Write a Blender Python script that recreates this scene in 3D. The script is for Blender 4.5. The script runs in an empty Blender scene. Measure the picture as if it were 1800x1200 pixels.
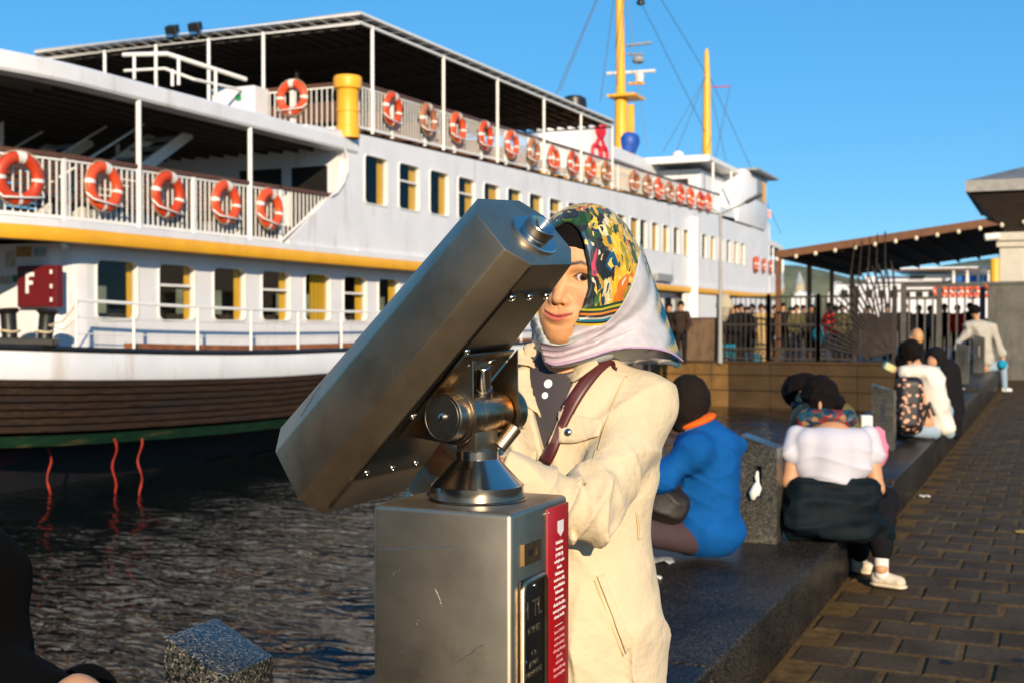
import bpy, bmesh, math, random
import numpy as np
from mathutils import Vector, Matrix
random.seed(7)
scene = bpy.context.scene
COL = scene.collection
# ---------------------------------------------------------------- camera
F_PX, CAM_H, HOR = 2150.0, 1.45, 570.0          # focal length in photo pixels, eye height, horizon row
YAW = math.atan(950 / F_PX); PIT = math.atan((600 - HOR) / F_PX)
cam = bpy.data.cameras.new('camera'); camo = bpy.data.objects.new('camera', cam); COL.objects.link(camo)
cam.sensor_width = 36.0; cam.lens = 36.0 * F_PX / 1800.0
cam.clip_start = 0.05; cam.clip_end = 5000
camo.location = (0, 0, CAM_H); camo.rotation_euler = (math.pi / 2 - PIT, 0, YAW)
cam.dof.use_dof = True; cam.dof.focus_distance = 1.85; cam.dof.aperture_fstop = 9.0
scene.camera = camo
scene.render.resolution_x, scene.render.resolution_y = 1024, 682
# ---------------------------------------------------------------- sky and sun
SUN_AZ = (0.55, -0.835)                            # ground direction towards the sun
SUN_EL = math.radians(18)
world = bpy.data.worlds.new('World'); scene.world = world; world.use_nodes = True
wn = world.node_tree; bg = wn.nodes['Background']
sky = wn.nodes.new('ShaderNodeTexSky'); sky.sky_type = 'NISHITA'; sky.sun_disc = False
sky.sun_elevation = SUN_EL; sky.sun_rotation = math.atan2(SUN_AZ[0], SUN_AZ[1])
sky.air_density = .7; sky.dust_density = 0.0; sky.ozone_density = 5
SKY_K, SKY_G, SKY_SAT, SKY_TINT = .10, .36, 1.85, (5.3, 7.6, 8.45)
def vmath(op, src, val):
    n = wn.nodes.new('ShaderNodeMix'); n.data_type = 'RGBA'; n.blend_type = op; n.inputs[0].default_value = 1; n.inputs[7].default_value = (*val, 1)
    wn.links.new(src, n.inputs[6]); return n.outputs[2]
gm = wn.nodes.new('ShaderNodeGamma'); gm.inputs[1].default_value = SKY_G
hs = wn.nodes.new('ShaderNodeHueSaturation'); hs.inputs['Saturation'].default_value = SKY_SAT
wn.links.new(vmath('MULTIPLY', sky.outputs[0], (SKY_K,) * 3), gm.inputs[0]); wn.links.new(gm.outputs[0], hs.inputs['Color'])
wn.links.new(vmath('MULTIPLY', hs.outputs[0], SKY_TINT), bg.inputs['Color'])
bg.inputs['Strength'].default_value = 0.10
sl = bpy.data.lights.new('sun', 'SUN'); sl.energy = 5.0; sl.angle = math.radians(0.5); sl.color = (1.0, 0.81, 0.57)
so = bpy.data.objects.new('sun', sl); COL.objects.link(so)
sd = Vector((SUN_AZ[0] * math.cos(SUN_EL), SUN_AZ[1] * math.cos(SUN_EL), math.sin(SUN_EL)))
so.rotation_euler = sd.to_track_quat('Z', 'Y').to_euler(); so.location = (6, -14, 12)
scene.view_settings.view_transform = 'Standard'; scene.view_settings.look = 'None'
scene.view_settings.exposure = 0.36; scene.view_settings.gamma = 1.0
scene.cycles.max_bounces = 8; scene.cycles.transparent_max_bounces = 12
scene.cycles.use_denoising = True; scene.cycles.sample_clamp_indirect = 6
# ---------------------------------------------------------------- where a photo pixel lies in the place
CR = Vector((math.cos(YAW), math.sin(YAW), 0))
CF = Vector((-math.sin(YAW) * math.cos(PIT), math.cos(YAW) * math.cos(PIT), -math.sin(PIT)))
CU = CR.cross(CF); CC = Vector((0, 0, CAM_H))
def ray(x, y): return CF + CR * ((x - 900) / F_PX) + CU * ((600 - y) / F_PX)
def atX(x, y, X): d = ray(x, y); return CC + d * (X / d.x)
def atY(x, y, Y): d = ray(x, y); return CC + d * (Y / d.y)
def atZ(x, y, Z): d = ray(x, y); return CC + d * ((Z - CAM_H) / d.z)
def atD(x, y, D): return CC + ray(x, y) * D
# ---------------------------------------------------------------- objects
ORG = {}
def setp(o, label=None, cat=None, group=None, kind=None):
    if label: o['label'] = label
    if cat: o['category'] = cat
    if group: o['group'] = group
    if kind: o['kind'] = kind
    return o
def empty(name, loc, label=None, cat=None, group=None):
    o = bpy.data.objects.new(name, None); COL.objects.link(o); o.location = loc; o.empty_display_size = .1
    ORG[o.name] = Vector(loc); return setp(o, label, cat, group)
def link(name, me, mats, parent=None, loc=None):
    o = bpy.data.objects.new(name, me); COL.objects.link(o)
    for m in (mats if isinstance(mats, (list, tuple)) else [mats]):
        if m and me.users <= 1: me.materials.append(m)
    if parent: o.parent = parent; ORG[o.name] = ORG.get(parent.name, Vector((0, 0, 0)))
    else: ORG[o.name] = Vector(loc or (0, 0, 0))
    if loc is not None: o.location = loc
    return o
class MB:
    """collects shapes in place coordinates; build() makes one mesh object of them"""
    def __init__(s): s.v = []; s.f = []; s.m = []; s.mi = 0
    def add(s, vs, fs):
        b = len(s.v); s.v += [tuple(v) for v in vs]
        for f in fs: s.f.append([b + i for i in f]); s.m.append(s.mi)
        return s
    def hexa(s, c8): return s.add(c8, [(0,3,2,1),(4,5,6,7),(0,1,5,4),(1,2,6,5),(2,3,7,6),(3,0,4,7)])
    def box(s, x0, x1, y0, y1, z0, z1):
        return s.hexa([(x0,y0,z0),(x1,y0,z0),(x1,y1,z0),(x0,y1,z0),(x0,y0,z1),(x1,y0,z1),(x1,y1,z1),(x0,y1,z1)])
    def obox(s, c, ax, ay, az):
        c, ax, ay, az = Vector(c), Vector(ax), Vector(ay), Vector(az)
        return s.hexa([c-ax-ay-az, c+ax-ay-az, c+ax+ay-az, c-ax+ay-az, c-ax-ay+az, c+ax-ay+az, c+ax+ay+az, c-ax+ay+az])
    def bar(s, a, b, w, h=None, up=(0, 0, 1)):
        a, b = Vector(a), Vector(b); d = (b - a); L = d.length; d = d.normalized(); up = Vector(up)
        if abs(d.dot(up)) > .98: up = Vector((1, 0, 0))
        x = d.cross(up).normalized(); y = x.cross(d)
        return s.obox((a + b) / 2, x * w / 2, d * L / 2, y * (h or w) / 2)
    def tube(s, pts, r, n=8, closed=False, cap=True):
        pts = [Vector(p) for p in pts]; N = len(pts); b = len(s.v); rs = r if isinstance(r, (list, tuple)) else [r] * N
        px = None
        for i, p in enumerate(pts):
            if closed: t = pts[(i + 1) % N] - pts[i - 1]
            else: t = pts[min(i + 1, N - 1)] - pts[max(i - 1, 0)]
            t = t.normalized()
            if px is None:
                px = t.cross(Vector((0, 0, 1)))
                if px.length < .05: px = t.cross(Vector((1, 0, 0)))
            px = (px - t * px.dot(t)).normalized(); py = t.cross(px)
            for k in range(n):
                a = 2 * math.pi * k / n; s.v.append(tuple(p + (px * math.cos(a) + py * math.sin(a)) * rs[i]))
        for i in range(N if closed else N - 1):
            j = (i + 1) % N
            for k in range(n):
                s.f.append([b+i*n+k, b+i*n+(k+1)%n, b+j*n+(k+1)%n, b+j*n+k]); s.m.append(s.mi)
        if cap and not closed:
            s.f.append([b + k for k in range(n)][::-1]); s.m.append(s.mi)
            s.f.append([b + (N-1)*n + k for k in range(n)]); s.m.append(s.mi)
        return s
    def lathe(s, prof, c, axis=(0, 0, 1), n=32, cap=True):
        c = Vector(c); ax = Vector(axis).normalized(); px = ax.orthogonal().normalized(); py = ax.cross(px); b = len(s.v)
        for r, h in prof:
            for k in range(n):
                a = 2*math.pi*k/n; s.v.append(tuple(c + ax*h + (px*math.cos(a)+py*math.sin(a))*r))
        for i in range(len(prof) - 1):
            for k in range(n):
                s.f.append([b+i*n+k, b+i*n+(k+1)%n, b+(i+1)*n+(k+1)%n, b+(i+1)*n+k]); s.m.append(s.mi)
        if cap:
            s.f.append([b+k for k in range(n)][::-1]); s.m.append(s.mi)
            s.f.append([b+(len(prof)-1)*n+k for k in range(n)]); s.m.append(s.mi)
        return s
    def prism(s, poly, vec):
        """poly: 3-D points of one flat face, swept along vec"""
        n = len(poly); v = Vector(vec); b = len(s.v)
        s.v += [tuple(p) for p in poly] + [tuple(Vector(p) + v) for p in poly]
        s.f.append([b + i for i in range(n)][::-1]); s.f.append([b + n + i for i in range(n)]); s.m += [s.mi] * 2
        for i in range(n): s.f.append([b+i, b+(i+1)%n, b+n+(i+1)%n, b+n+i]); s.m.append(s.mi)
        return s
    def grid(s, P):
        nu, nv = len(P), len(P[0]); b = len(s.v)
        for row in P: s.v += [tuple(p) for p in row]
        for i in range(nu - 1):
            for j in range(nv - 1): s.f.append([b+i*nv+j, b+i*nv+j+1, b+(i+1)*nv+j+1, b+(i+1)*nv+j]); s.m.append(s.mi)
        return s
    def mesh(s, name, org=Vector((0, 0, 0)), smooth=None, bevel=0, seg=2):
        me = bpy.data.meshes.new(name)
        me.from_pydata([tuple(Vector(v) - org) for v in s.v], [], s.f)
        if any(s.m): me.polygons.foreach_set('material_index', s.m)
        bm = bmesh.new(); bm.from_mesh(me)
        bmesh.ops.recalc_face_normals(bm, faces=bm.faces)
        if bevel:
            ed = [e for e in bm.edges if len(e.link_faces) == 2 and e.calc_face_angle(0) > .5]
            bmesh.ops.bevel(bm, geom=ed, offset=bevel, segments=seg, profile=.5, affect='EDGES', clamp_overlap=True)
        bm.to_mesh(me); bm.free()
        if smooth is not None:
            me.polygons.foreach_set('use_smooth', [True] * len(me.polygons))
            me.set_sharp_from_angle(angle=math.radians(smooth))
        me.update(); return me
    def build(s, name, mats, parent=None, smooth=None, bevel=0, seg=2, label=None, cat=None, group=None, kind=None):
        org = ORG[parent.name] if parent else Vector((0, 0, 0))
        o = link(name, s.mesh(name, org, smooth, bevel, seg), mats, parent)
        return setp(o, label, cat, group, kind)
def shift(o, loc):
    """give a top-level mesh an origin at its base"""
    loc = Vector(loc); o.data.transform(Matrix.Translation(-loc)); o.location = loc; ORG[o.name] = loc; return o
def tree_copy(o, loc=None, rot=None, parent=None, label=None):
    c = o.copy(); COL.objects.link(c)
    if parent: c.parent = parent
    if loc is not None: c.location = loc
    if rot is not None: c.rotation_euler = rot
    if label: c['label'] = label
    for ch in [x for x in bpy.data.objects if x.parent == o]: tree_copy(ch, parent=c)
    return c
# ---------------------------------------------------------------- materials
def _n(nt, t, **kw):
    n = nt.nodes.new(t)
    for k, v in kw.items():
        if k.startswith('i_'): n.inputs[k[2:].replace('_', ' ')].default_value = v
        else: setattr(n, k, v)
    return n
def mapped(nt, scale=(1, 1, 1), rot=(0, 0, 0)):
    tc = nt.nodes.new('ShaderNodeTexCoord'); mp = nt.nodes.new('ShaderNodeMapping')
    mp.inputs['Scale'].default_value = scale; mp.inputs['Rotation'].default_value = rot
    nt.links.new(tc.outputs['Object'], mp.inputs['Vector']); return mp.outputs[0]
def ramp(nt, src, stops, interp='LINEAR'):
    r = nt.nodes.new('ShaderNodeValToRGB'); r.color_ramp.interpolation = interp
    el = r.color_ramp.elements
    while len(el) < len(stops): el.new(.5)
    for e, (p, c) in zip(el, stops): e.position = p; e.color = (*c, 1) if len(c) == 3 else c
    nt.links.new(src, r.inputs[0]); return r.outputs[0]
def mixc(nt, fac, a, b, mode='MIX'):
    m = nt.nodes.new('ShaderNodeMix'); m.data_type = 'RGBA'; m.blend_type = mode
    for inp, v in ((m.inputs[0], fac), (m.inputs[6], a), (m.inputs[7], b)):
        if hasattr(v, 'is_linked'): nt.links.new(v, inp)
        elif isinstance(v, (int, float)): inp.default_value = v
        else: inp.default_value = (*v, 1)
    return m.outputs[2]
MATS = {}
def M(name, col, rough=.6, metal=0., var=.12, scale=6., bump=0., bscale=60., col2=None, spec=.5, sc3=None,
      stain=None, stain_scale=(3, 3, .5), stain_lo=.55, stain_hi=.75, rvar=0., coat=0., sheen=0., detail=5, bdist=.01, objrand=0.):
    if name in MATS: return MATS[name]
    m = bpy.data.materials.new(name); m.use_nodes = True; nt = m.node_tree; b = nt.nodes['Principled BSDF']
    b.inputs['Roughness'].default_value = rough; b.inputs['Metallic'].default_value = metal
    b.inputs['Specular IOR Level'].default_value = (.12 if rough >= .8 and metal == 0 else spec); b.inputs['Coat Weight'].default_value = coat
    if sheen: b.inputs['Sheen Weight'].default_value = sheen
    vec = mapped(nt, sc3 or (1, 1, 1))
    nz = _n(nt, 'ShaderNodeTexNoise', i_Scale=scale, i_Detail=detail, i_Roughness=.6); nt.links.new(vec, nz.inputs['Vector'])
    c1 = tuple(x * (1 - var) for x in col); c2 = col2 or tuple(min(1, x * (1 + var)) for x in col)
    out = ramp(nt, nz.outputs[0], [(.3, c1), (.7, c2)])
    if stain:
        v2 = mapped(nt, stain_scale); n2 = _n(nt, 'ShaderNodeTexNoise', i_Scale=1.0, i_Detail=6, i_Roughness=.65); nt.links.new(v2, n2.inputs['Vector'])
        fac = ramp(nt, n2.outputs[0], [(stain_lo, (0, 0, 0)), (stain_hi, (1, 1, 1))])
        out = mixc(nt, fac, out, stain)
    if objrand:
        oi = nt.nodes.new('ShaderNodeObjectInfo'); out = mixc(nt, 1.0, out, ramp(nt, oi.outputs['Random'], [(0, (1 - objrand,) * 3), (1, (1.0, 1 + objrand, 1 + objrand))]), 'MULTIPLY')
    nt.links.new(out, b.inputs['Base Color'])
    if rvar:
        rr = _n(nt, 'ShaderNodeMapRange'); rr.inputs[3].default_value = max(.02, rough - rvar); rr.inputs[4].default_value = min(1, rough + rvar)
        nt.links.new(nz.outputs[0], rr.inputs[0]); nt.links.new(rr.outputs[0], b.inputs['Roughness'])
    if bump:
        n3 = _n(nt, 'ShaderNodeTexNoise', i_Scale=bscale, i_Detail=4); nt.links.new(mapped(nt, sc3 or (1, 1, 1)), n3.inputs['Vector'])
        bp = _n(nt, 'ShaderNodeBump', i_Strength=bump, i_Distance=bdist); nt.links.new(n3.outputs[0], bp.inputs['Height'])
        nt.links.new(bp.outputs[0], b.inputs['Normal'])
    MATS[name] = m; return m
def granite(name, base, fleck, dark, scale=90, rough=.45, spec=.3):
    if name in MATS: return MATS[name]
    m = bpy.data.materials.new(name); m.use_nodes = True; nt = m.node_tree; b = nt.nodes['Principled BSDF']; b.inputs['Roughness'].default_value = rough; b.inputs['Specular IOR Level'].default_value = spec
    vec = mapped(nt)
    v = _n(nt, 'ShaderNodeTexVoronoi', i_Scale=scale); nt.links.new(vec, v.inputs['Vector'])
    sep = nt.nodes.new('ShaderNodeSeparateColor'); nt.links.new(v.outputs['Color'], sep.inputs[0])
    c = ramp(nt, sep.outputs[0], [(0, dark), (.35, base), (.72, base), (.86, fleck)], 'CONSTANT')
    nz = _n(nt, 'ShaderNodeTexNoise', i_Scale=2.5, i_Detail=6); nt.links.new(vec, nz.inputs['Vector'])
    g = ramp(nt, nz.outputs[0], [(.3, (.42, .40, .38)), (.7, (1.15, 1.08, 1.0))])
    nt.links.new(mixc(nt, 1.0, c, g, 'MULTIPLY'), b.inputs['Base Color'])
    bp = _n(nt, 'ShaderNodeBump', i_Strength=.25, i_Distance=.002); nt.links.new(v.outputs[0], bp.inputs['Height']); nt.links.new(bp.outputs[0], b.inputs['Normal'])
    MATS[name] = m; return m
def clear_glass(name, tint=(.7, .75, .75), amt=.25, rough=.03):
    if name in MATS: return MATS[name]
    m = bpy.data.materials.new(name); m.use_nodes = True; nt = m.node_tree; nt.nodes.remove(nt.nodes['Principled BSDF'])
    tr = nt.nodes.new('ShaderNodeBsdfTransparent'); tr.inputs[0].default_value = (*tint, 1)
    gl = nt.nodes.new('ShaderNodeBsdfGlossy'); gl.inputs['Roughness'].default_value = rough
    fr = nt.nodes.new('ShaderNodeLayerWeight'); fr.inputs[0].default_value = .3
    pw = _n(nt, 'ShaderNodeMath', operation='POWER'); pw.inputs[1].default_value = 2.5; nt.links.new(fr.outputs['Facing'], pw.inputs[0])
    ma = _n(nt, 'ShaderNodeMath', operation='MULTIPLY_ADD'); ma.inputs[1].default_value = amt; ma.inputs[2].default_value = .03; ma.use_clamp = True; nt.links.new(pw.outputs[0], ma.inputs[0])
    mx = nt.nodes.new('ShaderNodeMixShader'); nt.links.new(ma.outputs[0], mx.inputs[0]); nt.links.new(tr.outputs[0], mx.inputs[1]); nt.links.new(gl.outputs[0], mx.inputs[2])
    nt.links.new(mx.outputs[0], nt.nodes['Material Output'].inputs[0]); MATS[name] = m; return m
# colours of the place
m_white = M('white_ship_paint', (.735, .735, .757), .42, var=.06, scale=1.5, bump=.30, bscale=1.6, bdist=.03, stain=(.40, .30, .20), stain_scale=(2.6, 2.6, .30), stain_lo=.58, stain_hi=.86)
m_white2 = M('white_trim_paint', (.78, .77, .74), .45, var=.06, scale=5, stain=(.35, .2, .1), stain_scale=(9, 9, 3), stain_lo=.66, stain_hi=.8)
m_yellow = M('yellow_ship_paint', (.82, .40, .02), .45, var=.08, scale=3, stain=(.4, .2, .05), stain_lo=.66, stain_hi=.85)
m_orange = M('orange_ring_cover', (.80, .07, .015), .45, var=.15, scale=14, stain=(.45, .05, .02), stain_scale=(14, 14, 14), stain_lo=.55, stain_hi=.75, objrand=.35)
m_rust_ring = M('faded_brown_ring_cover', (.36, .13, .06), .6, var=.2, scale=14)
m_band = M('ring_white_band', (.75, .72, .66), .5, var=.1)
m_brownwood = M('varnished_brown_wood', (.11, .045, .022), .45, var=.3, scale=20, sc3=(4, .6, 4))
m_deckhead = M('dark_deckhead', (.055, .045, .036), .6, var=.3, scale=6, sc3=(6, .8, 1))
m_black = M('black_paint', (.012, .011, .010), .4, var=.3)
m_darkin = M('dark_cabin_interior', (.035, .026, .02), .7, var=.3)
m_hullblack = M('black_hull_paint', (.006, .005, .0045), .5, var=.4, scale=2, stain=(.10, .012, .008), stain_scale=(.5, .5, 2.5), stain_lo=.6, stain_hi=.75)
m_hullwood = M('worn_brown_fender_timber', (.030, .017, .010), .8, var=.6, scale=7, sc3=(4, .35, 6), bump=.5, bscale=9, stain=(.02, .016, .014), stain_scale=(4, .4, 5), stain_lo=.5, stain_hi=.68)
m_green = M('green_boot_stripe', (.005, .024, .009), .45, var=.4, scale=5, sc3=(2, .6, 3), stain=(.10, .07, .03), stain_scale=(3, .6, 8), stain_lo=.55, stain_hi=.7)
m_red = M('red_cabinet_paint', (.13, .006, .008), .4, var=.12, scale=6)
m_curtain = M('yellow_curtain', (.62, .36, .03), .8, var=.15, scale=30, sc3=(30, 30, 1))
m_glass = clear_glass('window_glass', (.80, .82, .80), .3)
m_grey_metal = M('grey_painted_metal', (.28, .29, .29), .5, var=.12)
m_rope = M('pale_rope', (.55, .46, .30), .9, var=.25, scale=60)
m_wire = M('rigging_wire', (.10, .13, .17), .6)
m_blue = M('blue_tarpaulin', (.012, .07, .36), .5, var=.25, scale=5, bump=.6, bscale=8)
m_steel = M('brushed_stainless_steel', (.44, .36, .26), .42, 1.0, var=.20, scale=5, rvar=.07, bump=.10, bscale=7, bdist=.004, sc3=(1, 1, 1), stain=(.20, .16, .11), stain_scale=(7, 7, 7), stain_lo=.5, stain_hi=.8)
m_steel_b = M('bright_turned_steel', (.52, .50, .46), .2, 1.0, var=.10, scale=9, rvar=.06)
m_steel_r = M('rust_tinted_steel', (.30, .26, .20), .32, 1.0, var=.2, scale=9, rvar=.1, stain=(.22, .11, .03), stain_scale=(16, 16, 16), stain_lo=.46, stain_hi=.68)
m_granite = granite('speckled_grey_granite', (.075, .075, .068), (.24, .23, .19), (.010, .014, .014), 300, .28, .6)
m_bench = granite('polished_dark_granite', (.030, .028, .026), (.085, .07, .055), (.010, .010, .010), 160, .36, .08)
# ================================================================ setting
WATER_Z = -0.9
def paver_mat():
    m = bpy.data.materials.new('worn_brown_paver'); m.use_nodes = True; nt = m.node_tree; b = nt.nodes['Principled BSDF']
    oi = nt.nodes.new('ShaderNodeObjectInfo'); geo = nt.nodes.new('ShaderNodeNewGeometry')
    n1 = _n(nt, 'ShaderNodeTexNoise', i_Scale=3.2, i_Detail=2); nt.links.new(geo.outputs['Position'], n1.inputs['Vector'])
    n2 = _n(nt, 'ShaderNodeTexNoise', i_Scale=38, i_Detail=6); nt.links.new(geo.outputs['Position'], n2.inputs['Vector'])
    n3 = _n(nt, 'ShaderNodeTexNoise', i_Scale=.9, i_Detail=4); nt.links.new(geo.outputs['Position'], n3.inputs['Vector'])
    c = ramp(nt, n1.outputs[0], [(.3, (.054, .034, .016)), (.55, (.080, .053, .027)), (.75, (.098, .070, .041))])
    g = ramp(nt, n2.outputs[0], [(.3, (.62, .6, .56)), (.7, (1.15, 1.12, 1.1))])
    c = mixc(nt, 1.0, c, g, 'MULTIPLY')
    st = ramp(nt, n3.outputs[0], [(.62, (0, 0, 0)), (.74, (1, 1, 1))])
    c = mixc(nt, st, c, (.045, .03, .017))
    n4 = _n(nt, 'ShaderNodeTexNoise', i_Scale=5.5, i_Detail=1); nt.links.new(geo.outputs['Position'], n4.inputs['Vector'])
    blot = ramp(nt, n4.outputs[0], [(.725, (0, 0, 0)), (.76, (1, 1, 1))]); c = mixc(nt, blot, c, (.016, .015, .016))
    nt.links.new(c, b.inputs['Base Color']); b.inputs['Roughness'].default_value = .75; b.inputs['Specular IOR Level'].default_value = .12
    bp = _n(nt, 'ShaderNodeBump', i_Strength=.5, i_Distance=.006); nt.links.new(n2.outputs[0], bp.inputs['Height']); nt.links.new(bp.outputs[0], b.inputs['Normal'])
    return m
m_paver = paver_mat()
m_grout = M('sandy_brown_joint_soil', (.12, .068, .022), .9, var=.4, scale=14, bump=.4, bscale=60)
BX0, BX1 = -2.1, -1.07                              # granite bench: water side, pavement side
mb = MB(); mb.add([(BX1, -60, -.008), (300, -60, -.008), (300, 300, -.008), (BX1, 300, -.008)], [(0, 1, 2, 3)])
pavement = mb.build('pavement', m_grout, kind='structure')
# paving blocks: running bond, rows along x
PX, PY, GAP = .275, .30, .016
def block_mesh(nm, s):
    r = random.Random(s); mbb = MB(); j = lambda: r.uniform(-.003, .003); hx, hy = PX/2 - GAP/2, PY/2 - GAP/2
    c = .012; pts = [(-hx+j(), -hy+j()), (hx+j(), -hy+j()), (hx+j(), hy+j()), (-hx+j(), hy+j())]; t = r.uniform(-.003, .003)
    lo = [(x, y, -.02) for x, y in pts]; mid = [(x, y, -.007) for x, y in pts]; tp = [(x * (1 - c / hx), y * (1 - c / hy), t * x * 8) for x, y in pts]
    mbb.add(lo + mid + tp, [(0,1,5,4),(1,2,6,5),(2,3,7,6),(3,0,4,7),(4,5,9,8),(5,6,10,9),(6,7,11,10),(7,4,8,11),(8,9,10,11)])
    me = mbb.mesh(nm); me.materials.append(m_paver); return me
bms = [block_mesh('paving_block', i) for i in range(5)]
cells = []
for r in range(-8, 116):
    for k in range(0, 36):
        x = BX1 + .02 + PX * (k + .5) + (r % 2) * PX * .5; y = r * PY + .06
        q = Vector((x, y, 0)) - CC; d = q.dot(CF)
        if y > 34.4: continue
        if d > .5:
            px = 900 + F_PX * q.dot(CR) / d; py = 600 - F_PX * q.dot(CU) / d
            vis = -30 < px < 1830 and py < 1235
        else: vis = False
        cells.append((0 if vis else 1, d if vis else abs(y), x, y))
cells.sort()
stuff = MB()
for i, (nv, d, x, y) in enumerate(cells):
    dz = random.uniform(-.004, .003)
    if i < 300 and nv == 0:
        o = bpy.data.objects.new('paving_block', random.choice(bms)); COL.objects.link(o); o.parent = pavement
        o.location = (x, y, dz); o.rotation_euler = (random.uniform(-.006, .006), random.uniform(-.006, .006), random.choice((0, math.pi)) + random.uniform(-.008, .008))
    else:
        hx, hy = PX/2 - GAP/2, PY/2 - GAP/2; c = .012
        lo = [(x-hx, y-hy, -.02), (x+hx, y-hy, -.02), (x+hx, y+hy, -.02), (x-hx, y+hy, -.02)]
        tp = [(x-hx+c, y-hy+c, dz), (x+hx-c, y-hy+c, dz), (x+hx-c, y+hy-c, dz), (x-hx+c, y+hy-c, dz)]
        stuff.add(lo + tp, [(0,1,5,4),(1,2,6,5),(2,3,7,6),(3,0,4,7),(4,5,6,7)])
stuff.build('paving_blocks', m_paver, pavement, kind='stuff')
# quay wall under the bench
m_quay = M('wet_dark_quay_stone', (.07, .06, .05), .6, var=.35, scale=4, bump=.5, bscale=14)
mb = MB(); mb.box(BX0 + .06, BX1 - .03, -30, 34.55, -3, .02); mb.build('quay_wall', m_quay, kind='structure')
# water: wavy near sheet, running out flat to the horizon
def water_mat():
    m = bpy.data.materials.new('dark_harbour_water'); m.use_nodes = True; nt = m.node_tree; b = nt.nodes['Principled BSDF']
    b.inputs['Base Color'].default_value = (.004, .006, .006, 1); b.inputs['Roughness'].default_value = .02; b.inputs['IOR'].default_value = 1.22
    geo = nt.nodes.new('ShaderNodeNewGeometry'); mp = nt.nodes.new('ShaderNodeMapping'); mp.inputs['Rotation'].default_value = (0, 0, -.32); mp.inputs['Scale'].default_value = (.5, 1.5, 1)
    nt.links.new(geo.outputs['Position'], mp.inputs['Vector'])
    n1 = _n(nt, 'ShaderNodeTexNoise', i_Scale=4.2, i_Detail=2, i_Roughness=.5, i_Distortion=.6); nt.links.new(mp.outputs[0], n1.inputs['Vector'])
    bp = _n(nt, 'ShaderNodeBump', i_Strength=.75, i_Distance=.06); nt.links.new(n1.outputs[0], bp.inputs['Height']); nt.links.new(bp.outputs[0], b.inputs['Normal'])
    return m
rng = np.random.default_rng(3)
xsw = np.linspace(-15.5, BX0 + .2, 150); ysw = np.linspace(-6, 40, 420)
XX, YY = np.meshgrid(xsw, ysw, indexing='ij'); ZZ = np.zeros_like(XX)
for i in range(26):
    lam = rng.uniform(.35, 1.6); th = rng.normal(1.25, .38); ph = rng.uniform(0, 6.28); k = 6.283 / lam
    ZZ += lam * .0046 * np.sin(k * (XX * math.cos(th) + YY * math.sin(th)) + ph + .5 * np.sin(.7 * XX + i) + .4 * np.sin(.5 * YY + 2 * i))
edge = np.minimum(np.minimum((XX + 15.5) / 1.5, (YY + 6) / 2), (40 - YY) / 4); ZZ *= np.clip(edge, 0, 1)
mb = MB(); P = np.stack([XX, YY, WATER_Z + ZZ], -1); nu, nv = XX.shape
mb.v = [tuple(p) for p in P.reshape(-1, 3).tolist()]
mb.f = [[i*nv+j, i*nv+j+1, (i+1)*nv+j+1, (i+1)*nv+j] for i in range(nu-1) for j in range(nv-1)]; mb.m = [0] * len(mb.f)
x0, x1, y0, y1 = -15.5, BX0 + .2, -6, 40; W = 1600
mb.add([(-W,-W,WATER_Z),(x1,-W,WATER_Z),(x1,y0,WATER_Z),(x0,y0,WATER_Z),(-W,y0,WATER_Z),(-W,y1,WATER_Z),(x0,y1,WATER_Z),(x1,y1,WATER_Z),(-W,W,WATER_Z),(x1,W,WATER_Z)],
       [(0,1,2,3,4),(4,3,6,5),(5,6,7,9,8)])
water = mb.build('water', water_mat(), smooth=60, kind='structure')
# granite bench along the quay, each section a step higher
secs = [(-3.0, 9.45, .27, [4.13], 'long low polished granite bench section nearest the woman'),
        (9.48, 12.8, .30, [], 'granite bench section just past the seated woman in the white shirt'),
        (12.83, 21.2, .37, [17.0], 'granite bench section under the girl with the floral backpack'),
        (21.23, 34.4, .43, [27.5], 'farthest granite bench section, ending at the dark fence')]
for y0, y1, z, cuts, lab in secs:
    root = empty('granite_bench', ((BX0+BX1)/2, y0, 0), lab, 'bench', 'granite bench sections along the quay')
    ys = [y0] + cuts + [y1]
    for a, b_ in zip(ys[:-1], ys[1:]):
        mb = MB(); mb.box(BX0, BX1, a + .003, b_ - .003, -.03, z); mb.build('slab', m_bench, root, smooth=40, bevel=.016, seg=3)
# granite posts standing on the bench
def granite_post(cx, cy, zb, h, wx, wy, drop, label, slot=True):
    root = empty('granite_post', (cx, cy, zb), label, 'post', 'granite posts along the bench')
    mb = MB(); x0, x1, y0, y1 = cx-wx/2, cx+wx/2, cy-wy/2, cy+wy/2; zt0, zt1 = zb+h, zb+h-drop; tp = .012
    T = lambda x: zt0 + (zt1 - zt0) * (x - x0) / (x1 - x0)
    def slab(xa, xb, za, zb_):
        q = lambda x, z: cx + (x - cx) * (1 - tp * (z - zb) / h)
        mb.hexa([(q(xa,za),y0,za),(q(xb,za),y0,za),(q(xb,za),y1,za),(q(xa,za),y1,za),
                 (q(xa,zb_ if zb_ else T(xa)),y0,zb_ or T(xa)),(q(xb,zb_ or T(xb)),y0,zb_ or T(xb)),(q(xb,zb_ or T(xb)),y1,zb_ or T(xb)),(q(xa,zb_ or T(xa)),y1,zb_ or T(xa))])
    if slot:
        sw = .018; za, zc = zb + h * .42, zb + h * .72
        slab(x0, x1, zb, za); slab(x0, cx-sw, za, zc); slab(cx+sw, x1, za, zc); slab(x0, x1, zc, None)
    else: slab(x0, x1, zb, None)
    mb.build('stone_body', m_granite, root, smooth=30, bevel=.004 if not slot else 0)
    return root
p1 = atD(386, 1128, 1.95)
granite_post(p1.x, p1.y, .27, p1.z - .27 + .02, .115, .135, .052, 'speckled granite post in the lower left corner in front of the water', False)
granite_post(-1.45, 6.66, .27, .58, .20, .16, .065, 'granite post between the boy in blue and the woman in white')
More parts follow.
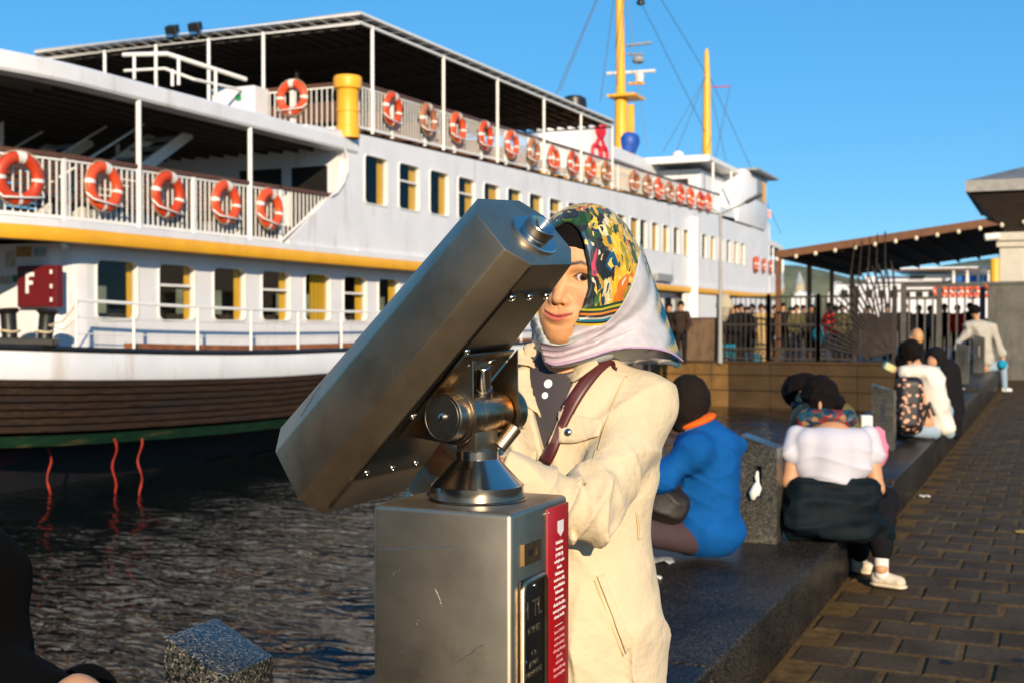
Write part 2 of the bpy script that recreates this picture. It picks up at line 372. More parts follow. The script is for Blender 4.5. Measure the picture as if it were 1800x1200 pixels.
granite_post(-1.42, 11.7, .30, .60, .20, .17, .06, 'granite post beside the floral backpack')
granite_post(-1.42, 22.6, .43, .70, .20, .30, .06, 'granite post in front of the man in the grey sweater, nearer one')
granite_post(-1.42, 27.8, .43, .80, .22, .30, .06, 'farthest granite post, right against the man in the grey sweater')
# rag knotted through the slot of the second post
mb = MB(); yq = 6.66 - .095
mb.tube([(-1.452, yq, .66), (-1.455, yq-.006, .63), (-1.45, yq-.004, .60)], [.006, .012, .009], 8)
mb.tube([(-1.45, yq-.004, .60), (-1.455, yq-.016, .575), (-1.47, yq-.016, .54), (-1.475, yq-.012, .51)], [.010, .022, .026, .012], 8)
mb.tube([(-1.45, yq-.004, .60), (-1.442, yq-.014, .57), (-1.446, yq-.012, .53)], [.008, .016, .006], 8)
shift(mb.build('white_rag', M('white_rag_cloth', (.72, .70, .66), .9), smooth=60, label='white rag knotted through the slot of a granite post', cat='rag'), (-1.45, yq, .51))
# litter on the bench and pavement
def paper(x, y, z, sx, sy, rz, label, mat):
    mb = MB(); nx = 6
    P = [[(sx*(i/nx-.5), sy*(j/nx-.5), .004+.010*math.sin(2.1*i)*math.cos(1.7*j)+.004*random.random()) for j in range(nx+1)] for i in range(nx+1)]
    mb.grid(P); o = mb.build('paper_scrap', mat, smooth=80, label=label, cat='litter'); md = o.modifiers.new('t', 'SOLIDIFY'); md.thickness = .0015
    o.location = (x, y, z); o.rotation_euler = (0, 0, rz)
m_paper = M('crumpled_paper', (.7, .68, .62), .8)
q = atZ(1155, 986, .27); paper(q.x, q.y, .274, .16, .12, .4, 'grey paper sheet beside the boy in blue', M('greyish_paper', (.34, .36, .40), .8))
q = atZ(1150, 1018, .27); paper(q.x, q.y, .274, .07, .025, .9, 'small white paper strip on the near bench', m_paper)
q = atZ(1625, 872, 0); paper(q.x, q.y, .002, .09, .06, .3, 'crumpled white scrap on the pavement at the bench foot', m_paper)
q = atZ(1796, 935, 0); paper(q.x, q.y, .002, .10, .08, 1.1, 'yellowish scrap at the right edge of the pavement', M('yellow_scrap', (.5, .33, .10), .8))
q = atZ(1690, 690, .37); paper(q.x, q.y, .434, .10, .07, .2, 'small pale scrap on the farthest bench section', m_paper)
# far shore
mb = MB(); N = 90; P = []
for j, (rr, hh) in enumerate(((520, 0), (540, .45), (580, .85), (660, 1.0), (760, .3))):
    row = []
    for i in range(N):
        a = math.radians(-75 + 110 * i / (N - 1)); hgt = 40 + 9*math.sin(a*9) + 5*math.sin(a*23+1) + 2*math.sin(a*61)
        row.append((rr*math.sin(a)*1.0, rr*math.cos(a), WATER_Z - .5 + hh*hgt))
    P.append(row)
mb.grid(P); mb.build('hill', M('greenish_grey_hillside', (.135, .145, .09), .9, var=.45, scale=.06, detail=8), smooth=60, kind='structure')  # greenish-grey slope, tone mottled at random
# ================================================================ the ferry
def xs(Y, off=0.0):
    """side of the ship (x) at station Y"""
    if Y < 13.6: u_ = min(1, (13.6 - Y) / 5.0); return -12.6 + off - (4.2 + off) * (1 - math.sqrt(max(0, 1 - u_ * u_)))
    if Y > 56: return -12.6 + off - (4.2 + off) * min(1, ((Y - 56) / 24)) ** 2
    return -12.6 + off
ub = lambda Y: 5.30 + .0255 * (max(21, Y) - 21)            # upper rail foot
hsh = lambda Y: .2 * max(0, min(1.3, (17.8 - Y) / 6.3)) ** 1.5 + (.0018 * max(0, Y - 50) ** 2)
FERRY = empty('ferry', (-16.8, 40, WATER_Z), 'white passenger ferry with a yellow stripe moored across the water', 'ferry')
def stations(y0, y1, step=1.4):
    ys = [y0]; y = y0
    while y < y1 - 1e-6:
        st = .35 if (y < 13.5 or y > 62) else step
        y = min(y + st, y1); ys.append(y)
    return ys
def strip(name, y0, y1, offs, mat, parent=FERRY, zadd=None, smooth=50, **kw):
    """closed profile [(off, z)...] swept along the ship's side"""
    mb = MB(); ys = stations(y0, y1); n = len(offs); b0 = 0
    for y in ys:
        za = zadd(y) if zadd else 0
        for off, z in offs: mb.v.append((xs(y, off), y, z + za))
    for i in range(len(ys) - 1):
        for k in range(n): mb.f.append([i*n+k, i*n+(k+1) % n, (i+1)*n+(k+1) % n, (i+1)*n+k]); mb.m.append(0)
    mb.f.append(list(range(n))[::-1]); mb.f.append([(len(ys)-1)*n+k for k in range(n)]); mb.m += [0, 0]
    return mb.build(name, mat, parent, smooth=smooth, **kw)
rect = lambda a, b, z0, z1: [(a, z0), (b, z0), (b, z1), (a, z1)]
ST, BW = 8.65, 79.5
# hull from the water up
strip('lower_hull', ST, BW, rect(-3.6, -.75, -1.6, -.2), m_hullblack, zadd=hsh)
strip('boot_stripe', ST, BW, [(-.8, -.42), (.34, -.34), (.37, -.2), (-.8, -.14)], m_green, zadd=hsh)
for k in range(7):
    z0 = -.16 + k * .1014; w0 = random.uniform(-.02, .015)
    strip('fender_plank', ST, BW, [(-.5, z0), (.36+w0, z0+.003), (.395+w0, z0+.016), (.40+w0, z0+.075), (.385+w0, z0+.092), (.36+w0, z0+.097), (-.5, z0+.097)], m_hullwood, zadd=hsh, smooth=60)
strip('hull_band', ST, BW, [(-.5, .555), (.385, .555), (.40, .59), (.40, .90), (.385, .93), (-.5, .93)], m_white, zadd=hsh)
strip('rubbing_band', ST, BW, [(-.5, .935), (.405, .935), (.43, .97), (.405, 1.01), (-.5, 1.01)], m_black, zadd=hsh)
mb = MB(); side = [(xs(y, .38), y) for y in stations(ST, BW)]; 
P = [[(x, y, 1.0 + hsh(y)), (-33.6 - x, y, 1.0 + hsh(y))] for x, y in side]; mb.grid(P); mb.build('main_deck', M('dark_red_deck_paint', (.05, .03, .025), .6), FERRY)
strip('deck_edge_plank', 14.2, 60, rect(.06, .2, 1.012, 1.09), M('orange_brown_plank', (.24, .085, .03), .55, var=.5, scale=8, sc3=(2, .6, 2)), zadd=hsh)
strip('far_hull_side', ST, BW, rect(-8.8, -8.0, -1.6, 1.0), m_hullblack, zadd=hsh)
# yellow stripe, white edge of the middle deck, middle deck
strip('yellow_stripe', ST, BW, [(-.25, 2.60), (.06, 2.60), (.075, 2.64), (.075, 2.77), (.06, 2.79), (-.25, 2.79)], m_yellow, zadd=lambda y: .0030*max(0, y-21)*.8 + .0030 * max(0, y - 55) ** 2)
strip('deck_edge', ST, BW, rect(-.25, .055, 2.793, 2.90), m_white, zadd=lambda y: .0030*max(0, y-21)*.8 + .0030 * max(0, y - 55) ** 2)
mb = MB(); P = [[(xs(y, -.1), y, 2.70), (-33.6 - xs(y, -.1), y, 2.70)] for y in stations(ST, 56)]; mb.grid(P)
P = [[(xs(y, -.1), y, 2.84), (-33.6 - xs(y, -.1), y, 2.84)] for y in stations(ST, 56)]; mb.grid(P); mb.build('middle_deck', M('grey_deck_plate', (.22, .21, .19), .6), FERRY)
# windows: opening in the side wall with rounded corners
def rr_loop(y0, y1, z0, z1, r, k=4):
    pts = []
    for cy, cz, a0 in ((y1-r, z1-r, 0), (y0+r, z1-r, 90), (y0+r, z0+r, 180), (y1-r, z0+r, 270)):
        pts.append([(cy + r*math.cos(math.radians(a0+90*i/k)), cz + r*math.sin(math.radians(a0+90*i/k))) for i in range(k+1)])
    return pts
def bay(mb, Y0, Y1, Z00, Z01, Z10, Z11, hole, X):
    """wall bay with an opening; X(Y, depth) gives the surface"""
    L = rr_loop(*hole); S = lambda p, d=0: (X(p[0], d), p[0], p[1])
    cor = [(Y1, Z11), (Y0, Z10), (Y0, Z00), (Y1, Z01)]      # matches arc order
    for i in range(4):
        arc = L[i]; c = S(cor[i])
        for a_, b_ in zip(arc[:-1], arc[1:]): mb.add([c, S(a_), S(b_)], [(0, 1, 2)])
        j = (i + 1) % 4; mb.add([S(cor[i]), S(arc[-1]), S(L[j][0]), S(cor[j])], [(0, 1, 2, 3)])
    return [p for arc in L for p in arc]
def window(loop, X, curtain, parent, kind=0, split=False):
    """frame ring, pane and curtain behind one opening"""
    mb = MB(); n = len(loop); cy = sum(p[0] for p in loop)/n; cz = sum(p[1] for p in loop)/n
    for p in loop: mb.v += [(X(p[0], .02), p[0], p[1]), (X(p[0], .02), cy+(p[0]-cy)*.95, cz+(p[1]-cz)*.95), (X(p[0], -.10), cy+(p[0]-cy)*.95, cz+(p[1]-cz)*.95), (X(p[0], -.10), p[0], p[1])]
    for i in range(n):
        j = (i + 1) % n
        for k in range(4): mb.f.append([i*4+k, i*4+(k+1) % 4, j*4+(k+1) % 4, j*4+k]); mb.m.append(0)
    fr = mb.build('window', m_white2, parent, smooth=40)
    mb = MB(); mb.add([(X(p[0], -.06), cy+(p[0]-cy)*.96, cz+(p[1]-cz)*.96) for p in loop], [tuple(range(n))]); mb.build('pane', m_glass, fr)
    y0, y1 = min(p[0] for p in loop), max(p[0] for p in loop); z0, z1 = min(p[1] for p in loop), max(p[1] for p in loop)
    if curtain:
        cw = curtain * (y1 - y0) + .10; mb = MB(); P = []; sl_ = -.06
        for i in range(17): yy = y1 + sl_ + .16 - cw * i / 16; P.append([(X(y1, -.13 - .018*math.sin(i*1.9)), yy, z0 - .05), (X(y1, -.13 - .018*math.sin(i*1.9)), yy, z1 + .05)])
        mb.grid(P); mb.build('curtain', m_curtain, fr, smooth=70)
    if split:
        mb = MB(); zz = z0 + (z1 - z0) * .62; mb.box(X(cy, -.07), X(cy, -.03), y0, y1, zz-.02, zz+.02); mb.build('glazing_bar', m_white2, fr)
    return fr
# middle deck wall with its windows
wins = [(21.20 + 1.40*k, .94) for k in range(13)] + [(39.0 + 1.31*k, .80) for k in range(12)]
Xm = lambda Y, d=0: xs(Y) + d
zt = lambda Y: ub(Y) - .08
wall = MB(); edges_ = [20.98] + [ (wins[i][0]+wins[i][1] + wins[i+1][0]) / 2 for i in range(len(wins)-1)] + [wins[-1][0]+wins[-1][1]+.2]
holes = []
for (y, w_), a_, b_ in zip(wins, edges_[:-1], edges_[1:]):
    dz = .006 * (y - 21); holes.append(bay(wall, a_, b_, 2.9, 2.9, zt(a_), zt(b_), (y, y+w_, 3.86+dz, 4.86+dz, .10), Xm))
Yend = edges_[-1]
ys = stations(Yend, 60, 1.0); wall.grid([[(xs(y), y, 2.9), (xs(y), y, zt(y) + .2 * min(1, max(0, (y - 50) / 5)))] for y in ys])
mwall = wall.build('middle_deck_wall', m_white, FERRY, smooth=30)
for i, lp in enumerate(holes): window(lp, Xm, [.26, .30, .28, .34, .42, .38, .36, .40][i % 8] if i < 13 else [.55, 0, .6, .5, 0, .55][i % 6], mwall, split=(i in (1, 3, 7)))
strip('foremost_wall_foot', 20.9, 60, rect(-.03, .03, 2.86, 2.94), m_white)
# rounded end of that wall, where the open stern deck begins
outl = [(509, 423), (580, 345), (591, 339), (602, 322), (609, 304), (610, 280), (604, 262), (595, 249), (583, 242), (570, 238), (540, 233.5)]
pts = [atX(px, py, -12.6) for px, py in outl]; pts = [(-12.6, p.y, p.z) for p in pts]
pts += [(-12.6, pts[-1][1], 5.14), (-12.6, 20.98, ub(20.98)-.08), (-12.6, 20.98, 2.9), (-12.6, pts[0][1], 2.9)]
mb = MB(); mb.prism(pts, (-.14, 0, 0)); mb.build('curved_wall_end', m_white, FERRY, smooth=30)
mb = MB(); mb.tube([(-12.58, p[1], p[2]) for p in pts[1:11]], .028, 8); mb.build('opening_trim', m_white, FERRY, smooth=60)
# interior seen through the windows
mb = MB(); mb.box(-20.4, -12.9, 20.6, 58, 2.86, 2.9); mb.box(-20.4, -12.9, 20.6, 58, 5.02, 5.1); mb.build('saloon_lining', m_darkin, FERRY)
mb = MB(); ye = [20.6 + 1.4*k for k in range(27)]
for k in range(26):
    y = ye[k]; mb.box(-20.5, -20.4, y, y+(.9 if k % 5 == 1 else 1.4), 2.9, 5.05); mb.box(-20.5, -20.4, y+.9, y+1.4, 2.9, 4.1)
mb.build('far_saloon_wall', m_darkin, FERRY, kind='stuff')
mb = MB(); mb.box(-20.3, -13.0, 37.0, 37.1, 2.9, 5.02); mb.box(-17.6, -15.6, 24, 36, 2.9, 5.02); mb.build('saloon_partition', m_darkin, FERRY)
mb = MB()
for k in range(9): mb.box(-15.3, -13.2, 22+1.4*k, 22.5+1.4*k, 2.9, 3.75)
mb.build('saloon_seats', m_darkin, FERRY, kind='stuff')
# lower deck house
LX = -13.0; Xl = lambda Y, d=0: LX + d
lw = [(14.12 + 1.385*k, .92) for k in range(28)]; mb = MB(); le = [13.95] + [lw[k][0] + lw[k][1] + .23 for k in range(28)]; lh = []
for (y, w_), a_, b_ in zip(lw, le[:-1], le[1:]): lh.append(bay(mb, a_, b_, 1.0, 1.0, 2.62, 2.62, (y, y+w_, 1.50, 2.43, .11), Xl))
RC = .55                                                       # rounded corner towards the stern
arc = [(LX - RC + RC*math.cos(a_), 13.95 - RC*math.sin(a_)) for a_ in [math.pi/2*i/8 for i in range(9)]] + [(-20.2, 13.95 - RC)]
mb.grid([[(x, y, 1.0), (x, y, 2.62)] for x, y in arc]); lwall = mb.build('lower_deck_wall', m_white, FERRY, smooth=40)
for i, lp in enumerate(lh[:16]): window(lp, Xl, [.14, .16, .2, .22, .62, .3, .3][i % 7], lwall, split=(i in (1, 3, 5)))
mb = MB(); mb.box(-20.2, -13.1, 13.6, 52, 1.0, 1.04); mb.box(-20.2, -13.1, 13.6, 52, 2.60, 2.63); mb.build('lower_saloon_lining', m_darkin, FERRY)
mb = MB()
for k in range(26):
    y = 13.7 + 1.45*k; mb.box(-20.3, -20.2, y, y+.92, 1.0, 2.62); mb.box(-20.3, -20.2, y+.92, y+1.45, 1.0, 1.5); mb.box(-20.3, -20.2, y+.92, y+1.45, 2.34, 2.62)
mb.build('far_lower_wall', m_darkin, FERRY, kind='stuff')
mb = MB()
for k in range(18): mb.box(-15.2, -13.3, 14.9+1.385*k, 15.25+1.385*k, 1.0, 1.62)
mb.build('lower_saloon_seats', m_darkin, FERRY, kind='stuff')
mb = MB(); mb.box(-18, -15.2, 33, 33.1, 1, 2.6); mb.box(-16.9, -16.7, 26, 27.6, 1, 2.6); mb.build('lower_partition', m_darkin, FERRY)
# things on the stern-facing end of the lower house
YE = 13.95 - RC
def onE(x, y): return atY(x, y, YE)
c0, c1 = onE(42, 541), onE(110, 467); fc = MB(); fc.box(c0.x, c1.x, YE-.12, YE+.01, c0.z, c1.z); cab = fc.build('fire_cabinet', m_red, FERRY, bevel=.01)
dw = c1.x - c0.x; mb = MB(); mb.box(c0.x+.02, c0.x+dw*.84, YE-.142, YE-.12, c0.z+.02, c1.z-.02); dr = mb.build('cabinet_door', m_red, cab, bevel=.006)
for zz in (.18, .5, .84):
    mb = MB(); mb.box(c0.x+dw*.88, c0.x+dw*.93, YE-.155, YE-.142, c0.z+(c1.z-c0.z)*zz-.03, c0.z+(c1.z-c0.z)*zz+.03); mb.build('hinge', m_white2, cab)
mb = MB(); fx, fz, fw, fh = c0.x+dw*.25, c0.z+.20, .16, .30; yy = YE-.144
for (xa, xb, za, zb) in ((0, .055, 0, fh), (.055, fw, fh-.06, fh), (.055, fw*.85, fh*.42, fh*.42+.055)): mb.box(fx+xa, fx+xb, yy-.003, yy, fz+za, fz+zb)
mb.build('letter_f', M('white_letter', (.8, .8, .78), .5), cab)
for (xa, ya, xb, yb, col, nm) in ((10, 441, 28, 470, (.50, .47, .40), 'notice'), (29, 433, 56, 452, (.46, .26, .09), 'notice'), (60, 436, 81, 451, (.30, .46, .52), 'notice'), (0, 485, 20, 500, (.42, .40, .36), 'notice'), (22, 484, 33, 497, (.02, .24, .07), 'exit_sign'), (35, 484, 43, 496, (.05, .10, .05), 'exit_sign')):
    a_, b_ = onE(xa, yb), onE(xb, ya); mb = MB(); mb.box(a_.x, b_.x, YE-.006, YE-.001, a_.z, b_.z); nt_ = mb.build(nm, M('%s_print_%d' % (nm, xa), col, .6, var=.35, scale=22), lwall)
p = onE(121, 433); mb = MB(); mb.lathe([(.0, -.05), (.05, -.04), (.075, 0), (.06, .05), (.05, .09)], (p.x, YE-.12, p.z), n=14, cap=False); mb.build('deck_lamp', m_white2, FERRY, smooth=60)
for px, lean in ((18, -.06), (78, .10)):
    q = atD(px, 603, 16.6); mb = MB(); h_ = .46
    mb.lathe([(.11, 0), (.10, .04), (.105, h_-.05), (.14, h_-.02), (.15, h_), (.12, h_+.03), (.0, h_+.035)], (q.x, q.y, 1.02 + hsh(q.y)), (lean*CR.x, lean*CR.y, 1), 18); bt = mb.build('mooring_bitt', m_black, FERRY, smooth=40)
    mb = MB(); c = Vector((q.x, q.y, 1.2 + hsh(q.y))); mb.tube([c + Vector((.118*math.cos(t), .118*math.sin(t), .01*math.sin(3*t))) for t in [2*math.pi*i/16 for i in range(16)]], .016, 6, closed=True); mb.build('rope_turn', m_rope, bt, smooth=60)
q0 = atD(-20, 604, 16.4); q1 = atD(100, 604, 16.5); mb = MB(); mb.bar((q0.x, q0.y, 1.06 + hsh(q0.y)), (q1.x, q1.y, 1.06 + hsh(q1.y)), .34, .10); mb.build('bitt_base', m_black, FERRY, bevel=.02)
p0 = atD(86, 572, 16.5); mb = MB(); mb.tube([p0, atD(110, 565, 16.7), atD(137, 532, 17.0)], .012, 6); mb.build('mooring_line', m_rope, FERRY)
mb = MB(); mb.tube([p0, atD(112, 580, 16.7), atD(140, 556, 17.0)], .008, 6); mb.build('mooring_line', m_rope, FERRY)
# lower rail: posts and three bars
lr = MB(); pys = [13.02, 14.14, 15.6, 17.0, 18.4, 19.85] + [21.3+1.42*k for k in range(24)]
rl = empty('lower_rail', FERRY.location); rl.parent = FERRY; rl.location = (0, 0, 0); ORG[rl.name] = ORG['ferry']
for y in pys: mb = MB(); mb.tube([(xs(y, .3), y, 1.0+hsh(y)), (xs(y, .3), y, 1.70+hsh(y)*.4)], .024, 8); mb.build('post', m_white2, rl, smooth=60)
for hz, r_ in ((.69, .026), (.46, .010), (.23, .010)): mb = MB(); mb.tube([(xs(y, .3), y, 1.0 + hsh(y)*.7 + hz) for y in pys], r_, 6); mb.build('rail_bar', m_white2, rl, smooth=60)
# roof over the open stern deck: white rounded edge and dark deckhead
strip('stern_roof_edge', ST, 20.9, [(-.3, 4.82), (.02, 4.82), (.045, 4.86), (.045, 5.06), (.0, 5.10), (-.3, 5.10)], m_white, smooth=20)
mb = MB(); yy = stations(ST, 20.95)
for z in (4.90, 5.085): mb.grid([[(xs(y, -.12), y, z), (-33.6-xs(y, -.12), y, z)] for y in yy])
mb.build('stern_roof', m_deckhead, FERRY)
mb = MB()
for k in range(22): x = -12.95 - .36*k; mb.box(x-.02, x+.02, 9.8 if k > 2 else 13.6, 20.9, 4.83, 4.90)
mb.build('deckhead_beams', m_deckhead, FERRY, kind='stuff')
for y in (11.75, 14.63, 17.43):
    mb = MB(); mb.tube([(xs(y, -.02), y, 2.9), (xs(y, -.02), y, 4.86)], .042, 10); mb.build('roof_post', m_white2, FERRY, smooth=60)
for x, y in ((-16.0, 12.5), (-16.2, 15.4), (-16.2, 18.2), (-18.8, 14.2), (-18.8, 17.5)):
    mb = MB(); mb.tube([(x, y, 2.86), (x, y, 4.86)], .04, 10); mb.build('roof_post', m_white2, FERRY, smooth=60)
# rails with balusters
def baluster_rail(name, path, base, top, step, post_at, m_top=m_brownwood, twood=.085):
    rt = empty(name, (0, 0, 0)); rt.parent = FERRY; rt.location = (0, 0, 0); ORG[rt.name] = ORG['ferry']
    n = len(path); mb = MB(); 
    for (xa, ya), (xb, yb) in zip(path[:-1], path[1:]): mb.bar((xa, ya, base(ya)+.06), (xb, yb, base(yb)+.06), .04, .05)
    mb.build('bottom_bar', m_white2, rt)
    mb = MB()
    for (xa, ya), (xb, yb) in zip(path[:-1], path[1:]): mb.bar((xa, ya, top(ya)-.06), (xb, yb, top(yb)-.06), .03, .03)
    mb.build('top_bar', m_white2, rt)
    mb = MB()
    for (xa, ya), (xb, yb) in zip(path[:-1], path[1:]): mb.bar((xa, ya, top(ya)), (xb, yb, top(yb)), twood, .06)
    mb.build('handrail', m_top, rt)
    bl = MB(); seg = [(Vector(a_), Vector(b_)) for a_, b_ in zip(path[:-1], path[1:])]; rest = 0
    for a_, b_ in seg:
        Ls = (b_ - a_).length; d = (b_ - a_) / Ls; t = rest
        while t < Ls: p_ = a_ + d*t; bl.box(p_.x-.009, p_.x+.009, p_.y-.009, p_.y+.009, base(p_.y)+.07, top(p_.y)-.05); t += step
        rest = t - Ls
    bl.build('balusters', m_white2, rt, kind='stuff')
    for (x, y) in post_at: mb = MB(); mb.box(x-.028, x+.028, y-.028, y+.028, base(y)-.02, top(y)-.03); mb.build('rail_post', m_white2, rt)
    return rt
pm = [(xs(y, -.04), y) for y in [9.5 + .35*k for k in range(14)] + [14.6, 16.0, 17.4, 18.35]]
baluster_rail('stern_deck_rail', pm, lambda y: 2.88, lambda y: 3.78 + .017*(y-12), .115, [(xs(y, -.04), y) for y in (10.3, 11.75, 13.14, 15.93, 18.36)])
mb = MB(); mb.tube([(-12.64, 18.36, 2.93), (-12.64, 19.95, 3.86)], .025, 6); mb.build('sloping_bar', m_white2, FERRY)
mb = MB()
for k in range(12): y = 18.47+.125*k; mb.box(-12.65, -12.63, y-.008, y+.008, 2.93+(y-18.36)*.585, 3.88)
mb.build('short_balusters', m_white2, FERRY, kind='stuff'); mb = MB(); mb.bar((-12.64, 18.3, 3.89), (-12.64, 20.1, 3.92), .085, .06); mb.build('handrail_end', m_brownwood, FERRY)
baluster_rail('far_stern_rail', [(-33.6-x, y) for x, y in pm], lambda y: 2.88, lambda y: 3.8, .16, [])
baluster_rail('upper_deck_rail', [(xs(y, -.03), y) for y in [20.95+1.45*k for k in range(20)]+[49.8]], ub, lambda y: ub(y)+.93-.006*(y-21), .125, [(xs(y, -.03), y) for y in [20.95+1.45*k for k in range(20)]])
baluster_rail('upper_stern_rail', [(-12.66, 20.93), (-14.2, 20.93), (-15.6, 20.93)], ub, lambda y: ub(21)+.93, .125, [(-14.1, 20.93), (-15.6, 20.93)])
# end wall of the saloon on the open deck with two dark doorways
mb = MB(); mb.box(-20.5, -17.2, 20.45, 20.55, 2.88, 4.9); mb.box(-17.2, -12.74, 20.45, 20.55, 4.55, 4.9); mb.box(-12.98, -12.74, 20.45, 20.55, 2.88, 4.55); mb.box(-14.05, -13.85, 20.45, 20.55, 2.88, 4.55); mb.box(-17.2, -15.1, 20.45, 20.55, 2.88, 4.55)
mb.build('saloon_end_wall', m_white, FERRY)
for xa, xb in ((-13.85, -12.98), (-15.1, -14.05)): mb = MB(); mb.box(xa, xb, 20.5, 20.53, 2.88, 4.55); mb.build('doorway', m_black, FERRY)
# companion stairs up to the top deck
for x in (-14.6, -16.9):
    st = empty('companion_stair', (0, 0, 0)); st.parent = FERRY; st.location = (0, 0, 0); ORG[st.name] = ORG['ferry']
    for dx in (-.42, .42): mb = MB(); mb.bar((x+dx, 14.6, 2.9), (x+dx, 17.8, 4.88), .05, .2); mb.build('stringer', m_white2, st)
    for k in range(9): mb = MB(); t = (k+.5)/9; mb.box(x-.4, x+.4, 14.6+3.2*t-.11, 14.6+3.2*t+.11, 2.9+1.98*t-.02, 2.9+1.98*t+.02); mb.build('tread', m_grey_metal, st)
    for dx in (-.42, .42): mb = MB(); mb.tube([(x+dx, 14.3, 3.55), (x+dx, 16.6, 4.88)], .022, 6); mb.build('stair_handrail', m_white2, st)
# slatted benches on the stern deck
for x, y0, y1 in ((-13.6, 11.2, 14.0), (-13.6, 14.4, 16.6), (-13.5, 16.9, 19.6), (-17.9, 11.2, 14.0), (-17.9, 15, 19)):
    bn = empty('deck_bench', (0, 0, 0)); bn.parent = FERRY; bn.location = (0, 0, 0); ORG[bn.name] = ORG['ferry']
    for k in range(6): mb = MB(); mb.box(x-.02, x+.02, y0, y1, 3.28+.1*k, 3.35+.1*k); mb.build('back_slat', m_brownwood, bn)
    mb = MB(); mb.box(x, x+.42, y0, y1, 3.24, 3.28); mb.build('bench_seat', m_brownwood, bn)
    for yy_ in (y0+.15, y1-.15): mb = MB(); mb.box(x+.05, x+.36, yy_-.03, yy_+.03, 2.86, 3.24); mb.build('bench_leg', m_grey_metal, bn)
# upper deck, its canopy and posts
mb = MB(); 
mb.grid([[(xs(y, -.01), y, ub(y)-.03), (-33.6-xs(y, -.01), y, ub(y)-.03)] for y in stations(20.9, 58)]); mb.build('upper_deck', M('grey_green_deck', (.17, .17, .15), .6), FERRY)
CX0, CX1, CY0, CY1 = -21.05, -12.58, 21.0, 36.3
zc = lambda y: 7.42 + .012*(y-21)
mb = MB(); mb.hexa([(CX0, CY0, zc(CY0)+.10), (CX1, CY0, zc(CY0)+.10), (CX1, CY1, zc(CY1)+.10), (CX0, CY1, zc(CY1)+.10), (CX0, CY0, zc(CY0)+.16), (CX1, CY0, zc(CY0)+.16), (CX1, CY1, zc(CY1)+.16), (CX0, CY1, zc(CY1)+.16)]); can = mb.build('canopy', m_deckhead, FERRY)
mb = MB()
for k in range(24): x = CX0 + .2 + k*.355; mb.bar((x, CY0+.05, zc(CY0)+.05), (x, CY1-.05, zc(CY1)+.05), .04, .09)
for k in range(10): y = CY0 + .3 + k*1.66; mb.box(CX0, CX1, y-.03, y+.03, zc(y)-.03, zc(y)+.01)
mb.build('canopy_ribs', m_deckhead, can, kind='stuff')
for zz in (.0, .19):
    mb = MB(); mb.tube([(CX0, CY1, zc(CY1)+zz), (CX0, CY0, zc(CY0)+zz), (CX1, CY0, zc(CY0)+zz), (CX1, CY1, zc(CY1)+zz)], .035, 8); mb.build('canopy_edge', m_white2, can, smooth=60)
mb = MB(); n_ = 26
for k in range(n_):
    xa = CX1 + (CX0-CX1)*k/n_; xb = CX1 + (CX0-CX1)*(k+1)/n_; mb.tube([(xa, CY0, zc(21)+.02), (xb, CY0, zc(21)+.17)], .009, 5)
    ya, yb = CY0+(CY1-CY0)*k/n_, CY0+(CY1-CY0)*(k+1)/n_; mb.tube([(CX1, ya, zc(ya)+.02), (CX1, yb, zc(yb)+.17)], .009, 5)
mb.build('canopy_lacing', m_grey_metal, can, kind='stuff')
for x, y in [(CX1, yy_) for yy_ in (21.5, 24.65, 27.58, 30.6, 33.43, 36.2)] + [(x, 21.02) for x in (-14.88, -16.26, -17.65, -19.06)] + [(-16.5, 24.65), (-16.5, 30.6), (-20.6, 24.65), (-20.6, 27.6), (-20.6, 30.6)]:
    mb = MB(); mb.tube([(x, y, ub(y)-.03), (x, y, zc(y)+.03)], .038, 8); mb.build('canopy_post', m_white2, can, smooth=60)
for x, y in ((-17.1, 21.0), (-16.5, 21.0)):
    mb = MB(); mb.obox((x, y-.12, zc(y)+.27), (.13, .02, 0), (-.01, .08, .04), (0, -.02, .08)); fl = mb.build('floodlight', m_black, FERRY, bevel=.02); mb = MB(); mb.tube([(x, y, zc(y)+.1), (x, y-.1, zc(y)+.24)], .025, 6); mb.build('bracket', m_grey_metal, fl)
# upper far rail and benches under the canopy
baluster_rail('far_upper_rail', [(-20.9, y) for y in (21, 27, 33, 38)], ub, lambda y: ub(y)+.93, .2, [])
for k in range(8): 
    y = 22.3+1.8*k; mb = MB(); mb.box(-19.5, -13.9, y, y+.06, ub(y)+.3, ub(y)+.85); mb.box(-19.5, -13.9, y, y+.45, ub(y)+.36, ub(y)+.42); mb.build('upper_bench', m_brownwood, FERRY)
# rails round the stairwell at the after end of the top deck, white chest with a green sign
def pipe(name, pts, r_=.03): mb = MB(); mb.tube(pts, r_, 8); return mb.build(name, m_white2, FERRY, smooth=60)
S1 = lambda x, y: atY(x, y, 18.6)
pipe('stairwell_rail', [S1(217, 97), S1(293, 95), atY(432, 140, 20.5)], .045); pipe('stairwell_rail', [S1(219, 125), S1(290, 121), S1(340, 140), atY(430, 160, 20.5)], .03)
for (x, ya, yb) in ((236, 97, 140), (314, 102, 150), (303, 123, 152), (379, 120, 168), (274, 96, 143)): pipe('stairwell_post', [S1(x, ya), S1(x, yb)], .032)
a_, b_ = atY(372, 188, 20.4), atY(447, 150, 20.4); mb = MB(); mb.box(a_.x, b_.x, 20.4, 20.9, 5.12, b_.z); ch = mb.build('deck_chest', m_white, FERRY, bevel=.02)
a_, b_ = atY(415, 178, 20.395), atY(424, 166, 20.395); mb = MB(); mb.box(a_.x, b_.x, 20.388, 20.396, a_.z, b_.z); mb.build('exit_sign', M('green_exit_sign', (.02, .28, .08), .5), ch)
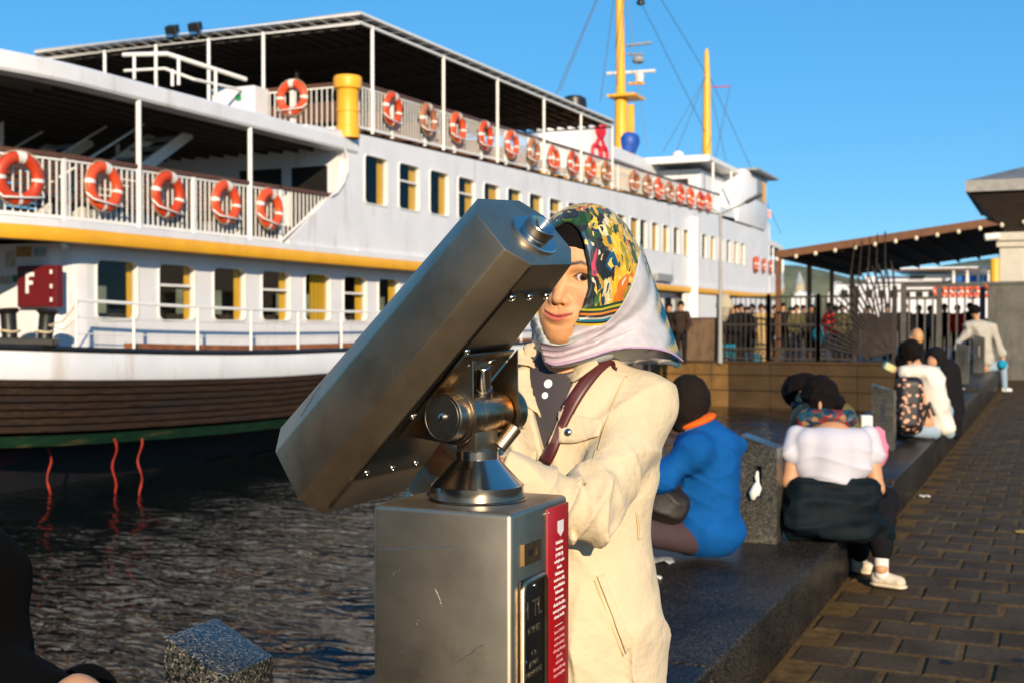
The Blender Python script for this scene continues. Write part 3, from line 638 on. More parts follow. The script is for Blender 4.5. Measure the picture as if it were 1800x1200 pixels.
# yellow ventilator
mb = MB(); mb.lathe([(.235, 0), (.235, .22), (.215, .24), (.215, .50), (.228, .51), (.228, .55), (.215, .56), (.215, .92), (.225, .94), (.27, .96), (.28, 1.02), (.28, 1.16), (.26, 1.20), (0, 1.21)], (-12.62, 20.62, 5.08), n=28, cap=False); mb.build('ventilator', m_yellow, FERRY, smooth=35)
# yellow lockers amidships on the top deck
for y0, y1, h_ in ((33.6, 36.6, .42), (37.2, 39.2, .85), (39.4, 40.9, .5)):
    mb = MB(); mb.box(-14.6, -12.95, y0, y1, ub(y0)-.03, ub(y0)+h_); mb.build('yellow_locker', m_yellow, FERRY, bevel=.03)
# funnel with its red emblem
fn = MB(); N = 40
for zz, s_ in ((5.6, 1.0), (8.9, .93), (9.05, .93)):
    for k in range(N): a_ = 2*math.pi*k/N; fn.v.append((-16.3 + 1.35*s_*math.cos(a_), 42.2 + .06*(zz-5.6) + 2.9*s_*math.sin(a_), zz))
for i in range(2):
    for k in range(N): fn.f.append([i*N+k, i*N+(k+1) % N, (i+1)*N+(k+1) % N, (i+1)*N+k]); fn.m.append(0)
fn.f.append(list(range(2*N, 3*N))); fn.m.append(0); fun = fn.build('funnel', m_white, FERRY, smooth=40)
mb = MB(); mb.lathe([(.9, 0), (.9, .12), (.5, .2), (.45, .75), (.3, .85), (0, .87)], (-16.3, 42.6, 9.05), n=24, cap=False); mb.build('funnel_top', m_black, fun, smooth=40)
m_emb = M('red_emblem_paint', (.55, .015, .03), .45)
def fsurf(dy, z): a_ = math.asin(max(-1, min(1, dy/2.8))); return Vector((-16.3 + 1.33*math.cos(a_)*(1-.021*(z-5.6)) + .05, 42.3+.06*(z-5.6)+dy, z))
def emb(pts, r_=.085): mb = MB(); mb.tube([fsurf(dy*.8 - .55, 8.05 + dz*.8) for dy, dz in pts], r_, 6); mb.build('emblem_stroke', m_emb, fun, smooth=60)
cir = lambda cy, cz, r_, a0=0, a1=360: [(cy + r_*math.cos(math.radians(a0+(a1-a0)*i/14)), cz + r_*math.sin(math.radians(a0+(a1-a0)*i/14))) for i in range(15)]
emb(cir(-.42, -.55, .36)); emb(cir(.42, -.55, .36)); emb([(-.5, -.3), (.35, .75)]); emb([(.5, -.3), (-.35, .75)]); emb(cir(0, .62, .42, 180, 360)); emb([(0, .2), (0, 1.15)]); emb([(-.42, .62), (-.5, .95)]); emb([(.42, .62), (.5, .95)]); emb([(-.18, 1.0), (.18, 1.0)])
# main mast with yards, radar and lamp
mast = MB(); mx, my = -16.3, 48.0
mast.tube([(mx, my, 8.0), (mx, my, 10.9), (mx-.02, my, 11.0), (mx-.1, my, 17.4)], [.30, .25, .20, .15], 14); ms = mast.build('main_mast', m_yellow, FERRY, smooth=40)
mb = MB(); mb.obox((mx+.36, my+.25, 9.2), (.12, 0, 0), (0, .1, 0), (0, 0, 1.3)); mb.build('mast_trunk', m_yellow, ms, bevel=.03)
mb = MB(); mb.box(mx-.45, mx+.75, my-.5, my+.9, 10.75, 10.85); mb.build('mast_platform', m_yellow, ms)
for z, xa, xb, r_, mt in ((11.75, -.6, 1.4, .07, m_band), (12.55, .2, .9, .05, m_grey_metal), (12.9, .2, 1.25, .06, m_grey_metal), (11.35, .3, .95, .06, m_yellow), (15.0, .1, .8, .025, m_grey_metal)):
    mb = MB(); mb.tube([(mx+xa*CR.x*1.0, my+xa*CR.y, z), (mx+xb*CR.x, my+xb*CR.y, z + (.12 if xb > 1 else 0))], r_, 6); mb.build('yard', mt, ms, smooth=60)
mb = MB(); mb.lathe([(.05, 0), (.17, .05), (.17, .16), (.06, .32), (.06, .4)], (mx+.8*CR.x, my+.8*CR.y, 14.55), n=12); mb.build('mast_lamp', m_black, ms, smooth=40)
mb = MB(); mb.lathe([(.2, 0), (.26, .08), (.2, .25), (0, .3)], (mx+.7*CR.x, my+.7*CR.y, 12.2), n=14, cap=False); mb.build('radar_drum', m_grey_metal, ms, smooth=40)
mb = MB(); mb.lathe([(.16, 0), (.2, .3), (.1, .4)], (mx+.75*CR.x, my+.75*CR.y, 11.4), n=12); mb.build('searchlight', m_band, ms, smooth=40)
fm = MB(); fxm, fym = -16.5, 62.4; fm.tube([(fxm, fym, 9.6), (fxm, fym, 13.6), (fxm-.02, fym, 15.4), (fxm-.02, fym, 15.75)], [.25, .20, .13, .06], 12); fmo = fm.build('fore_mast', m_yellow, FERRY, smooth=40)
mb = MB(); mb.tube([(fxm, fym, 13.75), (fxm+1.1, fym+.5, 13.8)], .03, 6); mb.build('gaff', m_emb, fmo)
T1 = Vector((mx, my, 17.2)); T2 = Vector((fxm, fym, 14.4)); B_ = lambda x, y, X: atX(x, y, X)
for k, (a_, b_) in enumerate([(T1, B_(985, 160, -16)), (T1, B_(978, 165, -15.2)), (T1, B_(1055, 180, -17)), (T1, B_(1137, 265, -15)), (T1 + Vector((0, 0, .3)), T2), (T1 + Vector((0, 0, -.9)), B_(1240, 232, -16)), (T2, B_(1165, 268, -16)), (T2, B_(1188, 268, -16)), (T2, B_(1278, 292, -16)), (Vector((fxm, fym, 14.6)), B_(1373, 412, -15.2)), (Vector((fxm+1.1, fym+.5, 13.8)), B_(1255, 290, -15)), (T1 + Vector((.3, .2, .2)), B_(1085, 150, -16))]):
    mb = MB(); mb.tube([a_, b_], .018, 4); mb.build('rigging_wire', m_wire, FERRY)
mb = MB(); c = atX(1105, 252, -16); 
for k in range(7):
    pass
mb.lathe([(.1, -.42), (.34, -.40), (.42, -.1), (.46, .12), (.38, .34), (.16, .44), (0, .45)], c, (0.1, .1, 1), 14, cap=False); mb.build('blue_cover', m_blue, FERRY, smooth=50)
# bridge: deckhouse, canopy, wheelhouse
mb = MB(); mb.box(-20.2, -13.4, 49.6, 54.0, 5.9, 7.9); mb.build('bridge_house', m_white, FERRY, bevel=.05)
mb = MB(); mb.box(-15.4, -13.9, 49.56, 49.62, 6.3, 7.5); mb.build('dark_doorway', m_black, FERRY)
mb = MB(); mb.box(-18.3, -12.75, 48.7, 54.5, 8.12, 8.30); mb.box(-18.3, -12.75, 48.6, 48.7, 8.05, 8.32); mb.build('bridge_canopy', m_white2, FERRY)
mb = MB(); mb.box(-19.0, -15.2, 42.6, 54, 7.7, 8.2); mb.build('bridge_roof', m_white, FERRY, bevel=.05)
for x, y in ((-12.8, 49.4), (-12.8, 52.5)): mb = MB(); mb.tube([(x, y, ub(y)), (x, y, 8.14)], .05, 8); mb.build('bridge_post', m_white2, FERRY)
mb = MB(); pr = [(-12.5, 52.4, 5.9), (-12.5, 58.2, 5.9), (-12.5, 58.6, 6.4), (-12.5, 58.4, 8.35), (-12.5, 54.0, 8.35), (-12.5, 53.6, 7.6), (-12.5, 52.6, 6.6)]
mb.prism(pr, (-8.2, 0, 0)); wh_ = mb.build('wheelhouse', m_white, FERRY, smooth=30, bevel=.06)
mb = MB(); mb.box(-12.49, -12.46, 56.2, 57.2, 7.15, 8.1); win_ = mb.build('wheelhouse_window', m_glass, wh_); mb = MB(); mb.box(-12.46, -12.44, 57.3, 57.7, 7.15, 8.1); mb.build('yellow_panel', m_yellow, wh_)
mb = MB(); mb.box(-20.9, -12.1, 54.6, 59.2, 8.36, 8.46); mb.build('wheelhouse_roof', m_grey_metal, wh_)
mb = MB(); mb.lathe([(.2, 0), (.24, .4), (.1, .5)], (-14.6, 50.5, 8.3), n=12); mb.build('roof_fitting', m_white2, FERRY); mb = MB(); mb.lathe([(.2, 0), (.24, .3), (.1, .4)], (-14.2, 51.6, 8.3), n=12); mb.build('roof_fitting', m_white2, FERRY)
# wall between middle deck and wheelhouse, bow deck with bulwark and canopy
strip('bridge_wing_wall', 49.8, 60.2, rect(-.06, .0, 5.85, 6.35), m_white)
mb = MB(); mb.box(-20.9, -12.7, 60.0, 60.1, 2.9, 6.2); mb.build('fore_bulkhead', m_white, FERRY)
bz = lambda y: .0030*max(0, y-21)*.8 + .0030 * max(0, y - 55) ** 2
strip('bow_bulwark', 58, BW, rect(-.08, .0, 2.9, 3.75), m_white, zadd=bz)
strip('bow_canopy', 60, 74, [(-.8, 5.3), (.03, 5.3), (.03, 5.55), (-.8, 5.6)], m_white2, zadd=lambda y: .005*(y-55)**1.6*.35)
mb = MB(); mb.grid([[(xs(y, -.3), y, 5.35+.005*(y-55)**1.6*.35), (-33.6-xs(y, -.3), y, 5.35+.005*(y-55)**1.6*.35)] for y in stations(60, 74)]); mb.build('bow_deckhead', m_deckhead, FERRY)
for y in (61.5, 64.5, 67.5, 70.5): mb = MB(); mb.tube([(xs(y, -.04), y, 3.6+bz(y)), (xs(y, -.04), y, 5.4+.005*(y-55)**1.6*.35)], .05, 8); mb.build('bow_post', m_white2, FERRY)
mb = MB(); mb.box(-20, -13.8, 60.1, 60.2, 2.9, 5.2); mb.build('fore_doorway', m_black, FERRY)
# forward hull side under the stripe, with an open boarding doorway
strip('forward_hull_side', 44.6, BW, rect(-.12, .0, .9, 2.62), m_white)
mb = MB(); mb.box(-12.95, -12.55, 45.3, 45.6, .95, 5.3); mb.hexa([(-12.62, 45.2, .95), (-12.28, 45.2, .95), (-12.40, 45.7, .95), (-12.62, 45.7, .95), (-12.62, 45.2, 5.5), (-12.28, 45.2, 5.5), (-12.40, 45.7, 5.5), (-12.62, 45.7, 5.5)]); mb.build('side_casing', m_white, FERRY)
mb = MB(); mb.box(-13.3, -13.1, 40.3, 44.6, 1.0, 2.6); mb.build('boarding_doorway', m_black, FERRY)
mb = MB(); mb.box(-12.54, -12.4, 40.5, 42.3, 2.95, 3.2); mb.build('side_box', m_grey_metal, FERRY)
# flag at the bow
q = atX(1333, 372, -15.5); mb = MB(); mb.tube([(q.x, q.y, q.z-1.8), (q.x, q.y, q.z+.2)], .03, 6); fs = mb.build('flag_staff', m_white2, FERRY)
mb = MB(); mb.grid([[(q.x+CR.x*t*.75, q.y+CR.y*t*.75+.08*math.sin(t*5), q.z+.15-.06*t), (q.x+CR.x*t*.75, q.y+CR.y*t*.75+.08*math.sin(t*5), q.z-.35-.06*t)] for t in [i/8 for i in range(9)]]); mb.build('flag', M('white_red_flag', (.7, .62, .6), .7, col2=(.6, .03, .03), scale=3, sc3=(1, 1, 1)), fs)
# red-orange reflections on the water, modelled as solid strands under the stern
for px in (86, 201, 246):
    c = atD(px, 782, 17.0); mb = MB(); mb.tube([(c.x + .02*math.sin(k*1.1+px), c.y + .03*math.sin(k*.9+px), -.13 - k*.082) for k in range(11)], [.013 + .005*math.sin(k*1.7) for k in range(11)], 6); mb.build('reflection_strand', M('red_orange_reflection', (.34, .02, .006), .6, var=.3, scale=12), FERRY, smooth=60)
# ---------------------------------------------------------------- life rings on the rails
def ring_proto(cover):
    mb = MB(); R_, r_ = .280, .083; nu, nv = 36, 12
    for i in range(nu):
        a_ = 2*math.pi*i/nu
        for j in range(nv): t = 2*math.pi*j/nv; mb.v.append((r_*.85*math.sin(t), (R_+r_*math.cos(t))*math.sin(a_), (R_+r_*math.cos(t))*math.cos(a_)))
    for i in range(nu):
        for j in range(nv): mb.f.append([i*nv+j, i*nv+(j+1) % nv, ((i+1) % nu)*nv+(j+1) % nv, ((i+1) % nu)*nv+j]); mb.m.append(0)
    me = mb.mesh('life_ring', smooth=60); me.materials.append(cover)
    bands = []
    for a0, w_ in ((4, 12), (95, 5), (184, 5), (272, 5)):
        mb = MB()
        for i in range(5):
            a_ = math.radians(a0 - w_ + 2*w_*i/4)
            for j in range(nv): t = 2*math.pi*j/nv; rr = r_+.006; mb.v.append((rr*.87*math.sin(t), (R_+rr*math.cos(t))*math.sin(a_), (R_+rr*math.cos(t))*math.cos(a_)))
        for i in range(4):
            for j in range(nv): mb.f.append([i*nv+j, i*nv+(j+1) % nv, (i+1)*nv+(j+1) % nv, (i+1)*nv+j]); mb.m.append(0)
        b_ = mb.mesh('band', smooth=60); b_.materials.append(m_band); bands.append(b_)
    mb = MB(); mb.tube([(.0, -.34, -.16), (.10, -.30, -.25), (.11, 0, -.255), (.10, .30, -.25), (.0, .34, -.16)], .014, 6); h = mb.mesh('holder_bar', smooth=60); h.materials.append(m_white2)
    mb = MB(); mb.tube([(.0, (R_+r_+.004+.014*abs(math.sin(math.pi*i/8)))*math.sin(2*math.pi*i/32), (R_+r_+.004+.014*abs(math.sin(math.pi*i/8)))*math.cos(2*math.pi*i/32)) for i in range(32)], .006, 5, closed=True); ln = mb.mesh('grab_line', smooth=60); ln.materials.append(m_rope)
    return me, bands, h, ln
RP = {0: ring_proto(m_orange), 1: ring_proto(m_rust_ring)}
def life_ring(loc, rz, label, group, old=0, s=1.0, tilt=0, holder=True):
    me, bands, h, ln = RP[old]
    o = bpy.data.objects.new('life_ring', me); COL.objects.link(o); o.location = loc; o.rotation_euler = (random.uniform(-.13, .13) if tilt is None else tilt, random.uniform(-.05, .05), rz); o.scale = (s, s, s)
    setp(o, label, 'life ring', group)
    for nm, m_ in [('band', b_) for b_ in bands] + ([('holder_bar', h)] if holder else []) + [('grab_line', ln)]:
        c = bpy.data.objects.new(nm, m_); COL.objects.link(c); c.parent = o
    return o
ordn = ['first', 'second', 'third', 'fourth', 'fifth', 'sixth', 'seventh', 'eighth', 'ninth', 'tenth']
for i, (y, z) in enumerate(((12.34, 3.40), (13.79, 3.43), (15.19, 3.45), (16.64, 3.46), (17.88, 3.46))):
    a_ = math.atan2(xs(y-.1)-xs(y+.1), .2) if y < 13.6 else 0
    life_ring((xs(y, .07), y, z), a_, 'orange life ring, %s from the left on the ferry\'s open stern deck' % ordn[i], 'life rings on the stern deck rail', tilt=[.05, -.12, -.16, -.05, -.18][i])
q = atY(514, 172, 20.84); life_ring((q.x, 20.83, q.z), -math.pi/2, 'orange life ring on the short stern-facing rail beside the yellow ventilator', 'life rings on the top deck', tilt=.05)
up = [(22.22, 5.93, 0), (23.81, 5.96, 1), (25.26, 5.99, 0), (26.77, 6.02, 0), (28.33, 6.02, 0), (29.74, 6.02, 1), (31.18, 6.02, 0), (32.66, 6.06, 0), (34.11, 6.10, 0), (35.52, 6.14, 1)]
for i, (y, z, old) in enumerate(up):
    life_ring((-12.52, y, z - .04), 0, '%s life ring, %s right of the yellow ventilator on the top deck rail' % ('faded brown' if old else 'orange', ordn[i]), 'life rings on the top deck', old, tilt=None)
up2 = [(38.25, 6.14, 1), (39.66, 6.15, 1), (40.96, 6.19, 0), (42.27, 6.2, 1), (43.66, 6.24, 0), (45.05, 6.26, 0), (46.43, 6.26, 0), (47.63, 6.31, 0)]
for i, (y, z, old) in enumerate(up2):
    life_ring((-12.52, y, z - .04), 0, '%s life ring, %s past the yellow lockers on the forward top deck rail' % ('faded brown' if old else 'orange', ordn[i]), 'life rings on the top deck', old, tilt=None, s=1.08)
def y_at(px):
    ys_ = [56 + .02*k for k in range(600)]; return min(ys_, key=lambda y: abs(900 + F_PX*(Vector((xs(y, .1), y, CAM_H))-CC).dot(CR)/(Vector((xs(y, .1), y, CAM_H))-CC).dot(CF) - px))
BOWY = [y_at(px) for px in (1319, 1331, 1343, 1355, 1366)]
for i, px in enumerate((1320, 1330, 1341, 1353, 1366)):
    y = BOWY[i]; life_ring((xs(y, .1), y, 4.15+bz(y)*.6), .25, 'orange life ring, %s from the left on the ferry\'s bow bulwark' % ordn[i], 'life rings at the bow', s=1.0)
for i, (x, y) in enumerate(((-20.95, 20.2), (-20.95, 21.6))): life_ring((x, y, 3.5), 0, 'orange life ring on the ferry\'s far stern rail, %s one' % ordn[i], 'life rings on the far rail')
# ================================================================ the pier, its fence, pergola and kiosk
PZ = .34; PYf = 34.6
m_pier = M('warm_yellow_sandstone', (.17, .095, .032), .8, var=.3, scale=2.2, bump=.4, bscale=14, stain=(.10, .06, .03), stain_scale=(1.6, 1.6, .5), stain_lo=.5, stain_hi=.7)  # warm yellow stone at the left end of the pier wall
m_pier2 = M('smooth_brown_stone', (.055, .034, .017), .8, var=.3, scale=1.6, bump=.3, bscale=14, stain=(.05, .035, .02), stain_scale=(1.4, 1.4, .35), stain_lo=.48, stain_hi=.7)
mb = MB(); mb.box(-13.2, BX0+.06, PYf+.12, 70, -3, PZ-.05); mb.box(BX0+.06, 60, PYf+.12, 70, -.2, .02); pier = mb.build('pier', m_quay, kind='structure')
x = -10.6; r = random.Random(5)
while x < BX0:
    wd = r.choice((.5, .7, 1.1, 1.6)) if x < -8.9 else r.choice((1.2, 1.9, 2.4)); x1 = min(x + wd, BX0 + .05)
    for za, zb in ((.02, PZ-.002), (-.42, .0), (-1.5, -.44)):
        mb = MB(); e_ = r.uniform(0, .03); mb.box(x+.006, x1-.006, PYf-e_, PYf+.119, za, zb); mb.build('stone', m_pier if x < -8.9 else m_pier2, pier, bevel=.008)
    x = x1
mb = MB(); mb.box(-10.6, BX0, PYf-.06, PYf+.5, PZ, PZ+.07); mb.build('coping', m_pier2, pier, bevel=.01)
m_iron = M('dark_brown_iron', (.030, .021, .015), .5, var=.3, scale=9)
m_pbrown = M('brown_pergola_paint', (.155, .062, .022), .5, var=.2, scale=5)
m_awn = M('dark_awning_cloth', (.030, .020, .014), .75, var=.3, scale=3)
m_conc = M('grey_plaster', (.13, .125, .11), .85, var=.2, scale=3, stain=(.07, .065, .05), stain_lo=.5, stain_hi=.7)
# box clad in brown panels at the pier's end
a_, b_ = atY(1186, 632, PYf+.1), atY(1262, 560, PYf+.1); mb = MB(); mb.box(a_.x-.6, b_.x, PYf+.15, PYf+1.2, PZ, b_.z); cb_ = mb.build('clad_box', M('rusty_brown_panel', (.10, .058, .03), .7, var=.4, scale=3, stain=(.16, .10, .05), stain_lo=.5, stain_hi=.7), label='brown clad box at the end of the pier behind the headscarf', cat='box', bevel=.015); shift(cb_, (a_.x, PYf+.6, PZ))
mb = MB(); mb.box(a_.x-.62, b_.x+.02, PYf+.13, PYf+1.22, b_.z, b_.z+.03); mb.build('lid', m_iron, cb_)
# fence panels, each between two posts
FZ0, FZ1 = PZ + .10, 2.22; Yf = PYf + .22
fx = [-9.05, -8.85, -7.4, -6.0, -4.6]
def fence_panel(xa, xb, label):
    f_ = empty('iron_fence', ((xa+xb)/2, Yf, PZ), label, 'fence', 'iron fence panels on the pier')
    for x_ in (xa, xb): mb = MB(); mb.box(x_-.045, x_+.045, Yf-.045, Yf+.045, PZ, FZ1+.08); mb.build('fence_post', m_iron, f_)
    for z_ in (FZ0+.05, FZ0+.32, FZ0 + 1.0, FZ1): mb = MB(); mb.box(xa, xb, Yf-.018, Yf+.018, z_-.028, z_+.028); mb.build('fence_rail', m_iron, f_)
    mb = MB(); n_ = int((xb-xa)/.135)
    for k in range(n_):
        x_ = xa + (k+.5)*(xb-xa)/n_; mb.box(x_-.012, x_+.012, Yf-.012, Yf+.012, FZ0+.05, FZ1-.02)
        mb.tube([(x_+.05*math.cos(t), Yf, FZ0+.19+.10*math.sin(t)) for t in [2*math.pi*i/8 for i in range(8)]], .009, 4, closed=True)
    mb.build('fence_bars', m_iron, f_, kind='stuff')
fence_panel(-8.85, -7.4, 'iron fence panel nearest the grey lamp post'); fence_panel(-7.4, -6.0, 'iron fence panel in front of the woman in the red jacket'); fence_panel(-6.0, -5.0, 'iron fence panel just left of the fan-shaped gate')
# fan-shaped ornamental gate: rods radiating from the lower right
gx0, gx1 = -5.0, -3.95; g = empty('ornamental_gate', ((gx0+gx1)/2, Yf, PZ), 'dark iron gate of curved rods fanning out like a peacock tail', 'gate')
for x_ in (gx0, gx1): mb = MB(); mb.box(x_-.06, x_+.06, Yf-.06, Yf+.06, PZ, 2.5); mb.build('gate_post', m_iron, g)
for k in range(21):
    t = k/20; ang = math.radians(92 + 84*t); L_ = 2.5 - .5*t; o_ = Vector((gx1-.05, Yf-.09, PZ+.35)); pts = []
    for i in range(9):
        q_ = i/8; rr = L_*q_; aa = ang + .35*(1-q_)*(.4+t) - .12*math.sin(q_*3); pts.append(o_ + Vector((rr*math.cos(aa)*.95, .02*math.sin(k), rr*math.sin(aa))))
    mb = MB(); mb.tube(pts, [.030]*8+[.010], 5); mb.build('fan_rod', m_iron, g, smooth=60)
for k, px in enumerate((1502, 1515, 1529, 1542, 1556)):
    a_ = atY(px-8, 560, Yf-.1); b_ = atY(px, 402 + 5*(4-k) + 3, Yf-.1); mb = MB(); mb.tube([a_, (a_+b_)/2 + Vector((.03*(k-2), 0, 0)), b_ - Vector((0, 0, .16)), b_ - Vector((0, 0, .12)), b_], [.022, .02, .016, .036, .006], 6); mb.build('spike', m_iron, g, smooth=60)
for R_ in (.55, .95, 1.35, 1.8): mb = MB(); mb.tube([Vector((gx1-.05, Yf-.1, PZ+.35)) + Vector((R_*math.cos(t)*.95, 0, R_*math.sin(t))) for t in [math.radians(92+84*i/14) for i in range(15)]], .016, 5); mb.build('fan_arc', m_iron, g, smooth=60)
# plain gate right of it
r2 = empty('plain_gate', (-2.9, Yf+.3, PZ), 'grey iron gate with upright bars behind the bald man', 'gate'); m_ggrey = M('weathered_grey_iron', (.07, .065, .055), .55, var=.25)
for x_ in (-3.75, -2.82, -1.72): mb = MB(); mb.box(x_-.07, x_+.07, Yf+.24, Yf+.36, PZ-.3, 2.55); mb.build('gate_post', m_ggrey, r2)
mb = MB(); mb.box(-3.75, -1.72, Yf+.25, Yf+.35, 2.46, 2.56); mb.build('top_beam', m_ggrey, r2); mb = MB(); mb.box(-3.75, -2.82, Yf+.27, Yf+.33, 2.12, 2.2); mb.build('gate_rail', m_ggrey, r2)
for k in range(9): x_ = -3.6+.205*k; mb = MB(); mb.box(x_-.022, x_+.022, Yf+.28, Yf+.32, PZ-.2, 2.46 if x_ > -2.8 else 2.14); mb.build('gate_bar', m_ggrey, r2)
# grey wall and kiosk on the right
wl = MB(); a_ = atY(1737, 497, PYf); wl.box(a_.x, a_.x+4, PYf-.2, PYf+.1, 0, a_.z-.05); w_ = shift(wl.build('stone_wall', m_conc, label='grey rendered wall at the right end of the fence', cat='wall', bevel=.01), (a_.x+2, PYf, 0))
mb = MB(); mb.box(a_.x-.05, a_.x+4.1, PYf-.25, PYf+.15, a_.z-.05, a_.z+.02); mb.build('wall_cap', m_conc, w_)
k_ = empty('kiosk', (2.6, 37, 0), 'kiosk with a broad hipped roof at the upper right corner', 'building'); m_kw = M('cream_kiosk_wall', (.52, .48, .40), .7, var=.08)
KY = 36.2; e0 = atY(1697, 318, KY-1.2); z0 = e0.z
a_ = atY(1765, 500, KY); mb = MB(); mb.box(a_.x, a_.x+7, KY, KY+5, .3, z0-.25); mb.build('kiosk_wall', m_kw, k_)
for (dx, za, zb, dp) in ((.0, .3, 3.55, .12), (-.08, 3.55, 3.72, .2), (-.16, 3.72, 3.95, .28)): mb = MB(); mb.box(a_.x-.12+dx, a_.x+.5-dx, KY-dp, KY-.001, za, zb); mb.build('pilaster', m_kw, k_, bevel=.02)
ex, ey = e0.x, KY-1.2; mb = MB()
mb.add([(ex, ey, z0), (ex+10, ey, z0), (ex+10, ey+8, z0), (ex, ey+8, z0), (ex+3.4, ey+3.2, z0+1.1), (ex+6.6, ey+3.2, z0+1.1), (ex+6.6, ey+4.8, z0+1.1), (ex+3.4, ey+4.8, z0+1.1)], [(0,1,5,4),(1,2,6,5),(2,3,7,6),(3,0,4,7),(4,5,6,7)])
rf = mb.build('roof', M('grey_lead_roof', (.16, .155, .15), .55, var=.2, scale=2), k_)
mb = MB(); mb.box(ex, ex+10, ey, ey+.1, z0-.30, z0); mb.box(ex, ex+.1, ey+.1, ey+8, z0-.30, z0); mb.build('fascia', M('weathered_fascia', (.28, .27, .25), .7, var=.2, scale=4), rf)
mb = MB(); mb.hexa([(ex+1.0, ey+1.15, z0-1.35), (ex+9, ey+1.15, z0-1.35), (ex+9, ey+7, z0-1.35), (ex+1.0, ey+7, z0-1.35), (ex+.1, ey+.1, z0-.3), (ex+9.9, ey+.1, z0-.3), (ex+9.9, ey+7.9, z0-.3), (ex+.1, ey+7.9, z0-.3)]); mb.build('soffit', m_awn, rf)
c = atY(1785, 343, ey+.6); mb = MB(); mb.lathe([(.05, 0), (.12, .1), (.14, .3), (.1, .32)], c, (.3, -.4, .6), 12); mb.build('floodlight', m_band, k_)
c = atY(1757, 415, KY-.35); mb = MB(); mb.lathe([(.08, 0), (.1, .05), (.1, .38), (.07, .4)], c, (-1, -.3, -.1), 12); mb.build('security_camera', m_band, k_)
# pergola over the pier
pg = empty('pergola', (-4, 43, PZ), 'brown pergola with a dark sloping awning and small bulbs along its edge', 'pergola')
A0 = atY(1367, 452, 36.0); A1 = atY(1800, 386, 36.0); sl = (A1.z - A0.z)/(A1.x - A0.x); PX0, PX1, PY0, PY1 = A0.x, A1.x + 1.5, 36.0, 50.5
zr = lambda x_: A0.z + sl*(x_-A0.x)
mb = MB(); mb.bar((PX0-.05, PY0, zr(PX0)+.06), (PX1, PY0, zr(PX1)+.06), .14, .22); mb.build('front_beam', m_pbrown, pg); mb = MB(); mb.bar((PX0, PY0+.1, zr(PX0)+.05), (PX0, PY1, zr(PX0)+.05), .12, .16); mb.build('side_beam', m_pbrown, pg)
mb = MB(); mb.hexa([(PX0, PY0, zr(PX0)+.0), (PX1, PY0, zr(PX1)+.0), (PX1, PY1, zr(PX1)+.0), (PX0, PY1, zr(PX0)), (PX0, PY0, zr(PX0)+.05), (PX1, PY0, zr(PX1)+.05), (PX1, PY1, zr(PX1)+.05), (PX0, PY1, zr(PX0)+.05)]); aw = mb.build('awning', m_awn, pg)
for k in range(11): x_ = PX0+.35+(PX1-PX0)*k/11; mb = MB(); mb.bar((x_, PY0+.1, zr(x_)-.06), (x_, PY1, zr(x_)-.06), .06, .10); mb.build('awning_slat', m_awn, aw)
for x_, y_ in ((PX0+.02, PY0), (PX0+.02, PY0+5), (PX0+.02, PY0+9.5), (PX0+.02, PY1), (PX1-1, PY1)): mb = MB(); mb.box(x_-.07, x_+.07, y_-.07, y_+.07, PZ, zr(x_)); mb.build('pergola_post', m_pbrown, pg)
for k in range(13): 
    x_ = PX0 + (A1.x-PX0)*k/12; mb = MB(); mb.lathe([(.0, -.06), (.04, -.045), (.06, 0), (.045, .045), (.025, .07)], (x_, PY0-.12, zr(x_)-.08), n=10, cap=False); mb.build('bulb', M('opal_bulb', (.72, .62, .45), .4), pg, smooth=60)
# street lamp
lp = empty('street_lamp', (-8.72, 34.45, PZ), 'tall grey street lamp with one slanting arm in front of the ferry', 'street lamp'); m_lp = M('galvanised_grey', (.30, .30, .28), .5, var=.1)
mb = MB(); mb.tube([(-8.72, 34.52, PZ), (-8.72, 34.52, 1.2), (-8.72, 34.52, 4.62)], [.075, .06, .045], 12); mb.build('lamp_pole', m_lp, lp, smooth=60)
b_ = atY(1312, 356, 34.5); c_ = atY(1338, 342, 34.5); mb = MB(); mb.tube([(-8.72, 34.52, 4.60), b_], .03, 8); mb.build('lamp_arm', m_lp, lp, smooth=60)
mb = MB(); dv = (c_ - b_); mb.obox((b_+c_)/2, dv*.55, Vector((0, .12, 0)), Vector((-dv.z, 0, dv.x)).normalized()*.045); mb.build('lamp_head', M('dark_lamp_head', (.09, .09, .085), .5), lp, bevel=.03)
a_ = atY(1240, 358, 34.5); mb = MB(); mb.tube([(-8.72, 34.52, 4.60), a_], .02, 6); mb.build('cross_arm', m_lp, lp, smooth=60)
# straw hat on a stick by the lamp, seen between the bars
q = atY(1274, 535, 34.9); mb = MB(); mb.lathe([(.26, -.10), (.25, .05), (.18, .22), (.08, .30), (0, .31)], q, n=16, cap=False); mb.lathe([(.24, -.1), (.10, -.34), (.05, -.5)], q, n=12); o_ = mb.build('mop_head', M('cream_mop_yarn', (.42, .37, .27), .9, var=.3, scale=20, bump=.6, bscale=30), label='cream mop head standing against the lamp post', cat='mop', smooth=50); shift(o_, q)
mb = MB(); mb.tube([q - Vector((0, 0, .45)), (q.x+.05, q.y, PZ)], .018, 6); mb.build('stick', m_rope, o_)
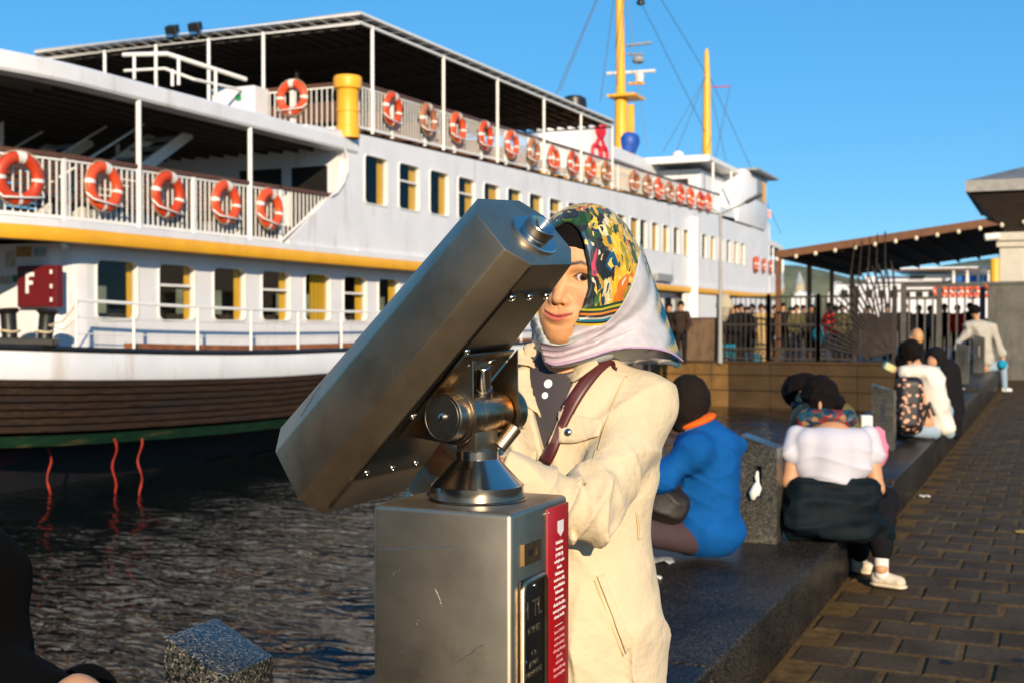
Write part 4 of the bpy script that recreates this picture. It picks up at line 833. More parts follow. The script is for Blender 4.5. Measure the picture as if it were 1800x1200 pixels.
# second ferry far behind the pier
F2 = empty('far_ferry', (-2, 84, WATER_Z), 'distant white ferry with blue benches seen above the fence', 'ferry')
def box_px(name, x0, y0_, x1, y1_, Y, dep, mat, parent, **kw):
    a_, b_ = atY(x0, y1_, Y), atY(x1, y0_, Y); mb = MB(); mb.box(a_.x, b_.x, Y, Y+dep, a_.z, b_.z); return mb.build(name, mat, parent, **kw)
box_px('superstructure', 1470, 497, 1762, 560, 84, 8, m_white, F2); box_px('roof', 1560, 468, 1762, 474, 83, 9, m_white, F2); box_px('deck_wall', 1520, 484, 1676, 497, 84.5, 7, m_white, F2); box_px('hull', 1440, 560, 1790, 590, 84, 8, m_hullblack, F2)
box_px('yellow_band', 1560, 474, 1760, 477, 82.9, .1, m_yellow, F2); box_px('blue_benches', 1678, 484, 1738, 496, 83.8, .3, M('blue_seats', (.01, .12, .42), .6, var=.5, scale=1.2), F2); box_px('dark_opening', 1600, 485, 1625, 490, 84.3, .1, m_black, F2)
q = atY(1749, 500, 82); mb = MB(); mb.tube([q, atY(1749, 455, 82)], .32, 10); mb.build('mast', m_yellow, F2)
for x_ in (1676, 1700, 1720, 1738): mb = MB(); mb.tube([atY(x_, 498, 83.5), atY(x_, 470, 83.5)], .1, 6); mb.build('deck_post', m_white2, F2)
for k in range(9): box_px('window', 1478+22*k, 510, 1490+22*k, 524, 83.95, .1, m_black, F2)
for k in range(10):
    q = atY(1652 + 9.6*k, 512, 70); life_ring(q, -math.pi/2, 'small life ring on the far jetty rail behind the gate, %s from the left' % ordn[k], 'life rings on the far jetty', s=1.0, holder=False)
mb = MB(); mb.box(-16, 14, 70.1, 71, WATER_Z-1, 1.2); mb.box(-8, 8, 70.1, 70.3, 3.2, 3.35); j_ = shift(mb.build('far_jetty', m_quay, label='dark jetty with a rail of life rings behind the fence', cat='jetty'), (0, 70, WATER_Z))
# minaret and moored boat far off
q = atY(1405, 524, 300); mn = empty('minaret', (q.x, 300, q.z-4), 'pale stone minaret far off behind the pier', 'tower')
mb = MB(); mb.lathe([(1.6, -4), (1.5, .6), (1.9, .8), (1.9, 1.4), (1.3, 1.5), (1.2, 3.4)], q, n=12); mb.build('shaft', M('pale_minaret_stone', (.42, .36, .26), .8), mn); mb = MB(); mb.lathe([(1.35, 3.4), (.1, 6.4)], q, n=12); mb.build('spire', m_grey_metal, mn)
for i, (px, py, w_, h_) in enumerate(((1455, 508, 16, 20), (1390, 520, 30, 10))):
    a_ = atY(px, py+h_/2, 120); b_ = atY(px+w_, py-h_/2, 120); mb = MB(); mb.prism([(a_.x, 120, a_.z), (b_.x, 120, a_.z), (b_.x-.3, 120, b_.z), (a_.x+.8, 120, b_.z+.2)], (0, 4, 0)); o_ = mb.build('moored_boat', m_white, label=('white slanting boat stern behind the pergola post', 'pale low boat roof left of the minaret')[i], cat='boat'); shift(o_, a_); mb = MB(); mb.box(a_.x, b_.x, 120.1, 123.8, WATER_Z-.3, a_.z-.01); mb.build('boat_hull', m_white2, o_)

# unseen building added out of frame to the left, so the steel reflects brown
tb = empty('unseen_reflector', (-20, -18, 0), 'unseen brown building added for the telescope steel to reflect', 'building'); m_tb = M('brown_reflector_stone', (.17, .115, .065), .8, var=.25, scale=.6)
mb = MB(); mb.box(-36, -5.5, -24, -14, -1.5, 8.5); tw = mb.build('reflector_wall', m_tb, tb)
mb = MB(); mb.add([(-37, -25, 8.5), (-4.5, -25, 8.5), (-4.5, -13, 8.5), (-37, -13, 8.5), (-34, -20, 11), (-7.5, -20, 11), (-7.5, -18, 11), (-34, -18, 11)], [(0,1,5,4),(1,2,6,5),(2,3,7,6),(3,0,4,7),(4,5,6,7),(3,2,1,0)]); mb.build('reflector_roof', M('dark_tile_roof', (.07, .05, .04), .8), tb)
for k in range(9):
    for z_ in (1.2, 4.8): mb = MB(); mb.box(-34.5+3.3*k, -33.0+3.3*k, -13.99, -13.9, z_, z_+2.2); mb.build('reflector_window', m_black, tw)
# ================================================================ coin-operated telescope
def telescope():
    nc = atD(899, 903, 1.60); W1, W2 = .209, .203; ZT = nc.z; BZ = 0.0
    X1, Y0 = nc.x, nc.y; X0, Y1 = X1 - W1, Y0 + W2
    root = empty('coin_telescope', ((X0+X1)/2, (Y0+Y1)/2, 0), 'stainless steel coin-operated telescope on a square pedestal in front of the woman', 'telescope')
    mb = MB(); mb.box(X0, X1, Y0, Y1, BZ, ZT); ped = mb.build('pedestal', m_steel, root, smooth=40, bevel=.007, seg=3)
    mb = MB(); mb.box(X0-.06, X1+.06, Y0-.06, Y1+.06, BZ, BZ+.012); mb.build('base_plate', m_steel, root, smooth=40, bevel=.003)
    FX = lambda x, y: atX(x, y, X1)                       # a photo pixel on the side facing the pavement
    # scratches on the side facing the sea
    r_ = random.Random(4); m_sc = M('bright_scratch', (.62, .56, .46), .3, 1.0)
    for (xa, ya, xb, yb) in ((660, 967, 800, 958), (765, 1035, 778, 1068), (740, 1080, 728, 1105), (800, 1000, 770, 1030), (700, 1150, 740, 1120), (850, 1130, 800, 1165), (690, 1010, 720, 985)):
        n_ = 9; pts = []
        for k in range(n_+1): t = k/n_; q = atY(xa+(xb-xa)*t+r_.uniform(-2, 2), ya+(yb-ya)*t+r_.uniform(-2, 2), Y0); pts.append((q.x, Y0-.0001, q.z))
        mb = MB(); mb.tube(pts, [.0002]+[r_.uniform(.0003, .0007) for _ in range(n_-1)]+[.0002], 4); mb.build('scratch', m_sc, ped)
    # coin slot plate
    c = FX(932, 969); mb = MB(); hy, hz = .029, .0145
    for (ya, yb, za, zb) in ((-hy, hy, .005, hz), (-hy, hy, -hz, -.005), (-hy, -.016, -.005, .005), (.016, hy, -.005, .005)):
        mb.box(X1, X1+.004, c.y+ya, c.y+yb, c.z+za, c.z+zb)
    cp = mb.build('coin_plate', M('worn_brass', (.42, .29, .14), .35, 1.0, var=.2, scale=60), ped)
    mb = MB(); mb.box(X1, X1+.0015, c.y-.0155, c.y+.0155, c.z-.0048, c.z+.0048); mb.build('coin_slot', m_black, cp)
    # engraved tariff plate with raised frame
    ya, yb = FX(911, 1020).y, FX(955, 1010).y; za, zb = ZT-.52, FX(935, 1010).z
    mb = MB(); mb.box(X1, X1+.004, ya, yb, za, zb); tp = mb.build('tariff_plate', M('dark_engraved_plate', (.05, .048, .045), .25, .9, var=.2), ped, smooth=40, bevel=.003)
    mb = MB(); rr = []
    for (y, z) in ((ya+.004, za), (ya+.004, zb-.012), (ya+.009, zb-.005), (ya+.014, zb-.004), (yb-.014, zb-.004), (yb-.009, zb-.005), (yb-.004, zb-.012), (yb-.004, za)): rr.append((X1+.005, y, z))
    mb.tube(rr, .0042, 8); mb.build('plate_frame', M('brassy_steel_edge', (.42, .34, .22), .3, 1.0, var=.25, scale=40), tp, smooth=60)
    m_engr = M('raised_lettering', (.24, .20, .14), .3, .8, var=.3, scale=90)
    def text(body, size, pos, mat, parent, name, align='CENTER', depth=.0006, roty=0, sx=1.0, space=1.0):
        cu = bpy.data.curves.new(name, 'FONT'); cu.body = body; cu.size = size; cu.align_x = align; cu.align_y = 'TOP'; cu.extrude = depth; cu.space_line = space; cu.resolution_u = 2
        t = bpy.data.objects.new('t', cu); COL.objects.link(t); bpy.context.view_layer.update()
        me = bpy.data.meshes.new_from_object(t.evaluated_get(bpy.context.evaluated_depsgraph_get())); bpy.data.objects.remove(t); bpy.data.curves.remove(cu)
        # text plane faces +x: text x -> +y, text y -> +z
        Mx = Matrix(((0, 0, 1, 0), (sx, 0, 0, 0), (0, 1, 0, 0), (0, 0, 0, 1))); me.transform(Mx); me.transform(Matrix.Translation(Vector(pos) - ORG[parent.name]))
        o = link(name, me, mat, parent); return o
    ym = (ya + yb) / 2
    text('1 TL', .034, (X1+.0042, ym, zb-.028), m_engr, tp, 'lettering', sx=.9)
    text('ATINIZ', .013, (X1+.0042, ym, zb-.066), m_engr, tp, 'lettering')
    text('1 TL\nJETON\nKULLANINIZ', .010, (X1+.0042, ym, zb-.100), m_engr, tp, 'lettering', space=1.3)
    for (y, z) in ((ym, zb-.013), (ya+.012, FX(923, 1160).z), (yb-.004, FX(966, 1132).z)):
        mb = MB(); mb.lathe([(.0035, 0), (.0033, .002), (.002, .0032)], (X1+.004, y, z), (1, 0, 0), 12); mb.build('screw', m_steel_b, tp, smooth=50)
    # red notice strip wrapped on the far edge
    ra = FX(961, 900).y; rb = Y1 - .001
    m_rednotice = M('glossy_red_notice', (.36, .004, .008), .25, var=.06)
    mb = MB(); mb.box(X1-.001, X1+.0022, ra, rb, ZT-.6, ZT-.010); rn = mb.build('red_notice', m_rednotice, ped, smooth=40, bevel=.0012)
    m_txt = M('white_print', (.78, .72, .72), .5); rm = (ra + rb) / 2; XT = X1 + .0026
    sh = FX(978, 927); mb = MB(); mb.prism([(XT, rm+.006+dy, sh.z+dz) for dy, dz in ((-.011, .010), (.011, .010), (.011, -.006), (0, -.013), (-.011, -.006))], (.0005, 0, 0)); mb.build('shield_mark', m_txt, rn)
    tr = ['Dürbünlerin', 'koronavirüs', '(COVID-19)', 'nedeniyle maske', 'olmadan', 'kullanılmaması', 'önemle rica edilir;', 'ayrıca dürbünlerin', 'kullanımından', 'önce ve sonra', 'ellerinizi dezenfekte', 'etmeniz ya da eldiven', 'takmanız önerilir.']
    en = ['Due to COVID-19', 'measures, wearing', 'mask is mandatory', 'while using telescopes;', 'please also', 'sanitize hands', 'before and after using', 'them or wear gloves']
    t1 = FX(978, 948).z; step = (t1 - FX(978, 1088).z) / 13
    text('\n'.join(tr), step * .82, (XT, rm+.002, t1), m_txt, rn, 'lettering', sx=.78, space=1.22, depth=.0002)
    t2 = FX(978, 1104).z
    mb = MB(); mb.box(XT-.0004, XT+.0002, rm-.014, rm+.014, FX(978,1097).z-.0005, FX(978,1097).z+.0005); mb.build('divider_line', m_txt, rn)
    text('\n'.join(en), step * .78, (XT, rm+.002, t2), M('pale_pink_print', (.62, .30, .30), .5), rn, 'lettering', sx=.74, space=1.28, depth=.0002)
    mb = MB(); mb.lathe([(.002, 0), (.0018, .0015)], (X1+.0022, ra+.003, ZT-.016), (1, 0, 0), 10); mb.build('rivet', m_steel_b, rn)
    # mount: conical foot, collar, post
    cx, cy = (X0+X1)/2 + .004, (Y0+Y1)/2 + .006
    mb = MB(); mb.lathe([(.066, 0), (.0665, .002), (.0665, .021), (.064, .0225), (.031, .058), (.030, .058)], (cx, cy, ZT), n=64); mb.build('conical_foot', m_steel_b, root, smooth=30)
    mb = MB(); mb.lathe([(.0675, 0), (.070, .0012), (.0675, .003)], (cx, cy, ZT), n=48, cap=False); mb.build('weld_ring', m_steel_r, root, smooth=60)
    mb = MB(); mb.lathe([(.0300, .056), (.0300, .069), (.0285, .0695), (.0285, .070)], (cx, cy, ZT), n=48); mb.build('collar', m_steel_b, root, smooth=30)
    # telescope frame of reference
    w = Vector((.22404, .97324, .05117)).normalized(); v = Vector((-.67261, .11641, .73079)); v = (v - w*v.dot(w)).normalized(); u = Vector((-.70527, .19814, -.68069)); u = (u - w*u.dot(w) - v*u.dot(v)).normalized()
    E0 = Vector((-.64715, 1.50908, 1.57434)); L = .488
    dims = lambda q: tuple(p0 + (p1 - p0) * q / L for p0, p1 in ((.0764, .1119), (.0626, .0739), (.0300, .0285), (.0296, .0348)))
    a, b, ca, cb = dims(0)
    wh = Vector((w.x, w.y, 0)).normalized(); nh = Vector((-wh.y, wh.x, 0))
    mb = MB(); pc = Vector((cx, cy, ZT + .069))
    mb.obox(pc + Vector((0, 0, .024)), wh*.0255, nh*.018, Vector((0, 0, .026))); mb.build('neck', m_steel, root, smooth=40, bevel=.002)
    pv = pc + Vector((0, 0, .052)); R0 = .030
    # pivot barrel in three rings plus end caps
    mb = MB(); h = .046
    mb.lathe([(R0, -h), (R0, -.017), (R0-.0012, -.0165), (R0-.0012, -.0155), (R0, -.015), (R0, .020), (R0-.0012, .0205), (R0-.0012, .0215), (R0, .022), (R0, h)], pv, wh, 48)
    mb.build('pivot_barrel', m_steel_r, root, smooth=30)
    for s in (-1, 1):
        mb = MB(); base = pv + wh * (s * (h + .004))
        mb.lathe([(.034, 0), (.0365, .003), (.0365, .006), (.0335, .0065), (.0335, .026), (.0325, .0275), (.031, .0275), (.0305, .0268), (.0285, .0268), (.028, .0275), (.0045, .0275), (.0045, .0310), (.0022, .0310), (.0018, .029)], base, wh * s, 48)
        cap = mb.build('end_cap', m_steel_r, root, smooth=30)
        mb = MB(); mb.lathe([(.0062, 0), (.0062, .0035), (.004, .005)], base + wh * s * .027, wh * s, 14); mb.build('cap_bolt', m_steel_b, cap, smooth=40)
    mb = MB(); d = (nh * -.35 + wh * .55 + Vector((0, 0, .75))).normalized(); q = pc + wh*.026 + nh*-.02 + Vector((0, 0, .004))
    mb.lathe([(.0105, 0), (.0105, .036), (.0095, .037)], q, d, 24); mb.build('lock_stub', m_steel, root, smooth=40)
    mb = MB(); q = pv + nh*-.010 + Vector((0, 0, .026)) + wh*.004; d = (nh*-.30 + wh*-.45 + Vector((0, 0, .8))).normalized()
    mb.lathe([(.0112, 0), (.0118, .004), (.0118, .013), (.0095, .014), (.0095, .017), (.0105, .018), (.0105, .052), (.0095, .053)], q, d, 24); mb.build('lock_knob', m_steel_b, root, smooth=40)
    # side plates carrying the tube
    under = lambda uu, ww: E0 + u * uu + w * ww - v * (dims(uu)[1] + .0035)
    for s in (-1, 1):
        off = .050 if s > 0 else -.050; mb = MB(); c0 = pv + wh * (off * .94)
        A = under(.165, off); B = under(.335, off); up = (A - B).normalized()
        pts = [A, B]; ax = wh
        e1 = up; e2 = (-v)
        for k in range(9):
            an = math.radians(215 + 130 * k / 8); pts.append(c0 + (e1 * math.cos(an) + e2 * -math.sin(an)) * .040)
        n = w * (.0026)
        pts = [p - w * ((p - pv).dot(w) - off) for p in pts]
        mb.prism(pts, n * s); mb.build('side_plate', m_steel_r, root, smooth=30, bevel=.0008)
    mb = MB(); mb.obox(under(.250, 0) - v*.002, w*.056, u*.090, v*.002); mb.build('saddle_plate', m_steel_r, root, smooth=40, bevel=.001)
    for ww in (-.022, .022):
        mb = MB(); mb.lathe([(.011, 0), (.010, .003), (.004, .004)], under(.185, ww) - v*.004, -v, 20); mb.build('saddle_bolt', m_steel_r, root, smooth=50)
    # the tube: eight-sided box, wider towards the lens
    o8 = lambda q: [(-q[0]+q[2], q[1]), (q[0]-q[2], q[1]), (q[0], q[1]-q[3]), (q[0], -q[1]+q[3]), (q[0]-q[2], -q[1]), (-q[0]+q[2], -q[1]), (-q[0], -q[1]+q[3]), (-q[0], q[1]-q[3])]
    cut = lambda ww, vv: L - .0825*ww - .15*vv
    mb = MB(); e = [E0 + w*x + v*y for x, y in o8(dims(0))]; l = [E0 + w*x + v*y + u*cut(x, y) for x, y in o8(dims(L))]
    mb.add(e + l, [tuple(range(8)), tuple(range(15, 7, -1))] + [(i, i+8, (i+1) % 8 + 8, (i+1) % 8) for i in range(8)])
    tube = mb.build('telescope_tube', m_steel, root, smooth=25, bevel=.0022, seg=2)
    # bottom cover panel with screws, standing off the tube
    hw = lambda q: dims(q)[0] - dims(q)[2]
    mb = MB(); lo = lambda q, s, t: E0 + u*q + w*(s*(hw(q)-.003)) - v*(dims(q)[1] + t)
    mb.hexa([lo(.048,-1,.0003), lo(.048,1,.0003), lo(.425,1,.0003), lo(.425,-1,.0003), lo(.048,-1,.0022), lo(.048,1,.0022), lo(.425,1,.0022), lo(.425,-1,.0022)])
    bp_ = mb.build('cover_panel', M('dark_steel_panel', (.10, .09, .075), .34, 1.0, var=.25, scale=6, rvar=.06), tube, bevel=.0006)
    for uu, ww in ((.058, -.82), (.058, 0), (.058, .82), (.160, -.84), (.290, -.86), (.410, -.86), (.412, -.1), (.412, .6)):
        mb = MB(); mb.lathe([(.0056, 0), (.0054, .0018), (.0036, .0032), (.0018, .0032), (.0014, .0018)], lo(uu, ww, .0022), -v, 16); mb.build('panel_screw', m_steel_b, bp_, smooth=50)
    for q0, q1 in ((.003, .046), (.428, L-.004)):
        pts = [lo(q0+(q1-q0)*k/12, -1.06, .0003) for k in range(13)]; mb = MB(); mb.tube(pts, [.0022 + .0007*(k % 2) for k in range(13)], 6); mb.build('weld_seam', m_steel_r, tube, smooth=60)
    mb = MB(); mb.add([lo(.046,-1.07,.0006), lo(.428,-1.05,.0006), lo(.428,-1.0,.0007), lo(.046,-1.0,.0007)], [(0,1,2,3)]); mb.build('panel_gap', m_black, tube)
    # scratch on the upper bevel, lens at the low end
    mb = MB(); cm = lambda q, t: E0 + u*q + w*(-dims(q)[0]+dims(q)[2]*t) + v*(dims(q)[1]-dims(q)[3]*(1-t)) + (-w*cb + v*ca).normalized()*.0003
    sc = [cm(.360+.062*k/8, .85-.07*k+.05*math.sin(k*2.3)) for k in range(9)]
    mb.tube(sc, [.0004, .0007, .0009, .0007, .0009, .0008, .0006, .0005, .0003], 5); mb.build('scratch', M('dark_scratch', (.02, .02, .02), .5), tube)
    mb = MB(); mb.lathe([(.042, 0), (.042, .006), (.036, .006), (.036, .001)], E0 + u*(L-.002), u, 40); mb.build('lens_rim', m_steel_b, tube, smooth=30)
    # eyepiece
    ec = E0 + w*.0069 - v*.0108
    mb = MB(); mb.lathe([(.0, .0), (.0355, .0), (.0355, .0055), (.034, .0068), (.0225, .0072), (.0218, .008), (.0214, .0225), (.0206, .0236), (.0180, .0236), (.0172, .0226), (.0080, .0150), (.0075, .0140), (.0075, .008), (0, .008)], ec, -u, 64, cap=False)
    ep = mb.build('eyepiece', m_steel_b, root, smooth=25)
    mb = MB(); mb.lathe([(0, .0), (.0075, .0), (.0075, .001), (0, .001)], ec - u*.0105, -u, 24, cap=False); mb.build('eyepiece_lens', M('black_lens_glass', (.004, .004, .006), .03), ep)
telescope()
# ================================================================ people: smooth bodies from distance fields
def cap(P, a, b, ra, rb=None):
    a = np.asarray(a, float); b = np.asarray(b, float); rb = ra if rb is None else rb; ab = b - a
    t = np.clip(((P - a) @ ab) / (ab @ ab + 1e-12), 0, 1); return np.linalg.norm(P - a - t[:, None] * ab, axis=1) - (ra + (rb - ra) * t)
def ell(P, c, r, R=None):
    q = P - np.asarray(c, float)
    if R is not None: q = q @ np.asarray(R, float)
    r = np.asarray(r, float); k0 = np.linalg.norm(q / r, axis=1); k1 = np.linalg.norm(q / (r * r), axis=1) + 1e-9; return k0 * (k0 - 1) / k1
def rbox(P, c, h, rad, R=None):
    q = P - np.asarray(c, float)
    if R is not None: q = q @ np.asarray(R, float)
    d = np.abs(q) - (np.asarray(h, float) - rad); return np.linalg.norm(np.maximum(d, 0), axis=1) + np.minimum(d.max(1), 0) - rad
def smin(a, b, k=.02):
    h = np.clip(.5 + .5 * (b - a) / k, 0, 1); return b + (a - b) * h - k * h * (1 - h)
def smax(a, b, k=.01): return -smin(-a, -b, k)
def sun_(k, *ds):
    o = ds[0]
    for d in ds[1:]: o = smin(o, d, k)
    return o
def rotm(yaw=0, pitch=0, roll=0):
    """columns: right, out of the face (towards the camera at yaw 0), up"""
    cy, sy = math.cos(yaw), math.sin(yaw); Rz = np.array([[cy, -sy, 0], [sy, cy, 0], [0, 0, 1]])
    cp, sp = math.cos(pitch), math.sin(pitch); Rx = np.array([[1, 0, 0], [0, cp, -sp], [0, sp, cp]])
    cr, sr = math.cos(roll), math.sin(roll); Ry = np.array([[cr, 0, sr], [0, 1, 0], [-sr, 0, cr]])
    return Rz @ Ry @ Rx @ np.diag([1, -1, 1])
def wob(P, f, seed, n=6):
    r = np.random.default_rng(seed); o = np.zeros(len(P))
    for i in range(n):
        d = r.normal(size=3); d /= np.linalg.norm(d); o += np.sin(P @ d * f * r.uniform(.6, 1.6) + r.uniform(0, 6.28) + 1.3 * np.sin(P @ r.normal(size=3) * f * .35))
    return o / n
def mesh_sdf(f, lo, hi, h, name='m', proj=2):
    lo = np.asarray(lo, float); hi = np.asarray(hi, float); n = np.maximum(3, np.ceil((hi - lo) / h).astype(int) + 1)
    ax = [lo[i] + h * np.arange(n[i]) for i in range(3)]; G = np.stack(np.meshgrid(*ax, indexing='ij'), -1).reshape(-1, 3)
    Q = 4; nc_ = (n - 1 + Q - 1) // Q + 1; axc = [lo[i] + h * Q * np.arange(nc_[i]) for i in range(3)]
    Gc = np.stack(np.meshgrid(*axc, indexing='ij'), -1).reshape(-1, 3); Vc = np.concatenate([f(Gc[i:i+200000]) for i in range(0, len(Gc), 200000)]).reshape(nc_)
    nearc = np.abs(Vc) < Q * h * 2.2; blk = np.zeros(nc_ - 1, bool)
    for o in np.ndindex(2, 2, 2):
        s_ = tuple(slice(o[i], nc_[i] - 1 + o[i]) for i in range(3)); blk |= nearc[s_]
    ii = [np.minimum(np.arange(n[i]) // Q, nc_[i] - 2) for i in range(3)]; act0 = blk[np.ix_(*ii)]
    for i in range(3):                                            # points on block borders belong to both blocks
        jj = list(ii); jj[i] = np.maximum(ii[i] - (np.arange(n[i]) % Q == 0), 0); act0 |= blk[np.ix_(*jj)]
    V = np.where(Vc[np.ix_(*ii)] < 0, -1.0, 1.0).reshape(-1) * 9 * h; w_ = np.flatnonzero(act0.reshape(-1))
    for i in range(0, len(w_), 400000): V[w_[i:i+400000]] = f(G[w_[i:i+400000]])
    V = V.reshape(n); V[np.abs(V) < 1e-9] = 1e-9; ins = V < 0
    S = np.zeros((n[0]-1, n[1]-1, n[2]-1, 3)); Ct = np.zeros(S.shape[:3])
    sl = lambda o: tuple(slice(o[i], n[i] - 1 + o[i]) for i in range(3))
    for axis in range(3):
        others = [i for i in range(3) if i != axis]
        for u_ in (0, 1):
            for v_ in (0, 1):
                o0 = [0, 0, 0]; o0[others[0]] = u_; o0[others[1]] = v_; o1 = list(o0); o1[axis] = 1
                va, vb = V[sl(o0)], V[sl(o1)]; m = (va < 0) != (vb < 0); t = np.where(m, va / np.where(m, va - vb, 1), 0)
                for i in range(3): S[..., i] += m * (o0[i] + (t if i == axis else 0))
                Ct += m
    act = Ct > 0; idx = -np.ones(act.shape, int); idx[act] = np.arange(act.sum()); cells = np.argwhere(act)
    vs = lo + h * (cells + S[act] / Ct[act][:, None]); faces = []
    for axis in range(3):
        o = [i for i in range(3) if i != axis]; a0 = [slice(None)] * 3; a0[axis] = slice(0, n[axis]-1); a1 = [slice(None)] * 3; a1[axis] = slice(1, n[axis])
        ch = ins[tuple(a0)] != ins[tuple(a1)]; E_ = np.argwhere(ch)
        E_ = E_[(E_[:, o[0]] >= 1) & (E_[:, o[1]] >= 1) & (E_[:, o[0]] < n[o[0]]-1) & (E_[:, o[1]] < n[o[1]]-1)]
        if not len(E_): continue
        q = []
        for du, dv in ((-1, -1), (0, -1), (0, 0), (-1, 0)):
            c = E_.copy(); c[:, o[0]] += du; c[:, o[1]] += dv; q.append(idx[c[:, 0], c[:, 1], c[:, 2]])
        q = np.stack(q, 1); s = ins[E_[:, 0], E_[:, 1], E_[:, 2]]
        if axis == 1: s = ~s
        q[~s] = q[~s][:, ::-1]; faces.append(q)
    F = np.concatenate(faces); e = h * .05
    for _ in range(proj):
        d0 = f(vs); g = np.stack([(f(vs + e * np.eye(3)[i]) - d0) / e for i in range(3)], 1); g2 = (g * g).sum(1) + 1e-6
        st = np.clip(d0 / g2, -h * .5, h * .5); vs = vs - g * st[:, None]
    return vs, F
def sdf_object(name, f, lo, hi, h, mats, root=None, base=None, colf=None, zone=None, proj=2, matf=None):
    """mesh in the camera-aligned ground frame (right, ahead, up); colf gives per-vertex colours, zone a per-vertex weight"""
    vs, F = mesh_sdf(f, lo, hi, h, name, proj); me = bpy.data.meshes.new(name)
    b = np.asarray(base if base is not None else (0, 0, 0), float)
    me.vertices.add(len(vs)); me.vertices.foreach_set('co', (vs - b).astype(np.float32).ravel())
    me.loops.add(F.size); me.loops.foreach_set('vertex_index', F.astype(np.int32).ravel())
    me.polygons.add(len(F)); me.polygons.foreach_set('loop_start', (np.arange(len(F)) * 4).astype(np.int32))
    me.polygons.foreach_set('use_smooth', [True] * len(F)); me.update(calc_edges=True); me.validate()
    if colf is not None:
        at_ = me.color_attributes.new('col', 'FLOAT_COLOR', 'POINT'); c = colf(vs); at_.data.foreach_set('color', np.concatenate([c, np.ones((len(c), 1))], 1).astype(np.float32).ravel())
    if zone is not None:
        at_ = me.attributes.new('zone', 'FLOAT', 'POINT'); at_.data.foreach_set('value', zone(vs).astype(np.float32))
    o = bpy.data.objects.new(name, me); COL.objects.link(o)
    for m in (mats if isinstance(mats, list) else [mats]): me.materials.append(m)
    if matf is not None:
        fc = vs[F].mean(1); me.polygons.foreach_set('material_index', matf(fc).astype(np.int32))
    if root is None: place(o, b)
    else: o.parent = root
    return o
FWD0 = Vector((-math.sin(YAW), math.cos(YAW), 0))
def place(o, b):
    """an object whose vertices are in the camera-aligned frame, relative to b"""
    p = CR * float(b[0]) + FWD0 * float(b[1]) + Vector((0, 0, float(b[2]))); o.location = p; o.rotation_euler = (0, 0, YAW); ORG[o.name] = p; return o
def lp(px, py, D):
    p = atD(px, py, D); return np.array([p.dot(CR), p.dot(FWD0), p.z])
def to_world(v): return CR * float(v[0]) + FWD0 * float(v[1]) + Vector((0, 0, float(v[2])))
def attr_mat(name, rough=.5, sss=0, attr='col', bump=0, bscale=200, spec=.4, sheen=0):
    m = bpy.data.materials.new(name); m.use_nodes = True; nt = m.node_tree; b = nt.nodes['Principled BSDF']; b.inputs['Roughness'].default_value = rough; b.inputs['Specular IOR Level'].default_value = spec
    a_ = nt.nodes.new('ShaderNodeAttribute'); a_.attribute_name = attr; nz = _n(nt, 'ShaderNodeTexNoise', i_Scale=55., i_Detail=4); nt.links.new(mapped(nt), nz.inputs['Vector'])
    g = ramp(nt, nz.outputs[0], [(.3, (.90, .88, .88)), (.7, (1.06, 1.05, 1.05))]); nt.links.new(mixc(nt, 1.0, a_.outputs[0], g, 'MULTIPLY'), b.inputs['Base Color'])
    if sss: b.inputs['Subsurface Weight'].default_value = sss; b.inputs['Subsurface Radius'].default_value = (.012, .005, .003); b.inputs['Subsurface Scale'].default_value = .4
    if bump:
        n3 = _n(nt, 'ShaderNodeTexNoise', i_Scale=bscale, i_Detail=3); nt.links.new(mapped(nt), n3.inputs['Vector']); bp = _n(nt, 'ShaderNodeBump', i_Strength=bump, i_Distance=.001); nt.links.new(n3.outputs[0], bp.inputs['Height']); nt.links.new(bp.outputs[0], b.inputs['Normal'])
    return m
m_skin = M('warm_skin', (.50, .255, .135), .5, var=.08, scale=30, spec=.35)
m_hair = M('black_hair', (.006, .004, .0035), .82, var=.4, scale=60, sc3=(6, 6, 1), bump=.5, bscale=120)
def bvh_of(objs):
    from mathutils.bvhtree import BVHTree
    vs, fs = [], []
    for o in objs:
        M_ = Matrix.LocRotScale(o.location if not o.parent else o.parent.location, o.rotation_euler if not o.parent else o.parent.rotation_euler, None); b0 = len(vs)
        vs += [M_ @ v.co for v in o.data.vertices]; fs += [[b0 + i for i in p.vertices] for p in o.data.polygons]
    return BVHTree.FromPolygons(vs, fs)
